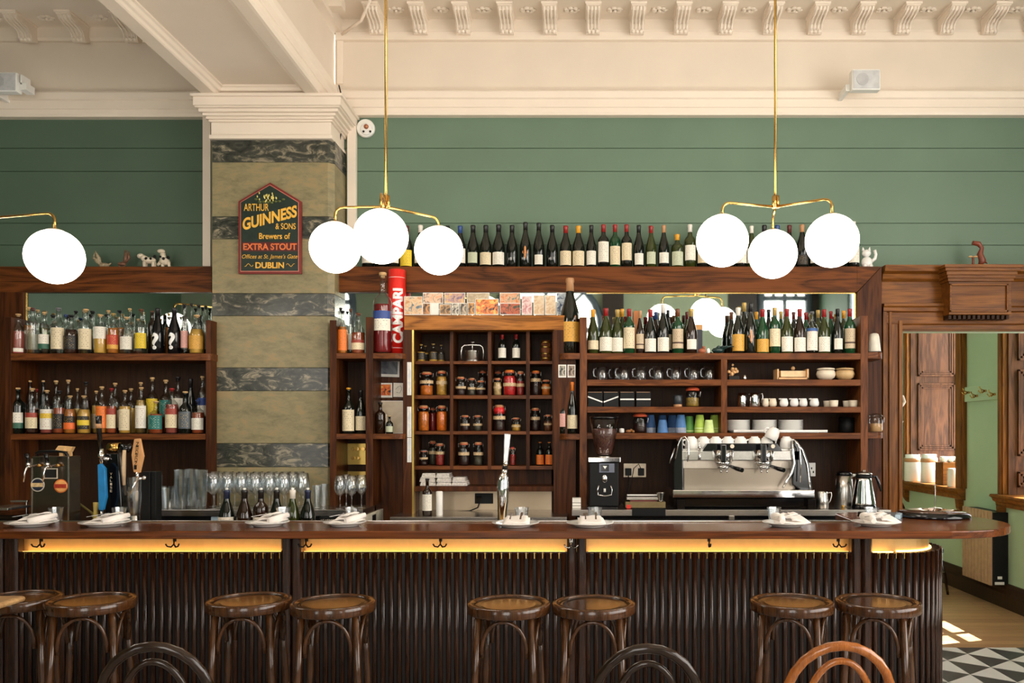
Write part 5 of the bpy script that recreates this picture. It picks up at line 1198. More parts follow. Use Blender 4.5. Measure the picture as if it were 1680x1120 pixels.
for i, (px, Y, kd) in enumerate(spots):
    f0 = i == 0; x = wx(px, Y); w_ = where[i]
    p = pl0 if f0 else tree(pl0); p.location = (x, Y, zT + .001); s_ = 1.0 if i not in (2, 3) else .9; p.scale = (s_, s_, 1)
    tag(p, 'white footed plate on the bar ' + w_, 'plate', 'side plates along the bar')
    first_k = i in (0, 4, 6); n_ = nk[kd] if first_k else tree(nk[kd]); n_.location = (x + .004, Y + .01, zT + .001); n_.rotation_euler.z = 0 if first_k else .05 * (i % 3 - 1)
    if i in (2, 3): n_.scale = (.9, .9, 1)
    tag(n_, 'white linen napkin folded on the plate ' + w_, 'napkin', 'napkins along the bar')
    for proto, nm, dx, rz in ((fk, 'fork', -.025, -.9 if kd == 0 else (0 if kd == 1 else -1.1)), (kn, 'knife', .03, -1.0 if kd == 0 else (0 if kd == 1 else -1.2))):
        c = proto if f0 else proto.copy()
        if not f0: COL.objects.link(c)
        zz = zT + (.062 if kd == 0 else .060 if kd == 1 else .058)
        c.location = (x + dx, Y - .02, zz); c.rotation_euler = ((.24 if kd == 1 else .12), 0, rz); c.scale = (1, .62, 1)
        tag(c, 'steel %s laid on the napkin ' % nm + w_, nm, '%ss along the bar' % ('knive' if nm == 'knife' else nm))
    g = wt if f0 else wt.copy()
    if not f0: COL.objects.link(g)
    dx = [40, 24, 26, 12, 10, 8, -20, -7][i]; Yg = 4.66
    g.location = (wx(px + dx, Yg), Yg, zT + .001); tag(g, 'cut glass water tumbler behind the plate ' + w_, 'glass', 'water tumblers along the bar')
# ================= CENTRAL CHROME TAP =================
Yt_ = 5.05; tp = root('beer_tap', (wx(824, Yt_), Yt_, zI), 'tall slender chrome beer font with grey paddle handle in front of the alcove', 'beer tap')
q_ = lambda px, py: (wx(px, Yt_), Yt_, wz(py, Yt_))
m_ = Yt_ / F
P(MB().tube([(wx(824, Yt_), Yt_, zI), q_(824, 850), q_(824, 838), q_(825, 822), q_(825, 805), q_(825.5, 790), q_(826.5, 781), q_(827.5, 777)], [7.5*m_, 7.5*m_, 7.8*m_, 9*m_, 9.8*m_, 9.6*m_, 7.5*m_, 5.5*m_], 28), 'font_body', M['chrome'], tp, 0)
P(MB().tube([q_(827.5, 778), q_(828, 770)], 5*m_, 16).tube([q_(829, 764), q_(829.6, 756)], 4.2*m_, 16), 'collar', M['chrome'], tp, 0)
P(MB().tube([q_(828, 770), q_(829, 764)], 4.2*m_, 16), 'black_ring', M['black'], tp, 0)
a_, b_, c_, d_ = q_(826, 757), q_(833, 757), q_(838, 712), q_(827.5, 711)
P(MB().prism([(v[0], v[2]) for v in (a_, b_, c_, d_)], 'y', Yt_ - .012, Yt_ + .012), 'paddle_handle', mat('satin_grey_handle', S(200, 202, 206), .3, .4), tp, .004)
P(MB().tube([(wx(824, Yt_), Yt_, zI), (wx(824, Yt_), Yt_, zI + .02)], .045, 28), 'base_flange', M['chrome'], tp, 0)
# ================= STEEL TOWER WITH TWO TAPS =================
Yv = 5.06; tw = root('beer_tower', (wx(82, Yv), Yv, zI), 'polished steel beer tower with two taps and round badges, near the bay', 'beer tower')
P(MB().box(wx(52, Yv), Yv, zI, wx(113, Yv), Yv + .12, wz(748, Yv)), 'tower_body', mat('mirror_steel', S(128, 112, 100), .22, 1, .03), tw, .004)
P(MB().box(wx(51.5, Yv), Yv - .003, zI, wx(53.5, Yv), Yv + .004, wz(752, Yv)).box(wx(111.5, Yv), Yv - .003, zI, wx(113.5, Yv), Yv + .004, wz(752, Yv)), 'edge_trim', M['steel'], tw, 0)
for x in (57, 88):
    P(MB().tube([(wx(x, Yv), Yv - .06, wz(757, Yv)), (wx(x, Yv), Yv - .075, wz(743, Yv))], [.011, .013], 14), 'tap_handle', M['blackgloss'], tw, 0)
    P(MB().tube([(wx(x, Yv), Yv, wz(764, Yv)), (wx(x, Yv), Yv - .07, wz(764, Yv))], .008, 12).ball((wx(x, Yv), Yv - .06, wz(761, Yv)), .014, 14, 8).tube([(wx(x, Yv), Yv - .065, wz(764, Yv)), (wx(x - 1, Yv), Yv - .085, wz(772, Yv)), (wx(x - 2, Yv), Yv - .09, wz(789, Yv))], [.007, .0055, .0045], 10), 'tap', M['chrome'], tw, 0)
    P(MB().tube([(wx(x + 4, Yv), Yv - .01, wz(764, Yv)), (wx(x + 13, Yv), Yv - .02, wz(763, Yv))], .005, 8).ball((wx(x + 10, Yv), Yv - .015, wz(763, Yv)), .01, 10, 6), 'flow_valve', M['brass'], tw, 0)
P(MB().tube([(wx(x_, Yv), Yv + .03, wz(y_, Yv)) for x_, y_ in ((55, 748), (55, 743), (60, 741), (88, 740), (100, 741), (106, 746), (108, 752))], .009, 10), 'top_rail', M['blackgloss'], tw, 0)
P(MB().pbox(72, 768, 94, 785, Yv - .004, Yv + .001), 'card_frame', M['offwhite'], tw, 0); P(MB().pbox(73.5, 769.5, 92.5, 783.5, Yv - .006, Yv), 'card', mat('black_card', S(24, 22, 20), .4, var=.6, vs=90), tw, 0)
def badge(cx, cy, c1, c2, c3, nm):
    P(disc(cx, cy, Yv - .001, .0415, .004), 'badge_' + nm, mat('badge_rim_' + nm, S(*c1), .35), tw, 0)
    P(disc(cx, cy, Yv - .004, .036, .003), 'badge_face', mat('badge_face_' + nm, S(*c2), .35), tw, 0)
    P(MB().box(wx(cx, Yv) - .036, Yv - .009, wz(cy, Yv) - .012, wx(cx, Yv) + .036, Yv - .006, wz(cy, Yv) + .012), 'badge_band', mat('badge_band_' + nm, S(*c3), .35, var=.3, vs=60), tw, 0)
badge(62, 795, (206, 200, 190), (34, 36, 56), (214, 184, 136), 'navy'); badge(100, 797, (226, 120, 44), (236, 170, 100), (170, 54, 34), 'orange')
o = MB().prism([(wx(87, Yv), wz(738, Yv)), (wx(92, Yv), wz(731, Yv)), (wx(116, Yv), wz(733, Yv)), (wx(112, Yv), wz(741, Yv))], 'y', Yv + .02, Yv + .05).box(wx(92, Yv), Yv + .03, wz(750, Yv), wx(98, Yv), Yv + .05, wz(738, Yv)).box(wx(106, Yv), Yv + .03, wz(748, Yv), wx(111, Yv), Yv + .05, wz(738, Yv)).build('beer_mat_holder', mat('tan_card', S(222, 178, 120), .6, var=.25, vs=50), bev=.001); tag(o, 'tan cardboard holder perched on the steel beer tower', 'holder')
o = MB().prism([(wx(114, 5.4), wz(752, 5.4)), (wx(132, 5.4), wz(752, 5.4)), (wx(114, 5.4), wz(785, 5.4))], 'y', 5.4, 5.404).build('pennant', mat('green_pennant', S(24, 128, 84), .6)); tag(o, 'green triangular pennant hanging behind the steel beer tower', 'pennant')
o = MB().box(wx(115, 5.45), 5.42, zI, wx(120.5, 5.45), 5.47, wz(757, 5.45)).build('gas_column', mat('navy_column', S(22, 62, 100), .4), bev=.003); tag(o, 'dark blue column standing behind the steel beer tower', 'column')
Y_ = 5.5; o = root('under_bar_ledge', (-3, 5.5, 0), 'dark equipment ledge under the bay shelves behind the beer taps', 'worktop')
P(MB().box(-4.6, 5.3, 0, wx(243, YQ) - .02, 6.05, zI - .02), 'cabinet_body', M['black'], o)
# black tower with text & blue paddle
Yb_ = 5.06; bt = root('beer_tower', (wx(185, Yb_), Yb_, zI), 'black column beer tower with brass drum and bundle of tap blades', 'beer tower')
P(MB().prism([(wx(172, Yb_), wz(744, Yb_)), (wx(194, Yb_), wz(744, Yb_)), (wx(200, Yb_), wz(838, Yb_)), (wx(200, Yb_), zI), (wx(172, Yb_), zI)], 'y', Yb_, Yb_ + .09), 'tower_body', M['blackgloss'], bt, .004)
P(MB().tube([(wx(174, Yb_), Yb_ + .03, wz(735, Yb_)), (wx(193, Yb_), Yb_ + .03, wz(734, Yb_))], .030, 22), 'brass_drum', M['brass'], bt, 0)
P(MB().tube([(wx(193, Yb_), Yb_ + .03, wz(734, Yb_)), (wx(204, Yb_), Yb_ + .04, wz(736, Yb_)), (wx(210, Yb_), Yb_ + .05, wz(731, Yb_))], [.028, .024, .018], 18), 'drum_end', M['blackgloss'], bt, 0)
for k2, (x0, y0, x1, y1, mm) in enumerate(((196, 738, 202, 800, M['iron']), (199, 742, 208, 812, mat('gunmetal', S(86, 80, 76), .3, .6)), (207, 738, 207, 795, mat('cream_blade', S(214, 186, 150), .4)))):
    P(MB().tube([(wx(x0, Yb_), Yb_ - .01 * k2, wz(y0, Yb_)), (wx((x0 + x1) / 2 + 1, Yb_), Yb_ - .012 * k2 - .01, wz((y0 + y1) / 2, Yb_)), (wx(x1, Yb_), Yb_ - .012 * k2, wz(y1, Yb_))], [.010, .013, .008], 10), 'tap_blade', mm, bt, 0)
P(MB().tube([(wx(168, Yb_), Yb_ - .02, wz(742, Yb_)), (wx(167, Yb_), Yb_ - .03, wz(700, Yb_)), (wx(167, Yb_), Yb_ - .035, wz(682, Yb_))], [.013, .014, .018], 14), 'lever_handle', M['blackgloss'], bt, 0)
P(MB().tube([(wx(167, Yb_), Yb_ - .031, wz(702, Yb_)), (wx(167, Yb_), Yb_ - .033, wz(695, Yb_))], .0185, 14), 'copper_ring', CAPM['tan'], bt, 0)
P(MB().tube([(wx(170, Yb_), Yb_ - .02, wz(762, Yb_)), (wx(169, Yb_), Yb_ - .02, wz(736, Yb_))], .014, 16).ball((wx(171, Yb_), Yb_ - .03, wz(747, Yb_)), .02, 14, 8).tube([(wx(171, Yb_), Yb_ - .02, wz(752, Yb_)), (wx(182, Yb_), Yb_ + .01, wz(753, Yb_))], .011, 12), 'tap', M['chrome'], bt, 0)
for k2, ch_ in enumerate('VALISE'): text_obj(ch_, .012, .014, M['offwhite'], bt, loc=(wx(182.5, Yb_), Yb_ - .002, wz(777 + k2 * 5.6, Yb_)))
bp_ = root('tap_paddle', (wx(168, 5.0), 5.0, zI), 'bright blue paddle beer tap leaning against the black tower', 'tap')
P(MB().prism([(wx(162, 5.0), wz(762, 5.0)), (wx(167, 5.0), wz(760, 5.0)), (wx(174, 5.0), wz(768, 5.0)), (wx(176, 5.0), wz(815, 5.0)), (wx(171, 5.0), wz(836, 5.0)), (wx(164, 5.0), wz(836, 5.0))], 'y', 4.985, 5.01), 'paddle', mat('bright_blue_paddle', S(30, 124, 186), .35), bp_, .003)
P(MB().tube([(wx(167, 5.0), 5.0, zI), (wx(167, 5.0), 5.0, wz(834, 5.0))], .009, 12), 'stem', M['chrome'], bp_, 0)
# wooden hexagonal tap
nt_ = root('beer_tower', (wx(240, Yb_), Yb_, zI), 'slim black beer column with pale wooden hexagonal tap handle', 'beer tower')
P(MB().box(wx(229, Yb_), Yb_ + .02, zI, wx(243, Yb_), Yb_ + .10, wz(774, Yb_)).box(wx(243, Yb_), Yb_ + .03, zI, wx(252, Yb_), Yb_ + .10, wz(774, Yb_)), 'tower_body', M['black'], nt_, .003)
hx = [(222, 720), (231.5, 719), (237, 748), (231, 775), (221, 774), (217.5, 746)]
P(MB().prism([(wx(a, 5.0), wz(c, 5.0)) for a, c in hx], 'y', 4.985, 5.005), 'wooden_handle', mat('pale_wood_handle', S(208, 154, 100), .45, var=.1), nt_, .003)
for k2, ch_ in enumerate('NEGRONI'): text_obj(ch_, .024, .017, M['iron'], nt_, loc=(wx(228 - k2 * .6, 5.0), 4.983, wz(728 + k2 * 6.4, 5.0)), rot=(0, 0, -PI/2))
P(MB().tube([(wx(226, 5.0), 4.995, wz(786, 5.0)), (wx(226, 5.0), 4.995, wz(774, 5.0))], .010, 14).tube([(wx(226, 5.0), 4.99, wz(785, 5.0)), (wx(240, 5.05), 5.07, wz(784, 5.05))], .008, 12).ball((wx(234, 5.0), 5.02, wz(784, 5.0)), .013, 12, 8).tube([(wx(228, 5.0), 4.98, wz(787, 5.0)), (wx(224, 5.0), 4.96, wz(797, 5.0)), (wx(222, 5.0), 4.955, wz(809, 5.0))], [.008, .006, .005], 10), 'tap', M['chrome'], nt_, 0)
o = MB().lathe([(.03, 0), (.032, .004), (.032, .13), (.028, .134), (1e-5, .134)], 24).build('steel_canister', M['steel']); o.location = (wx(220, 5.1), 5.1, zI); tag(o, 'short steel cylinder beneath the tumblers next to the wooden tap', 'canister')
o = MB().tube([(wx(114, 5.3), 5.3, wz(826, 5.3)), (wx(128, 5.3), 5.28, wz(822, 5.3)), (wx(142, 5.3), 5.25, wz(828, 5.3)), (wx(152, 5.2), 5.2, wz(842, 5.2)), (wx(156, 5.2), 5.2, wz(862, 5.2))], .007, 8).build('hose', mat('olive_hose', S(120, 108, 50), .4)); tag(o, 'olive yellow hose looping between the two beer towers', 'hose')
o = MB().tube([(wx(157, 5.15), 5.15, zI), (wx(157, 5.15), 5.15, wz(838, 5.15)), (wx(158, 5.15), 5.15, wz(824, 5.15))], [.014, .012, .018], 12).build('dispenser_nozzle', mat('pale_yellow_plastic', S(206, 182, 96), .4)); tag(o, 'pale yellow nozzle standing beside the blue paddle tap', 'nozzle')
dm = root('till_machine', (wx(20, 5.2), 5.2, zI), 'dark counter machine with silver tray edge at the far end of the bay', 'machine')
P(MB().box(-3.6, 5.1, zI, wx(48, 5.2), 5.4, wz(842, 5.2)), 'machine_body', M['blackgloss'], dm); P(MB().box(-3.6, 5.06, wz(836, 5.1), wx(20, 5.1), 5.3, wz(832, 5.1)), 'tray', M['steel'], dm)
P(MB().box(wx(20, 5.3), 5.28, wz(823, 5.3), wx(48, 5.3), 5.3, wz(820, 5.3)).box(wx(46, 5.3), 5.28, wz(842, 5.3) - .01, wx(47, 5.3), 5.3, wz(821, 5.3)), 'vent_rail', M['steel'], dm)
sg2 = root('counter_sign', (wx(538, 5.7), 5.7, wz(858, 5.7)), 'small black counter sign with pale lettering below the steel counter edge', 'sign')
P(MB().pbox(523, 848.5, 553, 864, 5.72, 5.775), 'board', M['black'], sg2); text_obj('LE VERRE', wx(549, 5.72) - wx(527, 5.72), .018, M['offwhite'], sg2, loc=(wx(538, 5.72), 5.717, wz(853.5, 5.72)))
# ================= GRINDER =================
Yg = 5.86; gr = root('coffee_grinder', (wx(991, Yg), Yg, zQ), 'black coffee grinder with a clear hopper full of beans', 'grinder')
sq = Yg / F
P(MB().box(wx(967, Yg), Yg, zQ + .012, wx(1015, Yg), Yg + .2, wz(758, Yg)), 'grinder_body', M['black'], gr, .006)
P(MB().box(wx(964, Yg), Yg - .03, zQ, wx(1013, Yg), Yg + .2, zQ + .012), 'base', M['blackgloss'], gr, .004)
P(MB().box(wx(965, Yg), Yg - .012, wz(758, Yg), wx(1018, Yg), Yg + .2, wz(750, Yg)), 'collar', M['chrome'], gr, .004)
P(MB().pbox(983, 760, 1008, 775, Yg - .008, Yg), 'display', mat('grey_display', S(96, 102, 120), .3), gr, .002); P(MB().pbox(986, 761.5, 999, 773, Yg - .010, Yg), 'display_screen', M['blackgloss'], gr, 0)
P(MB().prism([(wx(989, Yg), wz(764, Yg)), (wx(996, Yg), wz(764, Yg)), (wx(992.5, Yg), wz(769, Yg))], 'y', Yg - .0115, Yg), 'display_mark', M['white'], gr, 0)
P(MB().lathe([(1e-5, 0), (.020, .0), (.020, .006), (1e-5, .007)], 20).build('x', None).data and MB().ball((wx(992, Yg), Yg, wz(785, Yg)), .021, 16, 10, 1.4, 1, .6), 'chute', M['chrome'], gr, 0)
bpy.data.objects.remove(bpy.data.objects['x'])
P(MB().tube([(wx(a, Yg), Yg - .03, wz(c, Yg)) for a, c in ((982, 797), (980, 803), (981, 811), (992, 813), (1003, 811), (1004, 803), (1002, 797))], .004, 8).tube([(wx(982, Yg), Yg, wz(799, Yg)), (wx(982, Yg), Yg - .03, wz(797, Yg))], .004, 8).tube([(wx(1002, Yg), Yg, wz(799, Yg)), (wx(1002, Yg), Yg - .03, wz(797, Yg))], .004, 8), 'portafilter_fork', M['chrome'], gr, 0)
P(MB().tube([(wx(992, Yg), Yg - .003, wz(801, Yg)), (wx(992, Yg), Yg - .003, wz(807, Yg))], .008, 10), 'button', M['plastic_w'], gr, 0)
hz0 = wz(748, Yg); hz1 = wz(686, Yg); gy = Yg + .10; gx = wx(991.5, Yg + .1)
P(MB().lathe([(.030, 0), (.048, .006), (.06, .02), (.085, .14), (.104, hz1 - hz0)], 30, (gx, gy, hz0), sy=.85), 'hopper', glass('hopper_glass', (.86, .84, .84), .04, .9, .3), gr, 0)
bm_ = mat('coffee_beans', S(84, 52, 42), .3, var=.6, vs=150, bump=1.0, bs=160)
P(MB().lathe([(.028, .004), (.046, .01), (.058, .024), (.083, .14), (.092, .19), (1e-5, .20)], 26, (gx, gy, hz0), sy=.84), 'coffee_beans', bm_, gr, 0)
gr.children[-1]['kind'] = 'stuff'
P(MB().lathe([(.105, 0), (.107, .004), (.1, .014), (1e-5, .016)], 30, (gx, gy, hz1), sy=.85), 'hopper_lid', M['blackgloss'], gr, 0)
P(MB().lathe([(.05, -.016), (.052, -.004), (.03, .0)], 24, (gx, gy, hz0)), 'hopper_collar', M['steel'], gr, 0)
# ================= ESPRESSO MACHINE =================
YE = 5.90; es = root('espresso_machine', (wx(1220, YE), YE, zQ), 'two-group stainless espresso machine with chrome side wings and cups on top', 'coffee machine')
e_ = lambda px, py, Y=YE: (wx(px, Y), Y, wz(py, Y))
P(MB().pbox(1122, 768, 1305, 806, YE + .02, YE + .3), 'back_panel', mat('warm_steel', S(158, 146, 132), .3, 1, .08, 3), es, .003)
P(MB().pbox(1120, 755, 1310, 768, YE + .015, YE + .3), 'grooved_panel', mat('grooved_steel', S(168, 158, 146), .3, 1, .05, bump=.6, bs=50, aniso=(5, 1, .05)), es, .002)
P(MB().pbox(1119, 739, 1312, 755, YE - .03, YE + .3), 'upper_panel', M['steel'], es, .004)
P(MB().prism([(wx(1151, YE), wz(739.5, YE)), (wx(1160, YE), wz(727, YE)), (wx(1273, YE), wz(727, YE)), (wx(1282, YE), wz(739.5, YE))], 'y', YE - .034, YE + .3), 'cup_rail_panel', M['blackgloss'], es, .003)
P(MB().pbox(1119, 736, 1312, 739, YE + .0, YE + .32), 'cup_tray', M['steel'], es, .002)
P(MB().pbox(1104, 803.5, 1337, 817, YE - .14, YE + .3), 'drip_tray', M['chrome'], es, .006)
P(MB().pbox(1106, 817, 1332, 831, YE - .06, YE + .28), 'chassis', M['blackgloss'], es, .004)
for x in (1108, 1318): P(MB().box(wx(x, YE), YE - .12, zQ, wx(x + 12, YE), YE - .06, wz(817, YE) + .004), 'foot', M['blackgloss'], es, .003)
P(MB().prism([e_(*p)[::2] for p in ((1104, 804), (1104, 760), (1112, 722), (1120, 716), (1121, 804))], 'y', YE - .02, YE + .3), 'side_panel', M['blackgloss'], es, .008)
P(MB().prism([e_(*p)[::2] for p in ((1312, 804), (1298, 795), (1300, 722), (1306, 722), (1318, 738), (1326, 760), (1330, 790), (1332, 804))], 'y', YE - .03, YE + .3), 'side_panel', M['blackgloss'], es, .01)
P(MB().tube([e_(x, y, YE - .035) for x, y in ((1306, 724), (1316, 738), (1324, 762), (1328, 790), (1330, 803))], .007, 10), 'side_trim', M['chrome'], es, 0)
P(MB().tube([e_(x, y, YE - .05) for x, y in ((1300, 724), (1301, 740), (1303, 760), (1299, 776), (1290, 790), (1284, 800))], [.006, .010, .010, .012, .010, .006], 10), 'side_trim', M['chrome'], es, 0)
for i, gx_ in enumerate((1187, 1253)):
    Yq = YE - .05
    g0 = P(MB().tube([e_(gx_, 757, Yq), e_(gx_, 738, Yq)], [15*Yq/F, 16.5*Yq/F], 26).tube([e_(gx_, 763, Yq), e_(gx_, 757, Yq)], [11*Yq/F, 15*Yq/F], 26), 'group_head', M['chrome'], es, .0)
    s1 = MB().pbox(gx_ - 4, 729, gx_ + 5, 758, Yq - .085, Yq - .06).build('lever', M['blackgloss'], g0, bev=.006)
    s2 = MB().tube([(wx(gx_ + 11, Yq), Yq - .07, wz(731.5, Yq)), (wx(gx_ + 11, Yq), Yq - .078, wz(731.5, Yq))], .014, 18).build('gauge', M['offwhite'], g0)
    s3 = MB().tube([(wx(gx_ - 8 + 4 * j, Yq), Yq - .068, wz(738, Yq)) for j in (0, 0)][:1] + [(wx(gx_ - 8, Yq), Yq - .068, wz(752, Yq))], .006, 8).tube([(wx(gx_ - 12, Yq), Yq - .05, wz(739, Yq)), (wx(gx_ - 12, Yq), Yq - .05, wz(752, Yq))], .006, 8).tube([(wx(gx_ + 9, Yq), Yq - .062, wz(738, Yq)), (wx(gx_ + 9, Yq), Yq - .062, wz(754, Yq))], .005, 8).build('boiler_rod', M['steel'], g0)
    pf_ = P(MB().tube([e_(gx_, 769, Yq), e_(gx_, 763, Yq)], 10.5*Yq/F, 24).tube([(wx(gx_ + 3, Yq), Yq - .03, wz(763, Yq)), (wx(gx_ + 10, Yq), Yq - .09, wz(765, Yq))], .006, 10).tube([(wx(gx_ - 4, Yq), Yq - .01, wz(769, Yq)), (wx(gx_ - 5, Yq), Yq - .02, wz(775, Yq))], .006, 8).tube([(wx(gx_ + 4, Yq), Yq - .01, wz(769, Yq)), (wx(gx_ + 5, Yq), Yq - .02, wz(775, Yq))], .006, 8), 'portafilter', M['chrome'], es, 0)
    s4 = MB().tube([(wx(gx_ + 7, Yq), Yq - .07, wz(763, Yq)), (wx(gx_ + 15, Yq), Yq - .14, wz(767, Yq)), (wx(gx_ + 22, Yq), Yq - .19, wz(769, Yq))], [.010, .0145, .0155], 14).build('handle', M['blackgloss'], pf_)
for pts in (((1108, 752), (1113, 728), (1118, 718), (1124, 716), (1129, 724), (1130, 745), (1128, 757)), ((1304, 722), (1312, 735), (1314, 760), (1313, 791))):
    P(MB().tube([e_(x, y, YE - .08) for x, y in pts], .0048, 8), 'steam_wand', M['chrome'], es, 0)
P(MB().tube([e_(1107, 735, YE - .06), e_(1098, 760, YE - .09)], .0045, 8), 'steam_wand', M['chrome'], es, 0)
P(MB().tube([e_(1148, 742, YE - .04), e_(1148, 755, YE - .05)], [.008, .009], 12).ball(e_(1148, 734, YE - .04), .012, 12, 8).tube([e_(1147, 722, YE - .04), e_(1148, 740, YE - .04)], .004, 8), 'hot_water_tap', M['chrome'], es, 0)
# cups on top (upside down)
def cup_mesh():
    r_ = MB().lathe([(.044, 0), (.0455, .003), (.044, .03), (.036, .055), (.026, .060), (.024, .066), (1e-5, .066)], 26).build('coffee_cup', M['white'])
    MB().tube([(-.040, 0, .048), (-.055, 0, .046), (-.062, 0, .034), (-.055, 0, .020), (-.041, 0, .018)], .005, 8).build('handle', M['white'], r_); return r_
cup = cup_mesh(); zc_ = wz(736, YE) + .001
cups = [(1134, 0, .2, 'first cup from the grinder side'), (1154, .1, -.3, 'second cup from the grinder side'), (1174, .1, .1, 'third cup along from the grinder side'), (1194, .1, .4, 'fourth cup along, behind a group head'), (1215, .1, 0, 'fifth cup along, between the group heads'), (1238, .1, .1, 'sixth cup along, before the raised cup'), (1258, .08, PI, 'lower cup under the tipped one'), (1290, .0, PI + .2, 'last cup by the chrome wing')]
for i, (px, dy, rz, lb) in enumerate(cups):
    o = cup if i == 0 else tree(cup); Y = YE + .09; o.location = (wx(px, Y), Y, zc_); o.rotation_euler.z = rz; o.scale = (1.05, 1.05, 1.3)
    tag(o, 'upturned white cup on the coffee machine, ' + lb, 'cup', 'cups on the coffee machine')
o = tree(cup); o.location = (wx(1264, 5.96), 5.96, zc_ + .070); o.rotation_euler = (.15, .42, 0); tag(o, 'tipped white cup resting on top of the others, handle showing', 'cup', 'cups on the coffee machine')
o = tree(cup); o.location = (wx(1258, 5.98) - .0, 5.98, zc_ + .0); bpy.data.objects.remove(o.children[0]); bpy.data.objects.remove(o)
# jug, kettles
jg = root('milk_jug', (wx(1349, 5.85), 5.85, zQ), 'small stainless milk jug beside the coffee machine', 'jug'); L0 = Vector(jg.location)
P(MB().lathe([(.040, 0), (.044, .004), (.041, .06), (.035, .10), (.037, .118), (.035, .118), (.033, .1), (1e-5, .02)], 28, L0), 'jug_body', M['steel'], jg, 0)
P(MB().tube([L0 + Vector(v) for v in ((.036, 0, .108), (.062, 0, .112), (.066, 0, .09), (.055, 0, .05), (.041, 0, .036))], .0045, 8), 'handle', M['steel'], jg, 0)
k1 = root('electric_kettle', (wx(1385, 6.0), 6.0, zQ), 'straight brushed steel electric kettle with black lid and pale grip', 'kettle'); L0 = Vector(k1.location)
P(MB().lathe([(.068, 0), (.070, .01), (.064, .12), (.056, .225)], 30, L0), 'kettle_body', M['steel'], k1, 0); P(MB().lathe([(.057, .225), (.055, .24), (.04, .252), (1e-5, .254)], 30, L0), 'lid', M['blackgloss'], k1, 0)
P(MB().tube([L0 + Vector(v) for v in ((.05, -.03, .225), (.085, -.03, .225), (.09, -.03, .15), (.072, -.03, .02))], [.012, .012, .014, .010], 10), 'handle', M['plastic_w'], k1, 0)
k2_ = root('coffee_pot', (wx(1417, 5.86), 5.86, zQ), 'conical stainless coffee pot with slanting black handle', 'coffee pot'); L0 = Vector(k2_.location)
P(MB().lathe([(.083, .03), (.082, .04), (.056, .195), (.054, .215)], 32, L0), 'pot_body', M['chrome'], k2_, 0)
P(MB().lathe([(.084, 0), (.086, .004), (.084, .03), (1e-5, .031)], 32, L0), 'base', M['blackgloss'], k2_, 0)
P(MB().lathe([(.0555, .215), (.057, .222), (.055, .235), (1e-5, .237)], 28, L0), 'rim_band', M['black'], k2_, 0)
P(MB().lathe([(.058, .238), (.058, .246), (.03, .255), (.012, .258), (.012, .268), (1e-5, .27)], 28, L0), 'lid', M['steel'], k2_, 0)
P(MB().tube([L0 + Vector(v) for v in ((.052, 0, .222), (.085, 0, .225), (.10, 0, .19), (.122, 0, .12))], [.008, .010, .011, .008], 10), 'handle', M['blackgloss'], k2_, 0)
o = MB().lathe([(.012, 0), (.014, .003), (.011, .012), (.014, .022), (.012, .03), (1e-5, .031)], 16).build('tamper', M['brass']); o.location = (wx(1383, 5.78), 5.78, zQ); tag(o, 'tiny brass tamper in front of the straight kettle', 'tamper')
# scale / tray pile between grinder and machine
tr = root('serving_scale', (wx(1057, 5.85), 5.85, zQ), 'flat metal sandwich press between the grinder and the coffee machine', 'press')
P(MB().pbox(1026, 823, 1092, 833, 5.82, 6.0), 'press_base', mat('dull_bronze', S(120, 104, 70), .4, .5), tr, .003); P(MB().pbox(1028, 815, 1088, 820, 5.84, 6.02), 'press_lid', M['steel'], tr, .003); P(MB().pbox(1029, 811, 1078, 813, 5.84, 5.86), 'grip', M['plastic_w'], tr, .002); P(MB().pbox(1034, 818, 1078, 823, 5.85, 6.0), 'plate', mat('maroon_plate', S(120, 54, 50), .5), tr, 0)
P(MB().pbox(1028, 828, 1035, 834, 5.815, 5.83), 'red_switch', mat('red_switch', S(206, 40, 30), .4), tr, .002)
o = MB().pbox(1037, 834, 1092, 846.5, YQ - .012, YQ - .001).build('bar_mat', M['black'], bev=.002); tag(o, 'black rubber mat hanging over the steel counter edge beside the grinder', 'mat')
o = MB().lathe([(.014, .0), (.016, .01), (.028, .062), (.030, .066), (.027, .066), (1e-5, .02)], 22).build('steel_tumbler', M['steel']); o.location = (wx(1084, 5.83), 5.83, wz(823, 5.82)); tag(o, 'small flared steel cup on the sandwich press', 'cup')
o = MB().pbox(939, 817, 953, 824, 5.9, 5.97).pbox(939, 825, 953, 829, 5.9, 5.97).pbox(939, 830, 953, 834, 5.9, 5.97).build('card_box', M['paper'], bev=.001); tag(o, 'little stack of white card boxes at the grinder end of the counter', 'box')
# ================= SHELF ITEMS, COFFEE SIDE =================
zA = wz(622.5, YS); zB = wz(667, YS); zCc = wz(710, YS)
def mug():
    r_ = MB().lathe([(.034, 0), (.036, .004), (.040, .10), (.037, .10), (.033, .012), (1e-5, .01)], 24).build('glass_mug', Gc)
    MB().tube([(-.037, 0, .085), (-.058, 0, .083), (-.066, 0, .06), (-.060, 0, .03), (-.036, 0, .018)], .006, 8).build('handle', Gc, r_); return r_
mg = mug()
for i, px in enumerate((988, 1013, 1024, 1052, 1080, 1109, 1138, 1164)):
    o = mg if i == 0 else tree(mg); Y = 6.14 if i != 1 else 6.24; o.location = (wx(px, Y), Y, zA + .001); tag(o, 'clear glass mug on the coffee shelf, %s along from the grinder-side upright' % nth(i + 1), 'mug', 'glass mugs')
def boxy(px0, py0, px1, Y, zb, d, mm, name, lb, cat, group=None):
    o = MB().box(-(wx(px1, Y) - wx(px0, Y)) / 2, 0, 0, (wx(px1, Y) - wx(px0, Y)) / 2, d, wz(py0, Y) - zb - .001).build(name, mm, bev=.0015); o.location = (wx((px0 + px1) / 2, Y), Y, zb + .0005); return tag(o, lb, cat, group)
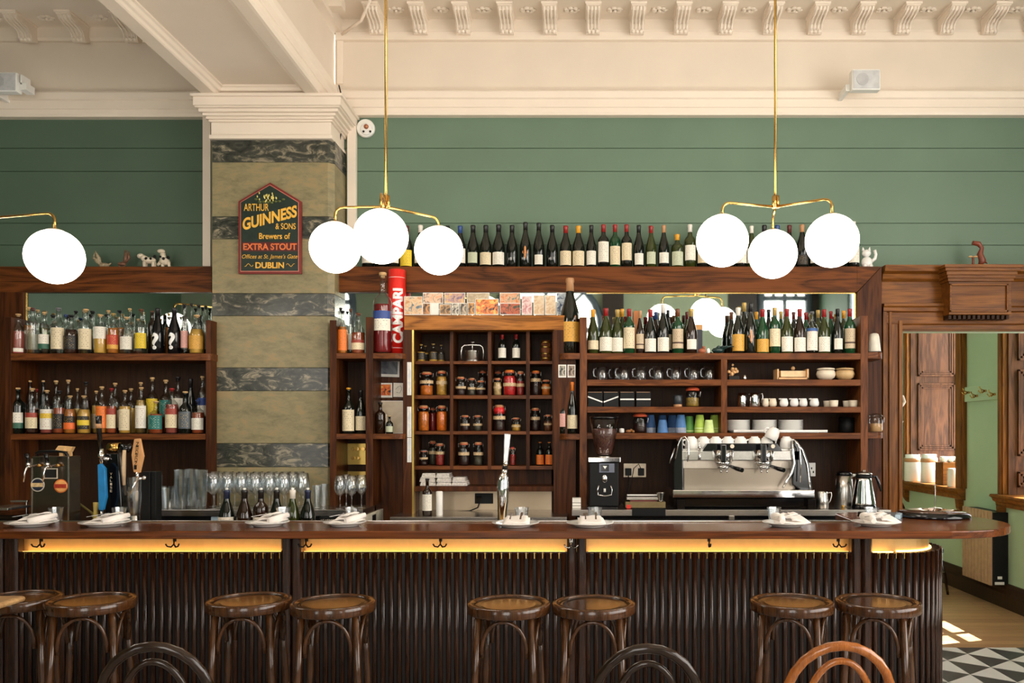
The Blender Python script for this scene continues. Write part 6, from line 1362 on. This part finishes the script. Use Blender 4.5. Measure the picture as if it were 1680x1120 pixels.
for i, (a, c, k3) in enumerate(((964.5, 988.5, -1), (990.5, 1014.5, 1), (1017.5, 1040.5, 0), (1044, 1067.5, 0))):
    o = boxy(a, 641.5, c, 6.1, zB, .12, M['black'], 'tea_box', 'black box with %s white stripe, %s along from the grinder-side upright' % (('level', 'rising', 'falling')[k3], nth(i + 1)), 'box', 'striped black boxes')
    w2 = (wx(c, 6.1) - wx(a, 6.1)) / 2; h0 = .055; s_ = .018 * k3 * 1.1
    MB().prism([(-w2, h0 - s_ - .005), (w2, h0 + s_ - .005), (w2, h0 + s_ + .005), (-w2, h0 - s_ + .005)], 'y', -.002, .001).build('stripe', M['white'], o)
    MB().box(-w2, -.001, .106, w2 - .006, .10, .1085).build('lid_edge', CAPM['tan'], o)
o = MB().lathe([(.030, 0), (.032, .003), (.032, .018), (.031, .020)], 24).build('tea_tin', CAPM['tan']); o.location = (wx(1112, 6.14), 6.14, zB + .001); MB().lathe([(.031, .018), (.034, .02), (.034, .082), (.03, .086), (1e-5, .087)], 24).build('tin_lid', mat('slate_tin', S(44, 50, 56), .35), o); tag(o, 'slate grey tin with tan foot on the coffee shelf', 'tin')
def kilner(px, Y, zb, R, H, fill, lid, lb):
    o = MB().lathe([(R*.9, 0), (R, .006), (R, H*.62), (R*.86, H*.72), (R*.84, H*.8)], 26).build('clip_jar', GL['jar']); o.location = (wx(px, Y), Y, zb + .001)
    MB().lathe([(R*.86, .004), (R*.94, .01), (R*.94, H*.45), (1e-5, H*.47)], 22).build('contents', fill, o)
    MB().lathe([(R*.92, H*.8), (R*1.02, H*.84), (R*1.0, H*.88), (R*.7, H*.97), (1e-5, H)], 26).build('jar_lid', lid, o)
    MB().tube([(R*.95, -.01, H*.86), (R*1.15, -.02, H*.74), (R*1.06, -.02, H*.5), (R*.95, -.012, H*.66)], .003, 6).build('wire_clamp', M['steel'], o)
    return tag(o, lb, 'jar')
orl = mat('terracotta_lid', S(196, 84, 50), .4)
kilner(1136, 6.14, zB, .050, .148, mat('brass_contents', S(150, 120, 50), .35, var=.5, vs=60), orl, 'clip-top glass jar with terracotta lid next to the slate tin')
kilner(1050, 6.14, zCc, .052, .146, fm['dark'], orl, 'jar of dark brown coffee with terracotta lid beside the blue cups')
o = MB().lathe([(.016, 0), (.02, .01), (.018, .03), (1e-5, .034)], 18).build('white_knob_timer', M['white']); o.location = (wx(1020, 6.1), 6.1, zCc + .001); tag(o, 'tiny white timer behind the grinder hopper', 'timer')
o = MB().ball((0, 0, .012), .014, 12, 8, .8, 1.4).ball((.02, .005, .018), .012, 12, 8, .9).ball((.035, 0, .01), .011, 12, 8, .8).build('ginger_root', mat('brown_ginger', S(150, 100, 56), .6, bump=.5)); o.location = (wx(1031, 6.1), 6.1, zCc + .001); tag(o, 'knobbly brown root beside the tiny white timer', 'root')
# paper cups
cp = MB().lathe([(.0395, 0), (.041, .002), (.0395, .004), (.0275, .092), (.026, .094), (1e-5, .093)], 26).build('paper_cup', None)
bl, bl2, rim = mat('blue_paper', S(72, 116, 168), .6), mat('deep_blue_paper', S(50, 86, 134), .6), mat('grey_blue_rim', S(150, 160, 178), .6)
lime, lime2, grn = mat('pale_lime_paper', S(206, 226, 150), .6), mat('lime_paper', S(166, 196, 78), .6), mat('green_paper', S(104, 166, 80), .6)
cp.data.materials.append(bl); ns = 0
for si, (px, Y, n, mm, top) in enumerate(((1067, 6.2, 5, bl2, 'blue'), (1087, 6.11, 1, bl, 'single blue'), (1087, 6.26, 5, bl2, 'hidden blue'), (1103, 6.25, 5, bl2, 'navy'), (1117, 6.13, 5, bl, 'bright blue'), (1131, 6.2, 4, grn, 'green'), (1148, 6.14, 5, lime2, 'lime'), (1163, 6.10, 1, lime, 'single pale lime'), (1172, 6.2, 5, lime2, 'shaded lime'))):
    for j in range(n):
        o = cp if ns == 0 else cp.copy()
        if ns: COL.objects.link(o)
        ns += 1; o.location = (wx(px, Y), Y, zCc + .001 + j * .0095)
        o.material_slots[0].link = 'OBJECT'; o.material_slots[0].material = (rim if (j < n - 1 and 'blue' in top) or (j < n - 1 and top == 'navy') else mm if j == n - 1 else (lime if j % 2 else mm))
        tag(o, 'upturned %s paper cup on the coffee shelf%s' % (top, '' if n == 1 else ', %s from the bottom of its stack' % nth(j + 1)), 'paper cup', 'stacked paper cups')
# plates and tray
pt = MB().lathe([(1e-5, .003), (.05, .003), (.052, 0), (.058, 0), (.062, .004), (.092, .011), (.092, .0125), (.06, .006), (1e-5, .006)], 36).build('dinner_plate', M['white'])
try_ = MB().box(wx(1203, 6.08), 6.07, zCc + .004, wx(1357, 6.08), 6.32, zCc + .012).box(wx(1203, 6.08), 6.065, zCc + .010, wx(1357, 6.08), 6.072, zCc + .022).box(wx(1215, 6.08), 6.1, zCc + .0005, wx(1345, 6.08), 6.3, zCc + .004).build('serving_tray', M['white'], bev=.002); tag(try_, 'long white rectangular tray under the stacks of plates', 'tray')
n_ = 0
for si, px in enumerate((1210, 1254, 1297)):
    for j in range(9):
        o = pt if n_ == 0 else pt.copy()
        if n_: COL.objects.link(o)
        n_ += 1; Y = 6.19; o.location = (wx(px, Y), Y, zCc + .0125 + j * .0088)
        tag(o, 'white plate, %s from the bottom of the stack %s' % (nth(j + 1), ('beside the lime cups', 'in the middle', 'furthest from the cups')[si]).replace('furthest from the cups', 'at the empty end of the tray') if False else 'white plate, %s from the bottom, stack %s' % (nth(j + 1), ('beside the lime cups', 'in the middle of the three', 'near the dark tub')[si]), 'plate', 'stacked white plates')
o = MB().lathe([(.055, 0), (.06, .005), (.06, .11), (.05, .115), (1e-5, .115)], 26).build('dark_tub', M['black']); o.location = (wx(1390, 6.22), 6.22, zCc + .001); tag(o, 'black round tub in the shadowed end of the lowest coffee shelf', 'tub')
# jugs & creamers & ramekins
for px, lb, Yq in ((1218, 'plain side showing, beside the divider', 6.16), (1238, 'curved handle showing, beside the creamers', 6.12)):
    j = root('steel_pitcher', (wx(px, Yq), Yq, zB), 'dark polished steel pitcher, ' + lb, 'pitcher', 'steel pitchers'); L0 = Vector(j.location)
    P(MB().lathe([(.036, .001), (.038, .005), (.034, .07), (.033, .104), (.031, .104), (1e-5, .02)], 26, L0), 'pitcher_body', M['chrome'], j, 0); P(MB().tube([L0 + Vector(v) for v in ((.033, 0, .096), (.056, -.01, .098), (.058, -.01, .07), (.045, -.01, .03))], .004, 8), 'handle', M['steel'], j, 0)
for i, (px, w2, mm) in enumerate(((1256, .024, M['offwhite']), (1268, .028, M['offwhite']), (1286, .032, M['white']), (1303, .032, M['white']), (1318, .030, M['white']), (1336, .034, M['white']))):
    o = MB().lathe([(w2*.6, 0), (w2*.95, .012), (w2, .03), (w2*.8, .055), (w2*.72, .062), (w2*.66, .062), (1e-5, .03)], 22).ball((-w2*.85, -.004, .058), w2*.3, 10, 6, .6, 1.4).build('creamer', mm); o.location = (wx(px, 6.13), 6.13, zB + .001)
    tag(o, 'small round ceramic creamer, %s along from the steel pitchers' % nth(i + 1), 'creamer', 'ceramic creamers')
for i, px in enumerate((1358, 1368, 1390, 1400)):
    o = MB().lathe([(.026, 0), (.028, .002), (.032, .048), (.029, .048), (.026, .006), (1e-5, .006)], 22).build('ramekin', M['offwhite']); o.location = (wx(px, 6.13 + .08 * (i % 2 == 0)), 6.13 + .08 * (i % 2 == 0), zB + .001); tag(o, 'cream ramekin, %s along from the creamers' % nth(i + 1), 'ramekin', 'cream ramekins')
cr = root('napkin_crate', (wx(1300, 6.12), 6.12, zA), 'pale wooden open crate with round knob on the upper coffee shelf', 'crate')
pw = mat('pale_crate_wood', S(214, 168, 116), .5)
P(MB().pbox(1276, 619, 1327, 622, 6.10, 6.22), 'crate_floor', pw, cr, .001)
for a in (1275, 1324): P(MB().pbox(a, 605, a + 3, 622, 6.10, 6.22), 'crate_end', pw, cr, .001)
P(MB().pbox(1281, 608, 1322, 618, 6.13, 6.2), 'napkin_block', mat('manila', S(226, 196, 152), .6), cr, .001); P(MB().ball(e_(1301, 604, 6.18), .015, 14, 8), 'knob', pw, cr, 0)
for px, mm, lb in ((1355, M['offwhite'], 'cream glazed round bowl pot with folded lid on the upper coffee shelf'), (1386, mat('speckled_pot', S(200, 166, 118), .4, var=.15, vs=12), 'speckled tan bowl pot with saucer lid next to the cream one')):
    o = MB().lathe([(.035, 0), (.062, .02), (.070, .045), (.062, .068), (.055, .072), (.05, .07), (1e-5, .03)], 28).build('round_pot', mm); o.location = (wx(px, 6.14), 6.14, zA + .001)
    MB().lathe([(.058, .074), (.066, .078), (.062, .086), (.04, .090), (1e-5, .091)], 28).build('pot_lid', mm, o); tag(o, lb, 'pot')
fg = root('shell_figurine', (wx(1202, 6.12), 6.12, zA), 'knobbly cream shell figurine on a dark stand beside the divider', 'figurine')
P(MB().box(wx(1195, 6.12), 6.1, zA, wx(1212, 6.12), 6.15, zA + .03), 'stand', M['iron'], fg, .004)
mb = MB(); random.seed(3)
for i in range(16): mb.ball((wx(1202, 6.12) + random.gauss(0, .017), 6.12 + random.gauss(0, .008), zA + .065 + random.gauss(0, .016)), .013, 9, 6)
mb.ball((wx(1202, 6.12), 6.12, zA + .112), .009, 10, 6); P(mb, 'shell_cluster', pw, fg, 0)
o = MB().lathe([(.012, 0), (.014, .01), (.010, .034), (1e-5, .04)], 18).build('thimble_cup', M['chrome']); o.location = (wx(1222, 6.1), 6.1, zA + .001); tag(o, 'tiny shiny metal cup beside the shell figurine', 'cup')
# ornaments between the wine bottles
o = MB().ball((0, 0, .02), .026, 14, 8, .8, 1.1).ball((.012, 0, .045), .012, 10, 6).build('clay_shell', mat('russet_clay', S(160, 90, 60), .5)); o.location = (wx(1152, 6.08), 6.08, zU1); tag(o, 'russet clay ornament at the foot of the brown champagne bottle', 'ornament')
o = MB().ball((0, 0, .02), .014, 14, 8, 1.5).build('white_egg', M['white']); o.location = (wx(1162, 6.08), 6.08, zU1); tag(o, 'small white shell beside the russet clay ornament', 'shell')
mb = MB().ball((0, 0, .025), .035, 14, 8, .7, 1.3)
for a in (-1, 0, 1, 2): mb.tube([(.02 * a, -.01, .035), (.03 * a + .03, -.02, .055), (.03 * a + .055, -.015, .05)], [.008, .006, .002], 8)
o = mb.build('crab_ornament', mat('dark_teal_glaze', S(18, 46, 44), .25)); o.location = (wx(1178, 6.085), 6.085, zU1); tag(o, 'dark teal crab ornament at the feet of the dark wines', 'ornament')
# small outer shelf by the doorway
zo1, zo2 = wz(577, YS), wz(709, YS)
o = MB().lathe([(.046, 0), (.048, .003), (.036, .11), (.030, .13), (.02, .135), (1e-5, .136)], 28).build('cup_stack', mat('cream_beaker', S(222, 216, 200), .4)); o.location = (wx(1434, 6.12), 6.12, zo1 + .006); tag(o, 'upturned cream beaker on the little shelf beside the doorway', 'beaker')
MB().lathe([(.052, -.005), (.054, 0), (1e-5, .001)], 28).build('coaster', M['black'], o)
kilner(1437, 6.13, zo2, .048, .14, mat('brown_sugar', S(206, 160, 110), .6), GL['jar'], 'clip-top jar of pale sugar on the little lower shelf by the doorway')
# ================= CARDS AND PAPERS =================
def photo_mat(cols, sc=6):
    m, t, b = nt('printed_picture'); L = t.links; tc = N(t, 'TexCoord'); n = N(t, 'TexNoise'); n.inputs['Scale'].default_value = sc * 4; n.inputs['Detail'].default_value = 2; n.inputs['Distortion'].default_value = 1.2
    L.new(tc.outputs['Object'], n.inputs['Vector']); r = N(t, 'ValToRGB'); r.color_ramp.interpolation = 'CONSTANT' if sc > 8 else 'EASE'
    e = r.color_ramp.elements; e[0].color = S(*cols[0]); e[0].position = .3; e[1].color = S(*cols[-1]); e[1].position = .64
    for i, c in enumerate(cols[1:-1]): x = e.new(.3 + .34 * (i + 1) / (len(cols) - 1)); x.color = S(*c)
    L.new(n.outputs['Fac'], r.inputs['Fac']); L.new(r.outputs['Color'], b.inputs['Base Color']); b.inputs['Roughness'].default_value = .4; return m
def card(x0, y0, x1, y1, Y, cols, lb, border=.9, rz=0, name='postcard', cat='postcard', group=None, z_on=None, sc=6):
    W2 = (wx(x1, Y) - wx(x0, Y)) / 2; H = wz(y0, Y) - wz(y1, Y); o = MB().box(-W2, 0, 0, W2, .0015, H).build(name, M['paper'])
    o.location = (wx((x0 + x1) / 2, Y), Y, wz(y1, Y)); o.rotation_euler.y = rz; tag(o, lb, cat, group)
    e = border * Y / F
    if cols: MB().box(-W2 + e, -.001, e * 1.5, W2 - e, .0005, H - e).build('picture', photo_mat(cols, sc), o)
    return o
Yp = 6.17; gp_ = 'postcards along the alcove header'
pc = [(663, 486, 693, 516.5, [(70, 100, 120), (220, 190, 150), (200, 140, 90)], 'faded landscape card, beside the red tube'), (694, 480, 727, 498, [(230, 160, 120), (220, 190, 160), (120, 80, 70)], 'peach portrait card, top row'), (729, 480, 763, 498, [(120, 100, 130), (190, 150, 140), (220, 180, 110)], 'mauve and gold card, top row'),
      (766, 480, 803, 498, [(200, 180, 150), (170, 150, 120)], 'sepia engraved card, top row'), (693, 497, 706, 516.5, [(30, 24, 20), (220, 150, 80)], 'small dark face photo, lower row'), (706.5, 498, 720, 516.5, None, 'blank white card'), (721, 499, 740, 516.5, [(30, 24, 20), (200, 150, 90)], 'small framed portrait photo'),
      (741, 497, 753, 516.5, [(20, 18, 18), (230, 220, 200)], 'black and white strip photo, first'), (754, 497, 766, 516.5, [(20, 18, 18), (210, 190, 160)], 'black and white strip photo, second'), (767, 496, 779, 516.5, [(20, 18, 18), (230, 160, 70)], 'dark strip photo with amber tone'), (780, 490, 818, 516.5, [(20, 12, 10), (220, 110, 30), (250, 190, 90)], 'large glowing orange card'),
      (820, 480, 854, 498, [(90, 120, 110), (220, 170, 130), (210, 120, 60)], 'green and orange card, top row'), (820, 497, 854, 516.5, [(40, 60, 40), (190, 90, 50), (30, 24, 20)], 'dark red painted scene card'), (856, 485, 873, 516.5, [(200, 130, 130), (236, 220, 214)], 'pink line print card'), (875, 484, 893, 516.5, [(206, 170, 130), (226, 206, 176)], 'tan sketch card, first of the pair'), (894, 484, 912, 516.5, [(206, 170, 130), (226, 206, 176)], 'tan sketch card, second of the pair'), (913, 480, 929, 516.5, [(40, 64, 96), (210, 220, 226)], 'blue and white card behind the magnum')]
zhd = wz(517, YA)
for i, (x0, y0, x1, y1, cols, lb) in enumerate(pc):
    o = card(x0, y0, x1, y1, Yp + .004 * (i % 3) + (.012 if y1 < 500 else 0), cols, lb + ' on the alcove header' if 'alcove' not in lb else lb, group=gp_, sc=5 + i % 4)
    o.location.z = max(o.location.z, zhd) if y1 > 500 else o.location.z
Yw = YBK - .056
card(622, 590, 655, 618, Yw, [(60, 64, 76), (120, 124, 130)], 'grey seascape print with white border below the small shelf', 3, .03, 'art_print', 'print', sc=2)
card(623, 628, 643.5, 652, Yw - .002, [(30, 10, 6), (226, 100, 30), (240, 180, 60)], 'instant photo of a glowing fire-orange scene', 2.4, 0, 'instant_photo', 'photo'); card(645, 628, 664, 651, Yw, [(226, 216, 200), (236, 228, 212)], 'cream card with a faint drawn swan', 1, .02, 'drawing_card', 'card')
sw = [q for q in bpy.data.objects if q.get('label', '').endswith('swan')][0]
MB().tube([(-.026, -.003, .055), (-.010, -.003, .075), (.012, -.003, .085), (.02, -.003, .06), (.006, -.003, .03), (-.02, -.003, .035)], .0012, 5).build('pen_line', M['iron'], sw)
card(615, 657, 662, 711, Yw, [(214, 196, 168), (226, 210, 184)], 'large beige poster card standing on the small lower shelf', 1.2, 0, 'art_print', 'print', sc=3)
for (x0, y0, x1, y1), lb in (((668, 594, 675, 648), 'tall white price list pinned on the alcove frame, upper'), ((668, 667, 675, 717), 'white note on the alcove frame, middle'), ((668, 718, 675, 758), 'pale blue note on the alcove frame, lowest')): card(x0, y0, x1, y1, YA - .003, [(226, 222, 214), (200, 204, 210)], lb, .6, 0, 'pinned_note', 'note', 'notes on the alcove frame')
card(916, 598, 929, 619, 6.095, [(30, 40, 44), (200, 190, 170)], 'instant photo below the magnum, nearer the pigeonholes', 1.6, 0, 'instant_photo', 'photo', 'two instant photos'); card(931, 598, 944, 619, 6.095, [(60, 34, 24), (190, 170, 150)], 'instant photo below the magnum, nearer the mugs', 1.6, 0, 'instant_photo', 'photo', 'two instant photos')
# ================= HEADER ORNAMENTS =================
def figure(name, parts_, mm, lb, cat, spots_=None, Y=6.38, px=0):
    mb = MB()
    for p in parts_: (mb.tube(*p[1:]) if p[0] == 't' else mb.ball(*p[1:]))
    o = mb.build(name, mm); o.location = (wx(px, Y), Y, zHT); tag(o, lb, cat)
    if spots_:
        s = MB()
        for c, r in spots_: s.ball(c, r, 8, 5, 1, 1, .6)
        s.build('black_patch', M['black'], o)
    return o
figure('cow_figurine', [('b', (0, 0, .062), .034, 14, 8, .75, 1.5), ('b', (-.065, 0, .095), .022, 12, 8, .9, 1.25), ('t', [(-.03, 0, .07), (-.055, 0, .09)], [.026, .02], 10)] + [('t', [(x, y, .05), (x, y, 0)], [.013, .010], 8) for x in (-.032, .035) for y in (-.014, .014)], M['offwhite'], 'white standing cow figurine with black patches atop the bay header', 'figurine', [((-.01, -.03, .07), .012), ((.025, -.03, .07), .010), ((.04, 0, .09), .014)], px=245)
figure('goat_figurine', [('b', (.01, 0, .055), .032, 14, 8, 1, 1.2), ('b', (-.012, -.01, .13), .02, 12, 8, .8, 1.5), ('t', [(0, 0, .07), (-.004, 0, .12)], [.026, .018], 10), ('t', [(-.02, 0, .05), (-.045, 0, .025)], [.014, .01], 8), ('t', [(.04, 0, .05), (.05, 0, .0)], [.014, .009], 8), ('t', [(-.005, 0, .04), (-.005, 0, 0)], [.014, .01], 8)], M['offwhite'], 'white rearing calf figurine with black patches beside the cow', 'figurine', [((.015, -.03, .07), .012), ((-.01, -.026, .085), .009), ((.04, -.01, .08), .014)], px=268)
figure('bird_figurine', [('b', (.02, 0, .025), .025, 12, 8, .8, 1.6), ('t', [(0, 0, .03), (-.03, 0, .06), (-.055, 0, .08), (-.05, 0, .12)], [.014, .018, .012, .003], 8), ('t', [(-.01, 0, .03), (-.02, 0, .08), (-.045, 0, .135)], [.012, .016, .003], 8), ('t', [(.04, 0, .02), (.075, 0, .04)], [.012, .004], 8)], mat('mottled_bird', S(156, 140, 112), .5, var=.5, vs=60), 'small mottled bird figurine with raised tail near the lit globe', 'figurine', px=166)
figure('deer_figurine', [('b', (0, 0, .035), .02, 12, 8, .8, 1.6), ('t', [(.02, 0, .04), (.03, 0, .08), (.03, 0, .14)], [.014, .016, .006], 8), ('t', [(.03, 0, .05), (.055, 0, .08), (.05, 0, .13)], [.01, .012, .004], 8)] + [('t', [(x, 0, .03), (x, 0, 0)], .006, 6) for x in (-.02, .02)], mat('brown_figurine', S(112, 78, 58), .5, var=.5, vs=60), 'small brown stag-like figurine between the bird and the cow', 'figurine', px=200)
figure('cat_figurine', [('b', (0, 0, .045), .042, 16, 10, 1.1, 1), ('b', (-.004, -.004, .115), .034, 16, 10, .85, 1), ('t', [(-.026, 0, .135), (-.03, 0, .165)], [.012, .002], 8), ('t', [(.018, 0, .135), (.024, 0, .165)], [.012, .002], 8), ('t', [(.03, 0, .05), (.062, -.005, .075), (.068, -.005, .105), (.058, -.005, .14)], [.014, .013, .012, .013], 10), ('b', (-.022, -.03, .014), .016, 10, 6), ('b', (.022, -.03, .014), .016, 10, 6)], M['white'], 'white beckoning cat figurine at the end of the wine row', 'figurine', px=1422)
zdt = zc
o = figure('bird_figurine', [('t', [(-.02, 0, .012), (.0, 0, .05), (-.02, 0, .10), (-.005, 0, .145), (-.03, 0, .178), (-.075, 0, .185)], [.016, .026, .022, .014, .02, .016], 12), ('t', [(.0, 0, .05), (.035, 0, .03)], [.012, .004], 8), ('b', (-.005, 0, .008), .02, 12, 6, .4, 1.8)], mat('carved_redwood', S(122, 58, 38), .35), 'carved reddish wooden long-billed bird on the doorway cornice', 'figurine', Y=6.33, px=1612)
o = figure('mushroom_figurine', [('t', [(0, 0, 0), (.004, 0, .05), (0, 0, .075)], [.011, .010, .008], 8)], bpy.data.materials['carved_redwood'], 'small carved stem with two pale leaves beside the wooden bird', 'figurine', Y=6.33, px=1596)
MB().ball((-.016, 0, .08), .014, 10, 6, .5, 1.2).ball((.02, 0, .08), .014, 10, 6, .5, 1.3).build('pale_leaf', pw, o)
# ================= BAR END ITEMS =================
rt_ = root('round_tray', (wx(1530, 5.02), 5.02, zT), 'large round black tray with glassy top on the rounded bar end', 'tray'); L0 = Vector(rt_.location)
P(MB().lathe([(.208, 0), (.213, .006), (.210, .018), (.195, .030), (.185, .034), (1e-5, .032)], 48, L0), 'tray_body', M['blackgloss'], rt_, 0)
P(MB().lathe([(.183, .0335), (.184, .035), (1e-5, .036)], 48, L0), 'tray_top', mat('brown_glass_top', S(84, 60, 46), .08, coat=.5), rt_, 0)
sp = root('bill_spike', (wx(1532, 5.0), 5.0, zT), 'thin wire bill holder on an arched foot standing on the round tray', 'bill holder'); L1 = Vector((wx(1532, 5.0), 4.98, zT + .036))
P(MB().tube([L1 + Vector((-.042, 0, 0)), L1 + Vector((-.038, 0, .018)), L1 + Vector((0, 0, .024)), L1 + Vector((.038, 0, .018)), L1 + Vector((.042, 0, 0))], .003, 8).tube([L1 + Vector((0, 0, .022)), L1 + Vector((0, 0, .022))+ Vector((0, .03, -.02))], .003, 6), 'arched_foot', M['steel'], sp, 0)
P(MB().tube([L1 + Vector((0, 0, .022)), L1 + Vector((0, 0, .16))], .0025, 8), 'spike', M['steel'], sp, 0)
tg = root('menu_tray', (wx(1440, 5.0), 5.0, zT), 'slate grey slab with blue-white end lying on the bar near the last plate', 'slab')
P(MB().prism([(wx(1408, 5.05), 4.98), (wx(1460, 5.0), 4.88), (wx(1474, 5.1), 5.05), (wx(1420, 5.2), 5.16)], 'z', zT, zT + .022), 'slab', mat('slate_slab', S(92, 98, 104), .4), tg, .003)
P(MB().prism([(wx(1456, 5.0), 4.885), (wx(1464, 5.0), 4.875), (wx(1477, 5.1), 5.045), (wx(1470, 5.1), 5.055)], 'z', zT, zT + .026), 'slab_end', mat('icy_blue_edge', S(170, 196, 212), .2), tg, .003)
P(MB().tube([(wx(1403, 5.05), 5.0, zT + .018), (wx(1422, 5.05), 4.97, zT + .018)], .014, 12), 'grip', M['blackgloss'], tg, 0)
# ================= FAR ROOM =================
XSf = 3.9
def sill_item(px, py0, py1, wpx, Xs, name, mm, lb, cat):
    Y = (Xs) * F / (px - CX); z1 = wz(py0, Y); z0 = zsill + .001; R = wpx / 2 * Y / F
    o = MB().lathe([(R*.95, 0), (R, .006), (R, (z1 - z0) * .86), (R*.9, (z1 - z0) * .9), (R*.9, z1 - z0), (1e-5, z1 - z0)], 26).build(name, mm); o.location = (Xs, Y, z0); tag(o, lb, cat); return o, R, z1 - z0
for px, lb, Xs in ((1497, 'nearer the door frame', 3.85), (1524, 'nearer the brown box', 3.95)):
    o, R, H = sill_item(px, 745, 783, 26, Xs, 'candle_jar', M['white'], 'white canister with banded lid on the window sill, ' + lb, 'canister')
    MB().lathe([(R*1.01, H*.72), (R*1.01, H*.86)], 26).build('lid_band', CAPM['tan'], o)
Yx = 4.15 * F / (1553 - CX); o = MB().box(-.14, 0, 0, .14, .2, .24).build('wooden_box', M['door_wood_h'], bev=.004); o.location = (4.03, 8.85, zsill + .001); tag(o, 'brown wooden box on the sunny window sill', 'box')
o, R, H = sill_item(1562, 768, 790, 15, 3.87, 'white_beaker', M['white'], 'white beaker in front of the brown wooden box on the sill', 'beaker')
for k3 in range(7):
    o2 = MB().lathe([(.025, 0), (.04, .03), (.036, .06), (1e-5, .062)], 16).build('white_cup', M['white']); o2.location = (3.92 + .037 * k3, 8.90 + .045 * (k3 % 2) * 2, zsill + .242); tag(o2, 'small white cup on the wooden box, %s in the line' % nth(k3 + 1), 'cup', 'white cups on the wooden box')
rd = root('radiator', (3.8, 7.8, .2), 'tall radiator with ribbed wooden cover beneath the coat hooks', 'radiator')
P(MB().box(3.76, 7.53, .205, 3.899, 8.1, .86), 'radiator_body', M['black'], rd, .004)
rc = mat('ribbed_cover', S(176, 140, 108), .5, bump=0); mb = MB()
for i in range(9): mb.box(3.745, 7.54 + i * .0625, .20, 3.76, 7.595 + i * .0625, .87)
P(mb, 'ribbed_cover', rc, rd, .002)
P(MB().box(3.80, 7.522, .26, 3.84, 7.53, .285).box(3.775, 7.522, .21, 3.86, 7.53, .235), 'badge', M['plastic_w'], rd)
hk = root('coat_hook_board', (3.88, 8, 1.96), 'sage green coat hook board with four brass double hooks', 'hook board')
P(MB().box(3.875, 7.62, 1.885, 3.9, 8.33, 2.03), 'board', M['green_side'], hk, .003)
for i in range(4):
    y = 7.72 + i * .17; z = 1.935 + .04 * (i % 2)
    P(MB().tube([(3.875, y, z), (3.86, y, z)], .012, 10).tube([(3.862, y, z), (3.83, y - .02, z - .02), (3.815, y - .03, z + .005)], [.006, .005, .006], 8).tube([(3.862, y, z), (3.83, y + .02, z - .02), (3.815, y + .03, z + .005)], [.006, .005, .006], 8).tube([(3.862, y, z), (3.82, y, z + .02), (3.81, y, z + .04)], [.006, .005, .007], 8), 'double_hook', M['brass'], hk, 0)
for k3, (y0, pts) in enumerate(((6.5, [(1478, 671), (1488, 668), (1495, 658), (1492, 649), (1483, 647), (1479, 652)]), (6.5, [(1478, 699), (1486, 698), (1492, 690)]))):
    ho = MB().tube([(wx(x, y0), y0 + .13, wz(y, y0)) for x, y in pts], [.014, .013, .012, .011, .009, .006][:len(pts)] if k3 == 0 else [.012, .011, .007], 10).build('horn_handle', mat('pale_horn', S(226, 214, 190), .35)); tag(ho, 'pale curved horn door handle inside the doorway, ' + ('upper and larger' if k3 == 0 else 'lower and smaller'), 'handle')
c3 = tree(ch); c3.location = (3.35, 8.1, 0); c3.rotation_euler.z = -2.2; tag(c3, 'dark bentwood chair in the far room below the window sill', 'chair')
